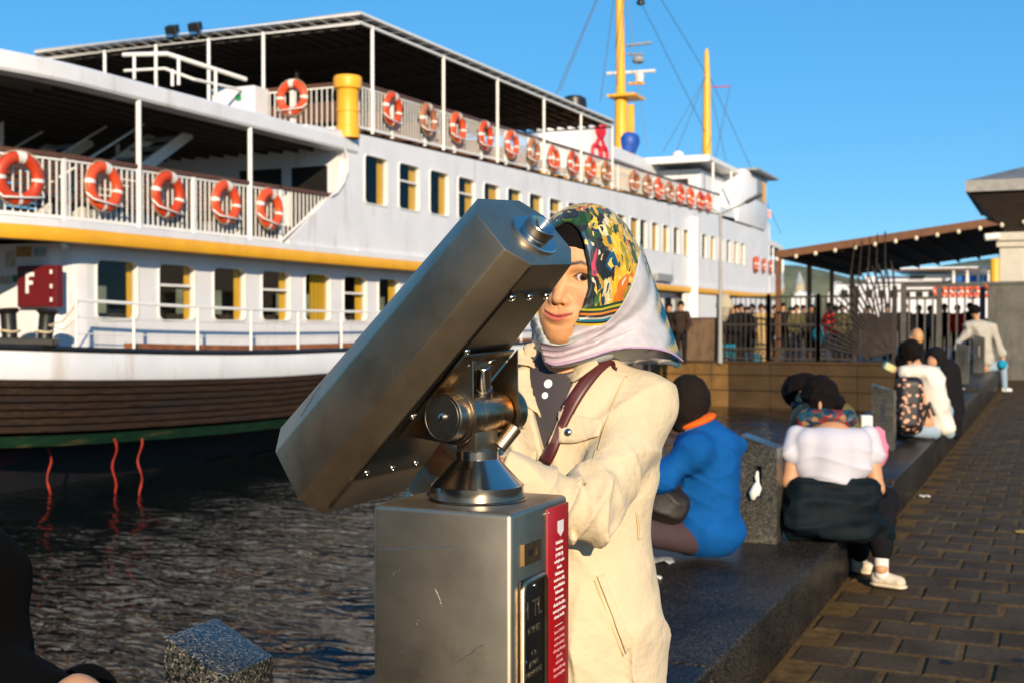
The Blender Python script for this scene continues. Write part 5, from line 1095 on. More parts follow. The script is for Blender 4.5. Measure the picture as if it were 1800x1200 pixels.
def patch(bvh, name, quad, n, m_, lift, thick, mat, parent, wav=0):
    """piece of cloth lying on a surface: four corners in photo pixels, pressed onto what is there"""
    mb = MB(); P = []
    (x0, y0), (x1, y1), (x2, y2), (x3, y3) = quad
    for i in range(n + 1):
        s = i / n; row = []
        for j in range(m_ + 1):
            t = j / m_; x = (x0*(1-s)+x1*s)*(1-t) + (x3*(1-s)+x2*s)*t; y = (y0*(1-s)+y1*s)*(1-t) + (y3*(1-s)+y2*s)*t
            hit, nr, _, _ = bvh.ray_cast(CC, ray(x, y).normalized())
            if hit is None: hit, nr, _, _ = bvh.find_nearest(atD(x, y, 2.1))
            if nr.dot(ray(x, y)) > 0: nr = -nr
            row.append(hit + nr * (lift + wav * t))
        P.append(row)
    for _ in range(5):
        Q_ = [list(r) for r in P]
        for i in range(n + 1):
            for j in range(m_ + 1):
                nb = [P[a_][b_] for a_, b_ in ((i-1, j), (i+1, j), (i, j-1), (i, j+1)) if 0 <= a_ <= n and 0 <= b_ <= m_]; c_ = Vector((0, 0, 0))
                for p_ in nb: c_ += p_
                rd = (P[i][j] - CC); av = c_/len(nb); Q_[i][j] = CC + rd * (.4 + .6*(av - CC).dot(CF)/rd.dot(CF))
        P = Q_
    mb.grid(P); W_ = Matrix.LocRotScale(parent_root(parent).location, parent_root(parent).rotation_euler, None).inverted(); mb.v = [tuple(W_ @ Vector(v)) for v in mb.v]
    me = mb.mesh(name, smooth=70); o = bpy.data.objects.new(name, me); COL.objects.link(o); me.materials.append(mat); o.parent = parent
    sd_ = o.modifiers.new('thick', 'SOLIDIFY'); sd_.thickness = thick; sd_.offset = 0; return o
def parent_root(o):
    while o.parent: o = o.parent
    return o
def ribbon(bvh, name, pts, width, lift, thick, mat, parent, sub=6):
    P2 = []
    for (xa, ya), (xb, yb) in zip(pts[:-1], pts[1:]):
        for k in range(sub): P2.append((xa+(xb-xa)*k/sub, ya+(yb-ya)*k/sub))
    P2.append(pts[-1]); rows = []
    for i, (x, y) in enumerate(P2):
        xa, ya = P2[max(0, i-1)]; xb, yb = P2[min(len(P2)-1, i+1)]; dx, dy = xb-xa, yb-ya; L_ = math.hypot(dx, dy); nx, ny = -dy/L_*width/2, dx/L_*width/2; row = []
        for s in (-1, -.33, .33, 1):
            hit, nr, _, _ = bvh.ray_cast(CC, ray(x+nx*s, y+ny*s).normalized())
            if hit is None: hit, nr, _, _ = bvh.find_nearest(atD(x, y, 2.1))
            if nr.dot(ray(x, y)) > 0: nr = -nr
            row.append(hit + nr * lift)
        rows.append(row)
    for c in range(4):                                            # pull taut
        for _ in range(6):
            for i in range(1, len(rows)-1): rows[i][c] = rows[i][c]*.5 + (rows[i-1][c]+rows[i+1][c])*.25
    mb = MB(); mb.grid(rows); pr = parent_root(parent) if parent else None
    if pr: W_ = Matrix.LocRotScale(pr.location, pr.rotation_euler, None).inverted(); mb.v = [tuple(W_ @ Vector(v)) for v in mb.v]
    me = mb.mesh(name, smooth=70); o = bpy.data.objects.new(name, me); COL.objects.link(o); me.materials.append(mat)
    if parent: o.parent = parent
    sd_ = o.modifiers.new('thick', 'SOLIDIFY'); sd_.thickness = thick; sd_.offset = 1; return o
def stud(bvh, name, px, py, r_, mat, parent, lift=.003):
    hit, nr, _, _ = bvh.ray_cast(CC, ray(px, py).normalized())
    if hit is None: return
    if nr.dot(ray(px, py)) > 0: nr = -nr
    mb = MB(); mb.lathe([(r_, 0), (r_, .0015), (r_*.8, .003), (0, .0035)], hit + nr*lift, nr, 16, cap=False); pr = parent_root(parent); W_ = Matrix.LocRotScale(pr.location, pr.rotation_euler, None).inverted(); mb.v = [tuple(W_ @ Vector(v)) for v in mb.v]
    me = mb.mesh(name, smooth=50); o = bpy.data.objects.new(name, me); COL.objects.link(o); me.materials.append(mat); o.parent = parent; return o
# ---------------------------------------------------------------- the woman at the telescope
def woman():
    me_ = lp(990, 484, 2.09); HR = rotm(math.radians(-24), math.radians(-2), math.radians(6))   # head: between the eyes, turned to the left
    hp = lambda x, y, z: me_ + HR @ np.array([x, y, z])
    base = lp(1010, 640, 2.19); base[2] = 0
    def loc(P): return (P - me_) @ HR
    def eye_lids(q):
        o = None
        for s in (-1, 1):
            c = np.array([.0315*s, -.0165, 0]); r_ = q - c; sph = np.linalg.norm(r_, axis=1) - .0141
            zl = r_[:, 2] + .0008 - .06*s*r_[:, 0]; op = np.abs(zl - .0006) - .0066*(1 - (r_[:, 0]/.0165)**2)
            l = np.maximum(sph, -op); o = l if o is None else np.minimum(o, l)
        return o
    def face(P):
        q = loc(P); E = lambda c, r: ell(q, c, r); C_ = lambda a, b, r, r2=None: cap(q, a, b, r, r2)
        d = sun_(.03, E((0, -.088, .035), (.074, .098, .094)), E((0, -.058, -.030), (.061, .062, .082)), E((0, -.046, -.074), (.047, .048, .044)))
        d = sun_(.022, d, E((0, -.016, -.100), (.022, .018, .018)), E((.041, -.031, -.033), (.023, .021, .023)), E((-.041, -.031, -.033), (.023, .021, .023)), C_((-.036, -.016, .019), (.036, -.016, .019), .011))
        for s in (-1, 1): d = smax(d, -E((.032*s, .006, -.001), (.0195, .0125, .0105)), .010)
        d = sun_(.010, d, C_((0, -.008, .006), (0, .003, -.020), .0072, .0085), C_((0, .003, -.020), (0, .0135, -.041), .0085, .0098))
        d = sun_(.006, d, E((.0125, .003, -.0445), (.0072, .0095, .0068)), E((-.0125, .003, -.0445), (.0072, .0095, .0068)))
        d = sun_(.016, d, E((0, -.010, -.071), (.030, .0150, .020)))
        x, z = q[:, 0], q[:, 2]; fr = np.clip((q[:, 1] + .03)/.02, 0, 1); wd = np.clip(1 - (x/.0265)**2, 0, 1)
        zm = -.0705 - .0011*np.cos(x*120) + .0055*(x/.026)**2
        bow = .0055*(1 - .35*np.exp(-(x/.004)**2))
        d = d - fr*wd**.6*(.0030*np.exp(-((z - zm - .0036)/.0036)**2) + .0042*np.exp(-((z - zm + .0050)/.0046)**2)) + fr*.0034*np.clip(1 - (x/.0285)**2, 0, 1)**.4*np.exp(-((z - zm)/.0014)**2) + fr*.0022*np.exp(-(((z - zm + .0155)/.0045)**2 + (x/.016)**2)) + fr*.0012*np.exp(-((x/.0032)**2 + ((z + .0585)/.006)**2))
        for s in (-1, 1): d = smax(d, -E((.0068*s, .008, -.0500), (.0034, .0050, .0026)), .003)
        d = smin(d, eye_lids(q), .0035)
        for s in (-1, 1):
            r_ = q - np.array([.0315*s, -.0165, 0]); zl = r_[:, 2] + .0008 - .06*s*r_[:, 0]; op = np.abs(zl - .0004) - .0060*(1 - (r_[:, 0]/.0160)**2); d = np.maximum(d, -np.maximum(op, .004 - r_[:, 1]))
        for s in (-1, 1): d = smin(d, C_((.0315*s-.014, -.008, .0205), (.0315*s+.015, -.012, .0195), .0012), .004)
        return d
    neckb = lp(1000, 640, 2.19)
    def body(P): return sun_(.03, cap(P, hp(0, -.075, -.06), neckb, .052, .058), ell(P, neckb - [0, 0, .05], (.075, .06, .06)))
    def skin_col(V):
        q = loc(V); c = np.tile(np.array([.60, .295, .130]), (len(V), 1))
        def blend(w, col): nonlocal c; w = np.clip(w, 0, 1)[:, None]; c = c*(1-w) + np.array(col)*w
        for s in (-1, 1): blend(.40*np.exp(-((q[:, 0]-.042*s)**2/.016**2 + (q[:, 2]+.040)**2/.015**2)), (.58, .20, .12))
        x, z = q[:, 0], q[:, 2]; zm = -.0705 - .0011*np.cos(x*120) + .0055*(x/.026)**2; fr = (q[:, 1] > -.03).astype(float); wd = np.sqrt(np.clip(1 - (x/.0260)**2, 0, 1))
        tu = .0062*wd*(1 - .22*np.exp(-(x/.0035)**2)); tl = .0088*wd; ins_ = np.minimum(zm + tu - z, z - zm + tl)
        blend(.85*np.clip(fr*ins_/.0016, 0, 1), (.50, .10, .085)); blend(fr*.9*np.exp(-((z - zm)/.0011)**2)*(np.abs(x) < .0265), (.13, .015, .015))
        for s in (-1, 1):
            qf = q*np.array([1., 0, 1.]); br = np.minimum(cap(qf, (.013*s, 0, .0190), (.032*s, 0, .0245), .0014, .0020), cap(qf, (.032*s, 0, .0245), (.049*s, 0, .0190), .0020, .0004)); blend(np.where(q[:, 1] > -.045, .85*(.0024 - br)/.0022, 0), (.030, .014, .009))
            r_ = q - np.array([.0315*s, -.0165, 0]); zl = r_[:, 2] + .0008 - .06*s*r_[:, 0]; rim = np.abs(zl - .0006 - .0066*(1-(r_[:, 0]/.0165)**2))
            near = (np.linalg.norm(r_, axis=1) < .0165) & (r_[:, 1] > .002) & (np.abs(r_[:, 0]) < .0165); blend(np.where(near, (.0019 - rim)/.0010, 0), (.012, .008, .007))
            rim2 = np.abs(zl - .0006 + .0066*(1-(r_[:, 0]/.0165)**2)); blend(np.where(near, .55*(.0014 - rim2)/.0012, 0), (.10, .035, .02))
            blend(np.where(near, .30, 0) * (r_[:, 2] > .004), (.40, .17, .10))
        return c
    allb = lambda P: smin(face(P), body(P), .02)
    W = sdf_object('person', allb, me_ - [.115, .06, .24], me_ + [.15, .16, .09], .0018, attr_mat('woman_skin', .52, .12, bump=.25, bscale=300), None, base, skin_col)
    setp(W, 'woman in a cream jacket and colourful headscarf standing behind the telescope', 'person')
    # eyes
    for s in (-1, 1):
        c = hp(.0315*s, -.0165, 0); gz = np.array([0, 0, CAM_H]) - c; gz = gz/np.linalg.norm(gz) + HR @ np.array([-.03, 0, 0]); mb = MB(); rr = .0132; pr = []
        for k in range(25): a_ = math.pi*k/24; pr.append((rr*math.sin(a_), rr*math.cos(a_) + (.0009 if a_ < .38 else 0)))
        mb.lathe(pr[1:-1], c - base, gz, 24); me = mb.mesh('eye', smooth=80)
        me.materials.append(M('eye_white', (.66, .60, .55), .18, var=.03)); me.materials.append(M('brown_iris', (.055, .022, .010), .12, var=.3, scale=900)); me.materials.append(M('black_pupil', (.003, .003, .003), .05))
        g_ = Vector(gz).normalized()
        for p in me.polygons:
            an = (Vector(p.center) - Vector(c - base)).normalized().dot(g_); p.material_index = 2 if an > math.cos(.19) else (1 if an > math.cos(.47) else 0)
        o = bpy.data.objects.new('eye', me); COL.objects.link(o); o.parent = W
    # black under-scarf and hair at the forehead
    def hairf(P): q = loc(P); return np.maximum(ell(q, (0, -.088, .037), (.0755, .1005, .0965)), np.maximum(.050 + .9*np.abs(q[:, 0])**1.6*-1.0 - q[:, 2] - .25*q[:, 1]*0, -q[:, 2]-.02))
    sdf_object('hair', hairf, me_ - [.12, .05, .05], me_ + [.18, .24, .15], .003, m_hair, W, base)
    # headscarf
    def hood(P):
        q = loc(P); d = ell(q, (.004, -.088, .030), (.089, .118, .1035))
        d = sun_(.03, d, ell(q, (.0, -.062, -.045), (.0790, .082, .082)))
        d = sun_(.05, d, cap(P, hp(.035, -.115, -.02), lp(1062, 580, 2.24), .080, .078), ell(P, lp(1006, 606, 2.20), (.070, .066, .030)))
        d = smin(d, cap(P, lp(1078, 570, 2.22), lp(1150, 606, 2.17), .056, .018), .05)
        d = smin(d, cap(P, lp(1120, 590, 2.20), lp(1190, 640, 2.19), .024, .007), .045)
        d = smin(d, cap(P, lp(968, 618, 2.115), lp(1040, 606, 2.13), .014, .026), .035)
        d = smin(d, cap(P, lp(978, 632, 2.12), lp(1060, 612, 2.13), .010, .016), .02)
        qo = q.copy(); qo[:, 0] = (qo[:, 0] + .005)*(1 + 3.2*np.maximum(0, -.015 - q[:, 2])); op = ell(qo, (0, .022, -.016), (.0560, .090, .1090)); d = smax(d, -op, .006)
        ph = 430*(q[:, 2]*.80 - q[:, 0]*.42 - q[:, 1]*.25) + 2.2*np.sin(26*q[:, 0] + 1) + 1.6*np.sin(40*q[:, 1]); fold = (1 - np.abs(np.sin(ph*.5)))**2 - .3
        wlow = np.clip((-.025 - q[:, 2] - .35*np.minimum(0, q[:, 1] + .08))/.05, 0, 1); d = d - .0034*fold*wlow
        ph2 = 70*(q[:, 1]*.9 + q[:, 2]*.35) + 2*np.sin(18*q[:, 2]); d = d - .0022*(1 - np.abs(np.sin(ph2*.5)))**2*np.clip((q[:, 2]+.03)/.06, 0, 1)*np.clip((-.05 - q[:, 1])/.06, 0, 1)
        return d
    zone = lambda V: (lambda q: q[:, 2]*.95 + .050 + .62*np.minimum(0, q[:, 1]+.08) + .006*np.sin(40*q[:, 0]) - .25*np.maximum(0, q[:, 0]-.07))(loc(V))
    ms = bpy.data.materials.new('printed_satin'); ms.use_nodes = True; nt = ms.node_tree; b = nt.nodes['Principled BSDF']; b.inputs['Roughness'].default_value = .46; b.inputs['Sheen Weight'].default_value = .15
    tc = nt.nodes.new('ShaderNodeTexCoord'); n0 = _n(nt, 'ShaderNodeTexNoise', i_Scale=16., i_Detail=3); nt.links.new(tc.outputs['Object'], n0.inputs['Vector'])
    vm = nt.nodes.new('ShaderNodeVectorMath'); vm.operation = 'MULTIPLY_ADD'; vm.inputs[1].default_value = (.05, .05, .05); nt.links.new(n0.outputs['Color'], vm.inputs[0]); nt.links.new(tc.outputs['Object'], vm.inputs[2])
    mp = nt.nodes.new('ShaderNodeMapping'); mp.inputs['Scale'].default_value = (1.5, 1, .55); mp.inputs['Rotation'].default_value = (.3, .55, .2); nt.links.new(vm.outputs[0], mp.inputs['Vector'])
    v1 = _n(nt, 'ShaderNodeTexVoronoi', i_Scale=52.); nt.links.new(mp.outputs[0], v1.inputs['Vector']); s1 = nt.nodes.new('ShaderNodeSeparateColor'); nt.links.new(v1.outputs['Color'], s1.inputs[0])
    yel = ramp(nt, s1.outputs[0], [(0, (.66, .40, .012)), (.22, (.70, .47, .03)), (.36, (.55, .15, .01)), (.48, (.22, .20, .01)), (.60, (.68, .58, .30)), (.70, (.04, .10, .012)), (.80, (.72, .44, .01)), (.93, (.03, .02, .012))], 'CONSTANT')
    drk = ramp(nt, s1.outputs[1], [(0, (.004, .012, .02)), (.22, (.0, .07, .16)), (.40, (.012, .06, .010)), (.56, (.008, .008, .012)), (.70, (.0, .025, .10)), (.80, (.05, .12, .01)), (.93, (.50, .04, .11)), (.965, (.45, .28, .05))], 'CONSTANT')
    at_ = nt.nodes.new('ShaderNodeAttribute'); at_.attribute_name = 'near'; zn = nt.nodes.new('ShaderNodeAttribute'); zn.attribute_name = 'zone'
    nn = _n(nt, 'ShaderNodeMath', operation='MULTIPLY_ADD'); nn.inputs[1].default_value = .5; nt.links.new(s1.outputs[2], nn.inputs[0]); nt.links.new(at_.outputs['Fac'], nn.inputs[2]); pat = mixc(nt, ramp(nt, nn.outputs[0], [(0, (0, 0, 0)), (.98, (1, 1, 1))], 'CONSTANT'), yel, drk)
    v2 = _n(nt, 'ShaderNodeTexVoronoi', i_Scale=60.); v2.feature = 'SMOOTH_F1'; nt.links.new(mp.outputs[0], v2.inputs['Vector'])
    shp = ramp(nt, v2.outputs[0], [(.15, (1.15, 1.1, 1.0)), (.6, (.55, .5, .5))]); pat = mixc(nt, .8, pat, shp, 'MULTIPLY'); v3 = _n(nt, 'ShaderNodeTexVoronoi', i_Scale=150.); nt.links.new(mp.outputs[0], v3.inputs['Vector']); s3 = nt.nodes.new('ShaderNodeSeparateColor'); nt.links.new(v3.outputs['Color'], s3.inputs[0]); pat = mixc(nt, ramp(nt, s3.outputs[1], [(0, (0, 0, 0)), (.80, (1, 1, 1))], 'CONSTANT'), pat, ramp(nt, s3.outputs[0], [(0, (.02, .015, .01)), (.4, (.62, .45, .10)), (.65, (.02, .07, .10)), (.85, (.55, .50, .40))], 'CONSTANT'))
    n5 = _n(nt, 'ShaderNodeTexNoise', i_Scale=11., i_Detail=2); nt.links.new(tc.outputs['Object'], n5.inputs['Vector'])
    lil = ramp(nt, n5.outputs[0], [(.30, (.46, .34, .42)), (.48, (.50, .46, .48)), (.60, (.42, .47, .47)), (.78, (.36, .36, .40))])
    sp = nt.nodes.new('ShaderNodeSeparateXYZ'); nt.links.new(tc.outputs['Object'], sp.inputs[0]); mr = _n(nt, 'ShaderNodeMapRange'); mr.inputs[1].default_value = .135; mr.inputs[2].default_value = .185; nt.links.new(sp.outputs[0], mr.inputs[0])
    nzt = _n(nt, 'ShaderNodeTexNoise', i_Scale=26., i_Detail=2); nt.links.new(tc.outputs['Object'], nzt.inputs['Vector']); tl = ramp(nt, nzt.outputs[0], [(.42, (.0, .07, .12)), (.52, (.02, .13, .15)), (.60, (.30, .25, .08)), (.66, (.01, .05, .07))])
    lil = mixc(nt, mr.outputs[0], lil, tl); zr_ = _n(nt, 'ShaderNodeMapRange'); zr_.inputs[1].default_value = -.03; zr_.inputs[2].default_value = .01; nt.links.new(zn.outputs['Fac'], zr_.inputs[0])
    stp = ramp(nt, zr_.outputs[0], [(0, (.46, .42, .46)), (.20, (.60, .40, .02)), (.29, (.02, .015, .015)), (.36, (.0, .16, .24)), (.45, (.50, .45, .40)), (.52, (.03, .02, .02)), (.62, (.58, .17, .01)), (.70, (.02, .03, .02)), (.80, (.40, .36, .02)), (.88, (.01, .05, .02))], 'CONSTANT')
    k1 = ramp(nt, zr_.outputs[0], [(.195, (0, 0, 0)), (.205, (1, 1, 1))]); k2 = ramp(nt, zr_.outputs[0], [(.985, (0, 0, 0)), (.995, (1, 1, 1))])
    nt.links.new(mixc(nt, k2, mixc(nt, k1, lil, stp), pat), b.inputs['Base Color'])
    bpn = _n(nt, 'ShaderNodeTexNoise', i_Scale=38., i_Detail=3); mpb = nt.nodes.new('ShaderNodeMapping'); mpb.inputs['Scale'].default_value = (1, 1, .3); nt.links.new(tc.outputs['Object'], mpb.inputs['Vector']); nt.links.new(mpb.outputs[0], bpn.inputs['Vector']); bp = _n(nt, 'ShaderNodeBump', i_Strength=.35, i_Distance=.008); nt.links.new(bpn.outputs[0], bp.inputs['Height']); nt.links.new(bp.outputs[0], b.inputs['Normal'])
    H = sdf_object('headscarf', hood, me_ - [.13, .06, .20], me_ + [.25, .25, .15], .0030, ms, W, base, None, zone)
    vs = np.empty(len(H.data.vertices)*3, np.float32); H.data.vertices.foreach_get('co', vs); q = loc(vs.reshape(-1, 3) + base)
    a2 = H.data.attributes.new('near', 'FLOAT', 'POINT'); a2.data.foreach_set('value', np.clip((-.052 - q[:, 1] + .0*q[:, 0])/-.035 + .25*np.sin(60*q[:, 2]) - .2, 0, 1).astype(np.float32))
    # jacket
    TO = lp(995, 645, 2.20); TR = rotm(math.radians(-22)); T = lambda x, y, z: TO + TR @ np.array([x, y, z])
    SL, EL, WL = T(.143, -.015, -.068), lp(1034, 902, 2.00), lp(878, 832, 1.95); SR, ER, WR = T(-.158, -.01, -.055), lp(770, 905, 2.24), lp(772, 815, 2.05)
    def arms(P): return np.minimum(sun_(.012, cap(P, SL, EL, .056, .049), cap(P, EL, WL, .050, .043)), sun_(.02, cap(P, SR, ER, .066, .058), cap(P, ER, WR, .058, .046)))
    def torso(P):
        q = (P - TO) @ TR
        d = sun_(.06, ell(q, (0, .0, -.16), (.168, .108, .20)), cap(q, (-.142, -.01, -.064), (.142, -.01, -.064), .050), ell(q, (0, .005, -.42), (.172, .122, .26)))
        sk = q * np.array([1, 1.32, 1]); d = sun_(.06, d, cap(sk, (0, .0, -.50), (.015, .0, -1.02), .165, .186)); return sun_(.025, d, cap(q, (0, -.02, -.03), (0, -.015, .015), .075, .068))
    def jacket(P):
        q = (P - TO) @ TR; d = smin(torso(P), arms(P), .028)
        ea = (P - EL); dl = cap(P, SL, EL, .0); u1 = np.clip(1 - np.abs(dl - .06)/.05, 0, 1)
        ax1 = (EL - SL)/np.linalg.norm(EL - SL); t1 = (P - SL) @ ax1; w1 = np.clip((t1 - .10)/.12, 0, 1)*u1
        rid = lambda ph: (1 - np.abs(np.sin(ph*.5)))**2 - .28
        side = (P - SL) @ np.cross(ax1, np.array([0, -1., 0]))
        d = d - .0125*w1*rid(80*t1 + 70*side + 2.2*np.sin(24*P[:, 2] + 20*P[:, 0])) - .0075*np.clip((.20 - t1)/.1, 0, 1)*u1*rid(50*t1 - 85*side + 1.5*np.sin(19*P[:, 2]))
        ax2 = (WL - EL)/np.linalg.norm(WL - EL); t2 = (P - EL) @ ax2; u2 = np.clip(1 - np.abs(cap(P, EL, WL, .0) - .048)/.04, 0, 1); d = d - .0115*u2*np.clip((.13 - t2)/.06, 0, 1)*rid(88*t2 + 40*(P[:, 2]-EL[2]) + 2*np.sin(30*P[:, 0])) - .0060*u2*rid(80*t2 - 70*(P[:, 2]-EL[2]) + 1.7*np.sin(26*P[:, 0]))
        far_ = 1 - np.clip(u1 + u2, 0, 1); sag = np.clip((-.34 - q[:, 2])/.15, 0, 1); up_ = np.clip((q[:, 2] + .36)/.1, 0, 1)*np.clip((-.06 - q[:, 2])/.06, 0, 1)
        d = d - far_*(.0140*sag*rid(72*q[:, 0] + 20*q[:, 1] + 2.4*np.sin(5*q[:, 2]) + 1.5*np.sin(13*q[:, 2] + 9*q[:, 0])) + .0100*up_*rid(70*(q[:, 0]*.80 + q[:, 2]*.60) + 2*np.sin(15*q[:, 2]) + 1.6*np.sin(22*q[:, 0])) + .0050*sag*rid(48*q[:, 2] + 40*q[:, 0] + 3*np.sin(11*q[:, 0])))
        d = d - .0014*wob(P, 80, 9)
        d = smax(d, -np.maximum(np.maximum(np.abs(q[:, 0] + .004) - np.clip((q[:, 2] + .155)*.32, 0, .06), -q[:, 1] + .035), -.16 - q[:, 2]), .006)   # neck opening
        d = smax(d, -(np.abs(q[:, 0] + .010 - .02*np.sin(3*q[:, 2])) + np.where((q[:, 1] > 0) & (q[:, 2] < -.14), 0, 1) - .0016)*1.0, .003)
        for c0, c1 in ((EL, WL), (ER, WR)):
            a_ = (c1 - c0)/np.linalg.norm(c1 - c0); d = smax(d, (P - c1) @ a_ - .012 + np.where(np.linalg.norm(P - c1, axis=1) > .12, -9, 0), .004)
        return d
    mj = M('cream_cotton_twill', (.585, .48, .325), .85, var=.07, scale=7, bump=.7, bscale=24, bdist=.012, stain=(.46, .34, .19), stain_scale=(5, 5, 3), stain_lo=.56, stain_hi=.8, sheen=.1)
    J = sdf_object('jacket', jacket, np.array([TO[0]-.36, TO[1]-.34, .28]), np.array([TO[0]+.30, TO[1]+.26, TO[2]+.10]), .0044, mj, W, base)
    def shirt(P): q = (P - TO) @ TR; return sun_(.03, ell(q, (0, .0, -.135), (.150, .088, .180)), cap(q, (0, -.005, -.06), (0, -.010, .005), .078, .066))
    msh = bpy.data.materials.new('dotted_dark_shirt'); msh.use_nodes = True; nt = msh.node_tree; b = nt.nodes['Principled BSDF']; b.inputs['Roughness'].default_value = .8
    v = _n(nt, 'ShaderNodeTexVoronoi', i_Scale=32., i_Randomness=.45); nt.links.new(mapped(nt), v.inputs['Vector']); nt.links.new(ramp(nt, v.outputs[0], [(.0, (.75, .75, .78)), (.26, (.045, .037, .043))], 'CONSTANT'), b.inputs['Base Color'])
    sdf_object('shirt', shirt, TO - [.20, .2, .34], TO + [.20, .2, .06], .008, msh, W, base)
    # the scarf's loose lower sheet, lying over hood and shoulder, with a lilac hem
    bvd = bvh_of([H, J]); tp = [(948, 602, 2.09), (985, 607, 2.085), (1030, 592, 2.09), (1078, 556, 2.11), (1108, 508, 2.14), (1123, 458, 2.17), (1126, 425, 2.20)]; bt = [(958, 634, 2.10), (980, 641, 2.09), (1030, 629, 2.09), (1085, 613, 2.10), (1140, 611, 2.11), (1178, 619, 2.14), (1200, 634, 2.18)]
    def cr(c, s):
        s = s*(len(c)-1); k = min(int(s), len(c)-2); f_ = s-k; p = [np.array(c[max(0, min(len(c)-1, k+d_))]) for d_ in (-1, 0, 1, 2)]
        return .5*((2*p[1]) + (-p[0]+p[2])*f_ + (2*p[0]-5*p[1]+4*p[2]-p[3])*f_**2 + (-p[0]+3*p[1]-3*p[2]+p[3])*f_**3)
    NS, NT = 90, 34; rows = []
    for a_ in range(NS+1):
        s = a_/NS; A_, B_ = cr(tp, s), cr(bt, s); row = []
        for c_ in range(NT+1):
            t = c_/NT; m_ = A_*(1-t) + B_*t; x, y, D_ = m_; rd = ray(x, y); hit, nr, _, _ = bvd.ray_cast(CC, rd.normalized())
            if hit is not None: dh = (hit-CC).dot(CF) - .004; D_ = min(D_, dh) if dh > D_ - .06 else D_
            fd = (1-abs(math.sin(t*9.5 + 2.2*s + .7*math.sin(7*s))))**2; f2 = (1-abs(math.sin(7*s + 2.5*t + .5*math.sin(9*t))))**2
            D_ += -.0065*fd*(1-.6*s)*min(1, 4*t*(1-t)+.15) - .0045*f2*s*t; row.append(CC + rd*D_)
        rows.append(row)
    for _ in range(3):
        for a_ in range(1, NS):
            for c_ in range(1, NT): rows[a_][c_] = rows[a_][c_]*.6 + (rows[a_-1][c_]+rows[a_+1][c_]+rows[a_][c_-1]+rows[a_][c_+1])*.1
    Wi = Matrix.LocRotScale(W.location, W.rotation_euler, None).inverted(); mb = MB(); mb.grid(rows); mb.v = [tuple(Wi @ Vector(v)) for v in mb.v]; me = mb.mesh('scarf_sheet', smooth=80)
    at_ = me.color_attributes.new('col', 'FLOAT_COLOR', 'POINT'); cc = []
    for a_ in range(NS+1):
        for c_ in range(NT+1):
            s, t = a_/NS, c_/NT; wv = .5+.5*math.sin(9*s+5*t); col = np.array([.50, .37, .42])*(1-s) + np.array([.46, .50, .52])*s; col = col*(.9+.12*wv)
            k = np.clip((s + .10*t + .04*math.sin(14*t) - .90)/.08, 0, 1); tealc = np.array([.0, .09, .14]) if math.sin(31*t+22*s) > -.35 else np.array([.40, .30, .12]); col = col*(1-k) + tealc*k
            if s < .30 and t < .5: kk = (.5-t)/.5*np.clip((.30-s)/.1, 0, 1); col = col*(1-kk) + np.array([.035, .025, .02])*kk
            cc += [*col, 1]
    at_.data.foreach_set('color', cc); o = bpy.data.objects.new('scarf_sheet', me); COL.objects.link(o); me.materials.append(attr_mat('satin_sheet', .42, bump=.2, bscale=60)); o.parent = H; sdm = o.modifiers.new('thick', 'SOLIDIFY'); sdm.thickness = .0015
    mb = MB(); mb.tube([Wi @ (rows[a_][NT]) for a_ in range(NS+1)], .0019, 6); me = mb.mesh('hem', smooth=60); me.materials.append(M('lilac_hem', (.42, .28, .46), .6)); o = bpy.data.objects.new('hem', me); COL.objects.link(o); o.parent = H
    # trousers and shoes, hidden by the jacket's hem and the pedestal
    def trousers(P):
        o = None
        for s in (-1, 1): l = sun_(.03, cap(P, T(.09*s, 0, -.55), T(.095*s, .0, -.95), .085, .065), cap(P, T(.095*s, 0, -.95), np.array([*T(.10*s, -.01, 0)[:2], .10]), .065, .055)); o = l if o is None else smin(o, l, .03)
        return o
    sdf_object('trousers', trousers, np.array([TO[0]-.3, TO[1]-.25, .02]), np.array([TO[0]+.3, TO[1]+.25, .95]), .016, M('dark_trousers', (.03, .03, .035), .8), W, base)
    for s in (-1, 1):
        f0 = np.array([*T(.10*s, 0, 0)[:2], .05]); f1 = np.array([*T(.11*s, .13, 0)[:2], .035]); sdf_object('shoe', lambda P: np.maximum(sun_(.03, cap(P, f0, f1, .05, .04)), .002 - P[:, 2]), np.minimum(f0, f1) - .08, np.maximum(f0, f1) + .08, .010, m_black, W, base)
    # hands closed on the underside of the telescope
    def hand(P, wr, dirv, upv, curl):
        dirv = dirv/np.linalg.norm(dirv); upv = upv - dirv*(upv@dirv); upv /= np.linalg.norm(upv); sd_ = np.cross(dirv, upv)
        d = sun_(.015, cap(P, wr - dirv*.04, wr + dirv*.01, .026, .028), ell(P, wr + dirv*.048, (.046, .038, .017), np.stack([dirv, sd_, upv], 1)))
        for k, (off, L_) in enumerate(((-.030, .062), (-.010, .072), (.010, .068), (.029, .054))):
            p0 = wr + dirv*.078 + sd_*off; p1 = p0 + (dirv*math.cos(curl*.5) + upv*math.sin(curl*.5))*L_*.45; p2 = p1 + (dirv*math.cos(curl*1.4) + upv*math.sin(curl*1.4))*L_*.32; p3 = p2 + (dirv*math.cos(curl*2.1) + upv*math.sin(curl*2.1))*L_*.26
            d = smin(d, np.minimum.reduce([cap(P, p0 - dirv*.02, p1, .0098, .0092), cap(P, p1, p2, .0092, .0084), cap(P, p2, p3, .0084, .0072)]), .005)
        t0 = wr + dirv*.025 - sd_*.030; t1 = t0 + (dirv*.6 - sd_*.6 + upv*.5)*.038; t2 = t1 + (dirv*.8 + upv*.55)*.030; return smin(d, np.minimum(cap(P, t0, t1, .0125, .011), cap(P, t1, t2, .011, .0085)), .008)
    h1, h2 = WL + (WL-EL)/np.linalg.norm(WL-EL)*.02, WR + (WR-ER)/np.linalg.norm(WR-ER)*.02
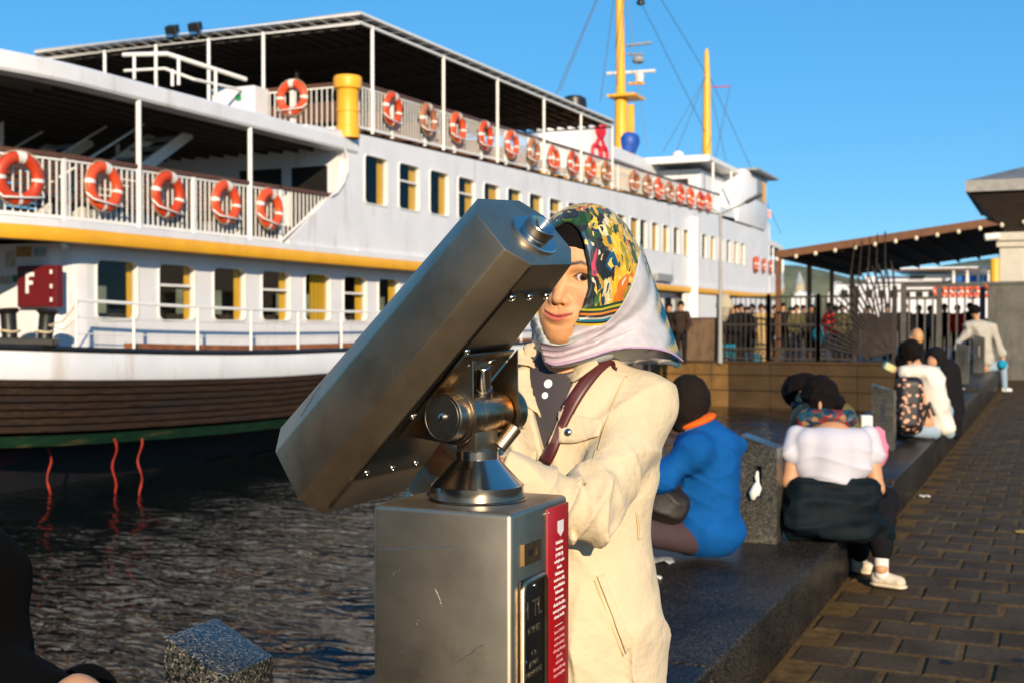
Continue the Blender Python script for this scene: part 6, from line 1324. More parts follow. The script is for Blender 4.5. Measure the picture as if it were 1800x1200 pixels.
    for wr, dv in ((h1, lp(800, 790, 1.93) - h1), (h2, lp(782, 770, 1.93) - h2)):
        sdf_object('hand', lambda P: hand(P, wr, dv, np.array([0., -.2, 1.]), .7), wr - .16, wr + .16, .0042, m_skin, W, base)
    # pieces sewn on the jacket
    bv = bvh_of([J]); m_seam = M('cream_seam_thread', (.58, .44, .25), .9); m_snap = M('blue_steel_snap', (.36, .38, .42), .25, 1.0)
    pk = patch(bv, 'pocket_flap', [(984, 722), (1062, 741), (1057, 772), (983, 779)], 12, 6, .004, .004, mj, J, .004); stud(bv, 'snap', 1002, 760, .0065, m_snap, J, .012)
    patch(bv, 'chest_seam', [(1047, 790), (1050, 790), (1041, 818), (1038, 818)], 2, 6, .001, .002, m_seam, J)
    patch(bv, 'pocket_flap', [(888, 716), (930, 728), (926, 752), (888, 758)], 8, 5, .004, .004, mj, J, .003)
    stud(bv, 'snap', 952, 748, .0055, m_snap, J, .004); stud(bv, 'snap', 1025, 850, .002, m_rust_ring, J, .002)
    # collar: two folded leaves lying on the shoulders
    cl1 = patch(bv, 'collar', [(977, 668), (1040, 628), (1050, 650), (1012, 676)], 12, 8, .010, .005, mj, J, .006); patch(bv, 'collar', [(892, 640), (956, 598), (948, 668), (918, 648)], 10, 8, .012, .005, mj, J, .006)
    stud(bv, 'snap', 905, 636, .0055, m_snap, J, .018)
    patch(bv, 'lapel', [(898, 655), (948, 640), (958, 745), (940, 735)], 6, 12, .006, .004, mj, J, .004)
    patch(bv, 'pocket_welt', [(1049, 1012), (1061, 1008), (1113, 1139), (1100, 1147)], 6, 16, .0035, .003, mj, J, .001)
    for nm, pl in (('hip_seam', [(1045, 1018), (1096, 1152)]), ('sleeve_seam', [(1108, 640), (1090, 680), (1068, 735), (1052, 790)]), ('side_seam', [(1118, 900), (1122, 930), (1120, 950), (1126, 945)])):
        ribbon(bv, nm, pl, 3.0, .0012, .0012, m_seam, J)
    # shoulder bag, its strap across the chest
    mst = M('oxblood_leather', (.075, .014, .013), .42, var=.15, scale=20)
    bag = ribbon(bvh_of([J]), 'shoulder_bag', [(1098, 618), (1074, 628), (1046, 652), (1016, 692), (992, 736), (973, 780), (960, 812)], 22, .004, .004, mst, None)
    setp(bag, 'dark red leather strap of a shoulder bag across the cream jacket', 'bag')
    mb = MB(); bc = to_world(T(-.20, .02, -.52)); mb.obox(bc, CR*.05, FWD0*.10, Vector((0, 0, .08))); me = mb.mesh('bag_body', bevel=.03, smooth=40); me.materials.append(mst); o = bpy.data.objects.new('bag_body', me); COL.objects.link(o); o.parent = bag
woman()
# ---------------------------------------------------------------- people on the bench
def rnd(a_, b_): return random.uniform(a_, b_)
def folds(P, amp, f, seed): return amp * ((1 - np.abs(wob(P, f, seed, 5)*1.6))**2 - .3)
def bx(*pts, m=.2): A = np.array(pts); return A.min(0) - m, A.max(0) + m
def shoe_at(name, heel, toe, mat, root, base, sole=None, h=.012):
    heel, toe = np.array(heel), np.array(toe); g0 = heel[2]
    def f(P): return np.maximum(sun_(.03, cap(P, heel + [0, 0, .045], toe + [0, 0, .035], .042, .036), cap(P, heel + [0, 0, .05], heel + [0, 0, .09], .038, .036)), g0 + .024 - P[:, 2])
    o = sdf_object(name, f, *bx(heel, toe, m=.14), h, mat, root, base)
    def f2(P): q = P.copy(); q[:, 2] = (q[:, 2] - g0 - .014)*3.2; a_, b_ = heel.copy(), toe.copy(); a_[2] = b_[2] = 0; return cap(q, a_, b_, .050, .046)/2.0
    sdf_object('sole', f2, *bx(heel, toe, m=.12), h*.8, sole or mat, o, base); return o
def boy():
    D = 6.15; L = lambda x, y, d=0: lp(x, y, D+d); base = L(1235, 972); 
    hips, chest, neck = L(1240, 925), L(1243, 800), L(1222, 748); hc = L(1208, 706)
    sk = lambda P: sun_(.03, ell(P, hc, (.078, .092, .112)), ell(P, hc + [-.035, -.02, -.06], (.05, .05, .05)), cap(P, hc - [0, 0, .06], neck, .05, .055), cap(P, neck, hips, .09, .12), cap(P, hips, L(1120, 925, -.1), .08, .06))
    W = sdf_object('person', sk, *bx(hc, hips, L(1120, 925), m=.16), .014, m_skin, None, base); setp(W, 'boy in a bright blue hoodie and dark cap sitting on the bench facing the water', 'person')
    mh = M('bright_blue_fleece', (.003, .075, .27), .85, var=.12, scale=9, bump=.35, bscale=16, bdist=.012)
    sl, el, wl = L(1222, 790, -.16), L(1165, 838, -.17), L(1118, 850, -.16); sr, er = L(1225, 790, .16), L(1170, 850, .16)
    def hoodie(P):
        d = sun_(.06, cap(P, neck + [.02, 0, -.05], chest, .092, .15), cap(P, chest, hips, .162, .172), ell(P, L(1238, 932), (.198, .19, .118)), cap(P, sl, sr, .085))
        d = sun_(.05, d, cap(P, sl, el, .070, .062), cap(P, el, wl, .062, .052), cap(P, sr, er, .075, .06))
        d = sun_(.025, d, ell(P, L(1268, 768), (.120, .125, .055), rotm(0, 0, .5)), cap(P, L(1225, 752), L(1296, 784), .060, .048))
        d = smax(d, -(P[:, 2] - base[2] + .0) , .01) if False else d
        d = d - folds(P, .010, 22, 3)*np.clip((P[:, 2]-base[2])/.1, 0, 1); q = (P - L(1200, 860)); d = d - .012*((1-np.abs(np.sin(20*(q[:, 0]*.8+q[:, 2]*.9)+1.5*np.sin(9*q[:, 2]))))**2)*np.exp(-(np.linalg.norm(q*np.array([1, .6, 1]), axis=1)/.2)**2)
        return np.maximum(d, base[2] + .004 - P[:, 2])
    sdf_object('hoodie', hoodie, *bx(chest, hips, L(1300, 930), wl, sl, sr, m=.26), .0085, mh, W, base)
    sdf_object('collar', lambda P: sun_(.01, ell(P, neck + [.004, 0, .022], (.106, .104, .030), rotm(0, 0, -.35))), *bx(neck, m=.18), .008, M('orange_neckline', (.80, .12, .012), .8), W, base)
    def hair(P): return sun_(.03, ell(P, hc + [.008, 0, .012], (.108, .112, .128)), cap(P, hc + [.0, 0, -.02], hc + [.0, 0, -.105], .092, .078)) - folds(P, .005, 50, 4)
    sdf_object('dark_cap', hair, *bx(hc, m=.15), .008, M('black_brown_cap', (.012, .008, .006), .85, var=.3, scale=30), W, base)
    sdf_object('trousers', lambda P: np.maximum(np.minimum(sun_(.03, cap(P, L(1215, 945, -.10), L(1110, 930, -.12), .082, .070), cap(P, L(1110, 930, -.12), L(1090, 1040, -.12), .07, .055)), sun_(.03, cap(P, L(1225, 940, .10), L(1120, 925, .10), .082, .070), cap(P, L(1120, 925, .10), L(1100, 1040, .10), .07, .055))), -9), *bx(L(1240, 950), L(1080, 1050), m=.22), .014, M('plum_grey_trousers', (.055, .035, .040), .85), W, base)
    b = sdf_object('lap_bag', lambda P: ell(P, L(1172, 888, -.10), (.125, .10, .105)) - folds(P, .02, 26, 8), *bx(L(1172, 888, -.1), m=.2), .010, M('black_brown_nylon', (.014, .009, .007), .6, bump=.4, bscale=20), None, L(1172, 915, -.1)); setp(b, 'black soft bag on the lap of the boy in blue', 'bag')
    h = sdf_object('hand', lambda P: sun_(.01, cap(P, L(1118, 850, -.16), L(1108, 852, -.16), .028, .026), *[cap(P, L(1110, 846+3*k, -.16), L(1094, 852+4*k, -.15), .010, .008) for k in range(4)], cap(P, L(1112, 848, -.18), L(1104, 840, -.17), .011)), *bx(L(1108, 852, -.16), m=.12), .007, m_skin, W, base)
boy()
def white_shirt():
    D = 6.72; L = lambda x, y, d=0: lp(x, y, D+d); base = L(1465, 938); base[2] = .27
    hips, chest, neck, hc = L(1465, 880), L(1462, 775, .05), L(1452, 735, .12), L(1436, 700, .17)
    eL, eR = L(1389, 846, .02), L(1540, 858, .02); sL, sR = L(1400, 765, .06), L(1526, 765, .06); knee = L(1552, 872, .30); foot = L(1549, 1018, .02)
    def sk(P): return sun_(.025, ell(P, hc, (.078, .095, .108)), cap(P, hc - [0, 0, .05], neck, .05, .055), cap(P, chest, hips, .12, .15), cap(P, sL, eL, .050, .043), cap(P, eL, L(1400, 800, .32), .042, .032), cap(P, sR, eR, .050, .043), cap(P, eR, L(1512, 830, .34), .042, .032), cap(P, L(1510, 905), L(1550, 890, .24), .08, .065), cap(P, L(1550, 890, .24), foot + [0, 0, .06], .055, .036))
    W = sdf_object('person', sk, *bx(hc, eL, eR, foot, knee, m=.16), .012, m_skin, None, base); setp(W, 'woman in a white T-shirt seated on the bench, dark jacket tied round her waist', 'person')
    def shirt(P):
        d = sun_(.04, cap(P, L(1462, 790), L(1462, 840), .125, .135), rbox(P, L(1462, 797, .03), (.215, .10, .145), .085))
        d = sun_(.02, d, cap(P, sL, L(1391, 796, .03), .058, .057), cap(P, sR, L(1537, 799, .03), .058, .057)); d = smax(d, -(P[:, 2] - L(1465, 848)[2] - 0.0), .008)
        return d - .008*((1-np.abs(np.sin(30*(P[:, 2]) + 6*(P[:, 0]-chest[0])**2*8 + 1.2*np.sin(11*P[:, 0]))))**2)*np.clip((L(1465, 770)[2]-P[:, 2])/.08, 0, 1)
    sdf_object('t_shirt', shirt, *bx(L(1380, 740), L(1548, 850), m=.22), .008, M('white_cotton', (.50, .49, .55), .85, var=.04, bump=.25, bscale=14, bdist=.01), W, base)
    def wrap(P):
        d = sun_(.035, rbox(P, L(1462, 858), (.235, .15, .06), .05), rbox(P, L(1452, 900), (.225, .17, .125), .05, rotm(0, 0, .06)), cap(P, L(1500, 900, -.08), L(1556, 938, .05), .10, .060), cap(P, L(1400, 900, -.10), L(1395, 925, -.05), .07, .06)); d = np.maximum(d, .272 - P[:, 2] - .5*np.maximum(0, P[:, 0] - L(1490, 900)[0]))
        return d - folds(P*np.array([.5, 1, 1.4]), .022, 24, 13) - .010*wob(P*np.array([.6, 1, 1.5]), 46, 3)
    sdf_object('tied_jacket', wrap, *bx(L(1378, 830), L(1560, 940), m=.26), .009, M('dark_teal_nylon', (.003, .007, .010), .7, spec=.12, var=.4, scale=9, bump=.5, bscale=14, bdist=.015), W, base)
    sdf_object('sleeve_tie', lambda P: cap(P, L(1530, 850, -.05), L(1552, 866, .05), .035, .025), *bx(L(1545, 860), m=.16), .01, M('dark_teal_nylon', (0, 0, 0)), W, base)
    sdf_object('trousers', lambda P: sun_(.03, cap(P, L(1500, 905), L(1556, 880, .22), .095, .075), cap(P, L(1556, 880, .22), L(1551, 962, .04), .070, .058), cap(P, L(1540, 930, .0), L(1549, 965, .03), .06, .055)) - folds(P, .008, 26, 6), *bx(L(1490, 870), L(1565, 975), m=.22), .010, M('black_trousers', (.007, .007, .009), .85), W, base)
    sdf_object('trousers', lambda P: sun_(.03, cap(P, L(1470, 905, .05), L(1505, 900, .40), .09, .07), cap(P, L(1505, 900, .40), L(1512, 970, .38), .065, .055)), *bx(L(1460, 880), L(1520, 980, .4), m=.22), .014, M('black_trousers', (0, 0, 0)), W, base)
    sdf_object('sock', lambda P: cap(P, L(1549, 972, .03), L(1549, 1008, .03), .040, .038), *bx(L(1549, 990), m=.12), .008, M('white_sock', (.70, .66, .62), .9), W, base)
    ms_ = M('cream_sneaker', (.62, .50, .34), .7, var=.2, scale=24, col2=(.70, .62, .52)); msl = M('cream_sole', (.66, .55, .38), .6, var=.1)
    f0, f1 = L(1545, 1030, .06), L(1580, 1034, -.02); f0[2] = f1[2] = .003; shoe_at('sneaker', f0, f1, ms_, W, base, msl, .009)
    f0, f1 = L(1508, 1010, .45), L(1525, 1010, .38); f0[2] = f1[2] = .003; shoe_at('sneaker', f0, f1, ms_, W, base, msl, .012)
    sdf_object('hair', lambda P: np.maximum(sun_(.02, ell(P, hc + [.01, -.02, .015], (.100, .115, .118)), ell(P, hc + [.09, -.01, -.02], (.06, .07, .06))), -sun_(.02, ell(P, hc + [-.085, -.03, -.075], (.075, .10, .055)), ell(P, hc + [.0, -.10, -.115], (.09, .08, .05)))) - folds(P, .012, 60, 2), *bx(hc, m=.24), .009, m_hair, W, base)
    sdf_object('ear', lambda P: ell(P, L(1440, 712, .06), (.012, .028, .034)), *bx(L(1440, 712, .06), m=.07), .006, m_skin, W, base)
    ms2 = bpy.data.materials.new('patterned_neck_scarf'); ms2.use_nodes = True; nt = ms2.node_tree; v = _n(nt, 'ShaderNodeTexVoronoi', i_Scale=34.); nt.links.new(mapped(nt), v.inputs['Vector']); s1 = nt.nodes.new('ShaderNodeSeparateColor'); nt.links.new(v.outputs['Color'], s1.inputs[0]); nt.links.new(ramp(nt, s1.outputs[0], [(0, (.01, .06, .08)), (.4, (.22, .02, .02)), (.6, (.01, .02, .05)), (.8, (.02, .09, .09)), (.93, (.28, .14, .05))], 'CONSTANT'), nt.nodes['Principled BSDF'].inputs['Base Color'])
    sdf_object('neck_scarf', lambda P: sun_(.03, ell(P, L(1455, 730, .10), (.15, .11, .042), rotm(0, 0, .1)), cap(P, L(1415, 738, .08), L(1490, 735, .06), .042, .045)) - folds(P, .010, 40, 7), *bx(L(1455, 730, .1), m=.24), .008, ms2, W, base)
white_shirt()
def neighbour():
    """beyond the woman in white: head bent, hand at the cheek"""
    D = 7.3; L = lambda x, y, d=0: lp(x, y, D+d); base = L(1440, 900); base[2] = .27; hc = L(1412, 696)
    def sk(P): return sun_(.02, ell(P, hc, (.08, .09, .105)), ell(P, hc + [-.02, -.04, -.03], (.05, .05, .05)), cap(P, hc - [0, 0, .05], L(1425, 745), .05), cap(P, L(1425, 745), base + [0, 0, .15], .10, .14), cap(P, L(1398, 800), L(1398, 735, -.08), .04, .03), *[cap(P, L(1396, 722+5*k, -.10), L(1408, 712+5*k, -.12), .010, .009) for k in range(4)])
    W = sdf_object('person', sk, *bx(hc, base, L(1395, 800), m=.16), .013, m_skin, None, base); setp(W, 'curly-haired person beyond the woman in white, hand against the cheek', 'person')
    sdf_object('hair', lambda P: np.maximum(ell(P, hc + [0, .02, .03], (.115, .12, .105)), (hc[1]-.065 - P[:, 1]) + .4*(hc[2]-P[:, 2])) - folds(P, .018, 55, 5), *bx(hc, m=.24), .009, m_hair, W, base)
    sdf_object('olive_coat', lambda P: sun_(.05, cap(P, L(1435, 770), base + [0, 0, .15], .17, .19), cap(P, L(1480, 730, .05), L(1510, 790), .08, .07)), *bx(L(1435, 770), base, L(1510, 790), m=.24), .014, M('olive_coat_cloth', (.11, .085, .03), .85), W, base)
    sdf_object('face_mask', lambda P: ell(P, hc + [-.035, -.055, -.055], (.05, .045, .042)), *bx(hc, m=.18), .010, m_black, W, base)
    b = sdf_object('pink_bag', lambda P: ell(P, lp(1541, 787, 7.15), (.062, .05, .125)) - folds(P, .012, 40, 3), *bx(lp(1541, 787, 7.15), m=.2), .008, M('shiny_pink_plastic', (.72, .20, .30), .25, var=.12, scale=14, bump=.6, bscale=30), None, lp(1541, 820, 7.15)); setp(b, 'shiny pink bag beside the woman in the white shirt', 'bag')
    b = sdf_object('paper_bag', lambda P: rbox(P, lp(1522, 745, 7.3), (.035, .03, .055), .01), *bx(lp(1522, 745, 7.3), m=.12), .008, m_paper, None, lp(1522, 765, 7.3)); setp(b, 'small white paper bag above the pink bag', 'bag')
neighbour()
def backpack_girl():
    D = 12.3; L = lambda x, y, d=0: lp(x, y, D+d); base = L(1625, 762); base[2] = .37; hc = L(1598, 622, -.05)
    W = sdf_object('person', lambda P: sun_(.03, ell(P, hc, (.08, .09, .11)), cap(P, hc, L(1622, 660), .055), cap(P, L(1622, 660), base + [0, 0, .1], .10, .13), cap(P, L(1590, 652), L(1568, 650), .035), cap(P, base + [0, 0, .09], L(1660, 722, .1), .08, .07)), *bx(hc, base, L(1570, 650), L(1660, 722), m=.2), .02, m_skin, None, base); setp(W, 'girl in a white hooded jacket hunched on the bench, wearing a backpack', 'person')
    sdf_object('white_jacket', lambda P: sun_(.05, ell(P, L(1612, 655), (.20, .17, .085), rotm(0, 0, .15)), cap(P, L(1632, 670), L(1648, 740), .15, .14), cap(P, L(1640, 660), L(1655, 715, -.1), .085, .07), ell(P, L(1655, 752), (.13, .14, .06)), cap(P, L(1608, 655, -.12), L(1588, 656, -.1), .075, .06)) - folds(P, .02, 16, 3), *bx(L(1575, 640), L(1675, 765), m=.24), .016, M('white_padded_cloth', (.66, .61, .54), .85, var=.06), W, base)
    sdf_object('hair', lambda P: sun_(.03, ell(P, hc + [.01, 0, .03], (.11, .12, .12)), cap(P, hc, L(1585, 650), .08, .05)) - folds(P, .014, 40, 3), *bx(hc, L(1585, 650), m=.2), .016, m_hair, W, base)
    sdf_object('jeans', lambda P: np.minimum(cap(P, L(1592, 756, -.1), L(1640, 757, -.05), .055, .085), sun_(.03, cap(P, L(1640, 755), L(1660, 722, .1), .08, .085), cap(P, L(1660, 722, .1), L(1668, 760, .15), .07, .06))), *bx(L(1592, 756), L(1668, 720), m=.2), .016, M('light_blue_jeans', (.26, .35, .44), .85, var=.1), W, base)
    mf = bpy.data.materials.new('floral_black_cloth'); mf.use_nodes = True; nt = mf.node_tree; v = _n(nt, 'ShaderNodeTexVoronoi', i_Scale=15.); nt.links.new(mapped(nt, (1, 1, 1.2)), v.inputs['Vector']); n1 = _n(nt, 'ShaderNodeTexNoise', i_Scale=40.); nt.links.new(mapped(nt), n1.inputs['Vector']); ad = _n(nt, 'ShaderNodeMath', operation='MULTIPLY_ADD'); ad.inputs[1].default_value = .35; nt.links.new(n1.outputs[0], ad.inputs[0]); nt.links.new(v.outputs[0], ad.inputs[2])
    nt.links.new(ramp(nt, ad.outputs[0], [(0, (.62, .34, .22)), (.44, (.40, .16, .10)), (.50, (.008, .007, .008))], 'CONSTANT'), nt.nodes['Principled BSDF'].inputs['Base Color'])
    b = sdf_object('backpack', lambda P: smax(rbox(P, L(1598, 712, -.22), (.135, .085, .285), .08), -9+0*P[:, 0], .01), *bx(L(1598, 712, -.22), m=.4), .014, mf, None, L(1598, 755, -.22)); setp(b, 'black backpack printed with pink flowers', 'backpack')
    sdf_object('front_pocket', lambda P: rbox(P, L(1598, 730, -.31), (.10, .04, .12), .035), *bx(L(1598, 730, -.31), m=.2), .014, mf, b, L(1598, 755, -.22))
    for x0, y0, x1, y1 in ((1622, 745, 1634, 708), (1634, 708, 1642, 728)): sdf_object('strap', lambda P: cap(P, L(x0, y0, -.2), L(x1, y1, -.22), .016), *bx(L(x0, y0, -.2), L(x1, y1, -.2), m=.06), .010, m_black, b, L(1598, 755, -.22))
    c = sdf_object('snack_packet', lambda P: rbox(P, L(1562, 645, -.1), (.055, .04, .04), .012, rotm(0, 0, .5)), *bx(L(1556, 646, -.1), m=.16), .012, M('teal_yellow_wrapper', (.02, .25, .30), .35, col2=(.72, .55, .15), scale=16), None, L(1556, 650, -.1)); setp(c, 'teal and yellow snack packet held out at the granite post', 'packet')
backpack_girl()
def dark_pair():
    D = 13.6; L = lambda x, y, d=0: lp(x, y, D+d); base = L(1668, 745); base[2] = .37; hc = L(1643, 632)
    W = sdf_object('person', lambda P: sun_(.03, ell(P, hc, (.075, .09, .105)), ell(P, hc + [-.045, -.03, -.03], (.05, .05, .06)), cap(P, hc, L(1662, 665), .05), cap(P, L(1662, 665), base + [0, 0, .1], .12, .14)), *bx(hc, base, m=.2), .02, m_skin, None, base); setp(W, 'woman in black with a headscarf looking down beside the white jacket', 'person')
    sdf_object('black_coat', lambda P: sun_(.05, cap(P, L(1662, 655), L(1668, 720), .16, .17), cap(P, L(1650, 670, -.1), L(1658, 700, -.2), .08, .06), cap(P, L(1668, 725), L(1678, 735, -.2), .11, .08), cap(P, L(1678, 735, -.2), L(1680, 762, -.2), .07, .06)), *bx(L(1650, 650), L(1682, 765, -.2), m=.26), .02, M('matt_black_wool', (.009, .008, .009), .9), W, base)
    sdf_object('headscarf', lambda P: np.maximum(sun_(.03, ell(P, hc + [.02, .01, .02], (.115, .12, .13)), cap(P, hc, L(1660, 660), .10, .12)), -ell(P, hc + [-.075, -.06, -.03], (.075, .09, .085))), *bx(hc, L(1660, 660), m=.22), .014, M('matt_black_wool', (0, 0, 0)), W, base)
    sdf_object('face_mask', lambda P: ell(P, hc + [.01, -.06, -.145], (.07, .07, .09)), *bx(hc + [0, 0, -.14], m=.15), .014, M('pale_blue_scarf', (.25, .42, .46), .8, var=.3, scale=20), W, base)
    D = 15.0; base2 = L(1600, 690, 1.4); base2[2] = .37; h2 = L(1612, 592, 1.4)
    V = sdf_object('person', lambda P: sun_(.025, ell(P, h2, (.080, .098, .115)), ell(P, h2 + [-.085, 0, -.02], (.018, .025, .035)), cap(P, h2, L(1612, 620, 1.4), .062), cap(P, L(1608, 630, 1.4), base2 + [0, 0, .1], .13, .15)), *bx(h2, base2, m=.22), .016, M('tanned_scalp', (.52, .26, .10), .5, var=.12, scale=14), None, base2); setp(V, 'bald man in a black jacket seen from behind, past the girls', 'person')
    sdf_object('black_jacket', lambda P: sun_(.06, ell(P, L(1606, 632, 1.4), (.25, .16, .14)), cap(P, L(1606, 640, 1.4), base2 + [0, 0, .12], .21, .22), cap(P, h2 - [0, 0, .12], h2 - [0, 0, .16], .085)), *bx(L(1606, 632, 1.4), base2, m=.34), .02, M('matt_black_wool', (0, 0, 0)), V, base2)
dark_pair()
def grey_sweater():
    D = 26.5; L = lambda x, y, d=0: lp(x, y, D+d); base = L(1728, 640); base[2] = .43; hc = L(1713, 548)
    W = sdf_object('person', lambda P: sun_(.03, ell(P, hc, (.085, .10, .12)), cap(P, hc, L(1720, 572), .06), cap(P, L(1720, 580), base + [0, 0, .1], .13, .15), cap(P, L(1762, 625), L(1764, 640), .05)), *bx(hc, base, L(1764, 640), m=.22), .024, m_skin, None, base); setp(W, 'man in a light grey sweater leaning on the farthest bench', 'person')
    sdf_object('sweater', lambda P: sun_(.06, cap(P, L(1722, 580), L(1730, 632), .22, .20), ell(P, L(1720, 572), (.36, .18, .10)), cap(P, L(1745, 580), L(1762, 622), .10, .075), cap(P, L(1702, 580), L(1682, 612), .10, .08)) - folds(P, .03, 10, 4), *bx(L(1690, 560), L(1765, 640), m=.34), .022, M('light_grey_knit', (.40, .37, .32), .9), W, base)
    sdf_object('hair', lambda P: np.maximum(ell(P, hc + [0, -.02, .04], (.105, .12, .12)), hc[2]-.05-P[:, 2]), *bx(hc, m=.2), .02, m_hair, W, base)
    sdf_object('jeans', lambda P: sun_(.05, cap(P, base + [.1, 0, .1], L(1763, 642), .12, .10), cap(P, L(1763, 642), L(1766, 682), .08, .06)), *bx(base, L(1766, 682), m=.24), .024, M('light_blue_jeans', (0, 0, 0)), W, base)
    sdf_object('blue_cloth', lambda P: ell(P, L(1762, 640, -.15), (.10, .08, .10)), *bx(L(1762, 640, -.15), m=.16), .024, M('cyan_cloth', (.01, .25, .42), .8), W, base)
    f0, f1 = L(1764, 690), L(1776, 691); f0[2] = f1[2] = .003; shoe_at('white_trainer', f0, f1, M('white_shoe', (.7, .68, .64), .7), W, base, None, .02)
grey_sweater()
def corner_person():
    """black-clad person cut by the lower left corner"""
    D = 1.75; L = lambda x, y, d=0: lp(x, y, D+d); base = L(-20, 1420); base[2] = .27; hc = L(-150, 880)
    W = sdf_object('person', lambda P: sun_(.03, ell(P, hc, (.075, .09, .11)), cap(P, hc, L(-90, 1010), .045), cap(P, L(-60, 1080), base + [0, 0, .1], .06, .08), cap(P, L(60, 1285, -.12), L(135, 1222, -.14), .026, .021), cap(P, L(135, 1222, -.14), L(160, 1245, -.15), .022, .022), *[cap(P, L(150+6*k, 1230+9*k, -.15), L(185+8*k, 1260+8*k, -.16), .0095, .008) for k in range(4)]), *bx(hc, base, L(180, 1230, -.15), m=.14), .010, m_skin, None, base); setp(W, 'person in black cut off by the lower left corner, gold chain at the wrist', 'person')
    mbk = M('deep_black_cloth', (.0004, .0004, .0005), 1.0)
    def coat(P): return sun_(.03, cap(P, L(-12, 1020), L(-5, 1420), .046, .060), cap(P, L(-30, 985), L(-12, 1020), .034, .046), cap(P, L(0, 1200, -.05), L(92, 1228, -.11), .055, .036), cap(P, hc, L(-60, 1010), .06, .07)) - folds(P, .004, 40, 5)
    sdf_object('black_coat', coat, *bx(hc, base, L(110, 1205, -.12), m=.16), .009, mbk, W, base)
    b = sdf_object('black_bag', lambda P: ell(P, L(150, 1252, .05), (.056, .05, .072)), *bx(L(150, 1252, .05), m=.16), .008, mbk, None, L(150, 1310, .05)); setp(b, 'rounded black bag in the lower left corner', 'bag')
    mb = MB(); a_, c_ = L(128, 1180, -.14), L(146, 1212, -.14); ax = (a_ - c_)/np.linalg.norm(a_ - c_); cen = L(128, 1224, -.137); u_ = np.cross(ax, [0, 0, 1.]); u_ /= np.linalg.norm(u_); w_ = L(135, 1190, -.14) - L(40, 1290, -.02); w_ /= np.linalg.norm(w_); u_ = np.cross(w_, [0, 0, 1.]); u_ /= np.linalg.norm(u_); v_ = np.cross(w_, u_)
    for k in range(22): t = 2*math.pi*k/22; c0 = to_world(cen + (u_*math.cos(t)+v_*math.sin(t))*.0245); mb.lathe([(.0008, -.0022), (.0024, 0), (.0008, .0022)], c0, to_world(u_*-math.sin(t)+v_*math.cos(t)), 6)
    o = mb.build('gold_bracelet', M('gold_chain', (.65, .36, .12), .25, 1.0), label='thin gold chain bracelet on the wrist in the lower left corner', cat='bracelet', smooth=60); shift(o, to_world(cen))
corner_person()
# ---------------------------------------------------------------- the crowd on the pier
def stander(px, D, h, top, bot, label, hairc=m_hair, turn=0., stride=.0, base_z=PZ + .0, extra=None, skirt=False):
    p0 = lp(px, 600, D); base = np.array([p0[0], p0[1], base_z]); s = h/1.72; A = lambda x, y, z: base + np.array([x*math.cos(turn)-y*math.sin(turn), x*math.sin(turn)+y*math.cos(turn), z])*s
    hc = A(0, 0, 1.60); sh = .19; r_ = random.Random(px); sw = r_.uniform(-.06, .06)
    leg = lambda P, g: np.minimum(sun_(.03, cap(P, A(-.09, 0, .88), A(-.10, -stride*.5, .48), .085+g, .062+g), cap(P, A(-.10, -stride*.5, .48), A(-.10, -stride+.0, .07), .058+g, .045+g)), sun_(.03, cap(P, A(.09, 0, .88), A(.10, stride*.5, .48), .085+g, .062+g), cap(P, A(.10, stride*.5, .48), A(.10, stride, .07), .058+g, .045+g)))
    arm = lambda P, g: np.minimum(sun_(.02, cap(P, A(-sh, 0, 1.38), A(-sh-.07, .02+sw, 1.10), .055+g, .048+g), cap(P, A(-sh-.07, .02+sw, 1.10), A(-sh-.02, -.14, .92), .045+g, .036+g)), sun_(.02, cap(P, A(sh, 0, 1.38), A(sh+.07, .02-sw, 1.10), .055+g, .048+g), cap(P, A(sh+.07, .02-sw, 1.10), A(sh+.02, -.14, .92), .045+g, .036+g)))
    tor = lambda P, g: sun_(.06, ell(P, A(0, 0, 1.26), (.17+g, .11+g, .20+g)), ell(P, A(0, 0, .98), (.16+g, .12+g, .18+g)), cap(P, A(-.15, 0, 1.38), A(.15, 0, 1.38), .06+g))
    allf = lambda P: np.minimum.reduce([sun_(.04, tor(P, 0), arm(P, 0), leg(P, 0)), ell(P, hc, (.078*s, .095*s, .118*s)), cap(P, hc, A(0, 0, 1.40), .055)])
    lo, hi = base - [.36*s, .34*s, -.02], base + [.36*s, .34*s, 1.76*s]
    W = sdf_object('person', allf, lo, hi, .036, m_skin, None, base, proj=1); setp(W, label, 'person', 'crowd standing on the pier')
    sdf_object('top_clothing', lambda P: smax(sun_(.03, tor(P, .02), arm(P, .016)), (A(0, 0, .80)[2]-P[:, 2]), .02), lo, hi, .036, top, W, base, proj=1)
    sdf_object('trousers', lambda P: np.maximum(leg(P, .012) if not skirt else cap(P, A(0, 0, .9), A(0, 0, .25), .15, .24), P[:, 2]-A(0, 0, .92)[2]), lo, hi, .036, bot, W, base, proj=1)
    sdf_object('hair', lambda P: np.maximum(ell(P, hc + [0, .015, .03], (.098*s, .112*s, .115*s)), np.minimum((hc[1]-.05-P[:, 1]), 9)*.6 + (hc[2]-.02-P[:, 2])*.6), hc-.2, hc+.2, .024, hairc, W, base, proj=1)
    for sx in (-1, 1): sdf_object('shoe', lambda P: np.maximum(cap(P, A(.10*sx, sx*stride+.04, .045), A(.10*sx, sx*stride-.12, .04), .05, .042), base[2]+.004-P[:, 2]), A(.10*sx, sx*stride, 0)-.24, A(.10*sx, sx*stride, .1)+.24, .026, m_black, W, base, proj=1)
K = lambda n, c: M(n, c, .85, var=.15)
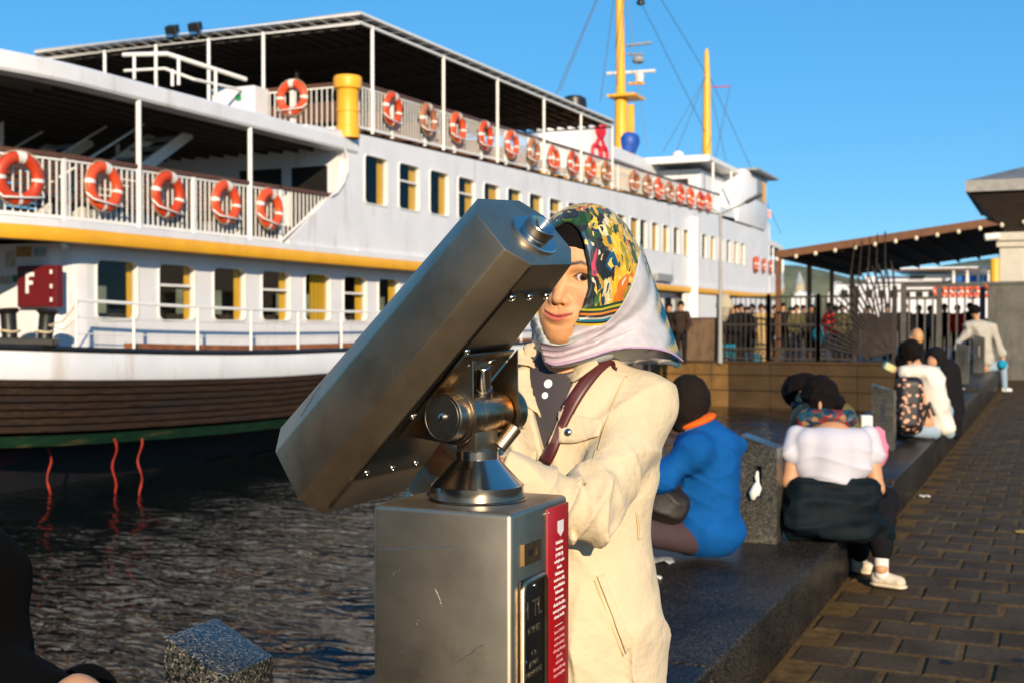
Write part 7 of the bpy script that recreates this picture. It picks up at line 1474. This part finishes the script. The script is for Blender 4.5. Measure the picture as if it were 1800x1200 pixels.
dk, nv, bg_, mv, rd_, gy, tn, ol, wh_, tq = K('black_coat_cloth', (.012, .011, .012)), K('navy_coat_cloth', (.014, .018, .035)), K('beige_coat_cloth', (.42, .29, .13)), K('mauve_knit', (.20, .075, .095)), K('bright_red_quilt', (.85, .012, .012)), K('grey_cloth', (.16, .17, .18)), K('tan_cloth', (.24, .14, .06)), K('olive_cloth', (.09, .08, .035)), K('white_cloth', (.60, .58, .55)), K('turquoise_cloth', (.01, .22, .33))
for px, D, h, top, bot, lab, kw in (
    (1176, 34.2, 1.70, dk, dk, 'man in a black coat standing at the brown clad box, left one', dict(turn=.5)), (1197, 34.0, 1.74, K('dark_brown_coat', (.035, .022, .016)), dk, 'man in a brown coat standing at the brown clad box, right one', dict(turn=-.5)),
    (1287, 36.0, 1.66, dk, dk, 'person in black just right of the lamp post behind the fence', {}), (1302, 37.2, 1.72, dk, gy, 'dark-coated person third right of the lamp post, grey trousers', dict(turn=.4)), (1322, 37.8, 1.72, nv, dk, 'person in navy between the lamp post and the beige coats', {}),
    (1338, 36.6, 1.70, bg_, bg_, 'person in a long beige coat left of the pergola post', dict(skirt=True)), (1349, 37.6, 1.70, bg_, tn, 'person in a beige coat touching the pergola post', dict(skirt=True, turn=.4)), (1376, 37.0, 1.74, dk, dk, 'person in black right of the front pergola post', {}),
    (1390, 38.2, 1.64, mv, gy, 'woman in a mauve knit top behind the fence', {}), (1412, 39.0, 1.70, dk, tn, 'dark-clothed person between the mauve top and the red jacket', {}), (1457, 35.6, 1.72, rd_, gy, 'person in a bright red jacket striding behind the fence', dict(stride=.22, turn=1.2)),
    (1441, 37.4, 1.15, tq, nv, 'child in turquoise next to the red jacket', {}), (1480, 38.5, 1.72, ol, dk, 'person in olive just right of the red jacket', {}), (1500, 39.5, 1.72, dk, dk, 'dark figure behind the fan-shaped gate', {}), (1525, 38.5, 1.70, dk, ol, 'dark figure behind the right half of the fan-shaped gate', {}),
    (1590, 37.5, 1.74, dk, dk, 'man in black behind the plain gate, left of its bars', {}), (1615, 38.5, 1.70, nv, dk, 'man in navy behind the plain gate', dict(turn=.3)), (1660, 38.5, 1.74, dk, dk, 'man in black behind the right half of the plain gate', {}), (1705, 39.0, 1.78, dk, nv, 'tall dark figure behind the man in the grey sweater', {}), (1350, 41, 1.7, dk, dk, 'dark figure deep under the pergola behind the beige coats', {}), (1430, 42, 1.7, nv, dk, 'navy figure deep under the pergola left of the red jacket', {})):
    stander(px, D, h, top, bot, lab, **kw)
for px, D, h, top, bot, lab, kw in ((1294, 38.5, 1.7, nv, dk, 'navy figure half hidden behind the black coats by the lamp post', {}), (1312, 36.4, 1.62, dk, dk, 'short dark figure in front of the navy coat by the lamp post', {}), (1362, 39.5, 1.72, gy, dk, 'grey-topped figure right behind the front pergola post', {}), (1400, 36.8, 1.68, ol, nv, 'olive-clothed person between the mauve top and the dark one', {}), (1425, 38.0, 1.72, dk, dk, 'dark person just left of the child in turquoise', {}), (1470, 40.5, 1.72, nv, dk, 'navy figure behind the red jacket', {}), (1560, 38.0, 1.72, nv, dk, 'dark figure between the two gates', {}), (1635, 39.5, 1.70, gy, dk, 'grey figure in the middle of the plain gate', {}), (1683, 38.0, 1.70, rd_, dk, 'person with a red top behind the plain gate', {})):
    stander(px, D, h, top, bot, lab, **kw)
for i, (px, py, D, c, r_) in enumerate(((1280, 596, 35.6, tq, .26), (1316, 612, 36.4, tq, .13), (1330, 612, 36.2, tq, .12), (1343, 606, 36.2, bg_, .11))):
    q = lp(px, py, D); q[2] = PZ + r_*1.05; o = sdf_object('market_bag', lambda P: rbox(P, q, (r_*.8, r_*.6, r_), r_*.3) - folds(P, .02, 14, 3+i), *bx(q, m=r_+.15), .03, c, None, q - [0, 0, r_], proj=1); setp(o, ['large turquoise bag beside the lamp post', 'small turquoise bag in front of the beige coats, left one', 'small turquoise bag in front of the beige coats, right one', 'small yellow-beige bag behind the fence'][i], 'bag')
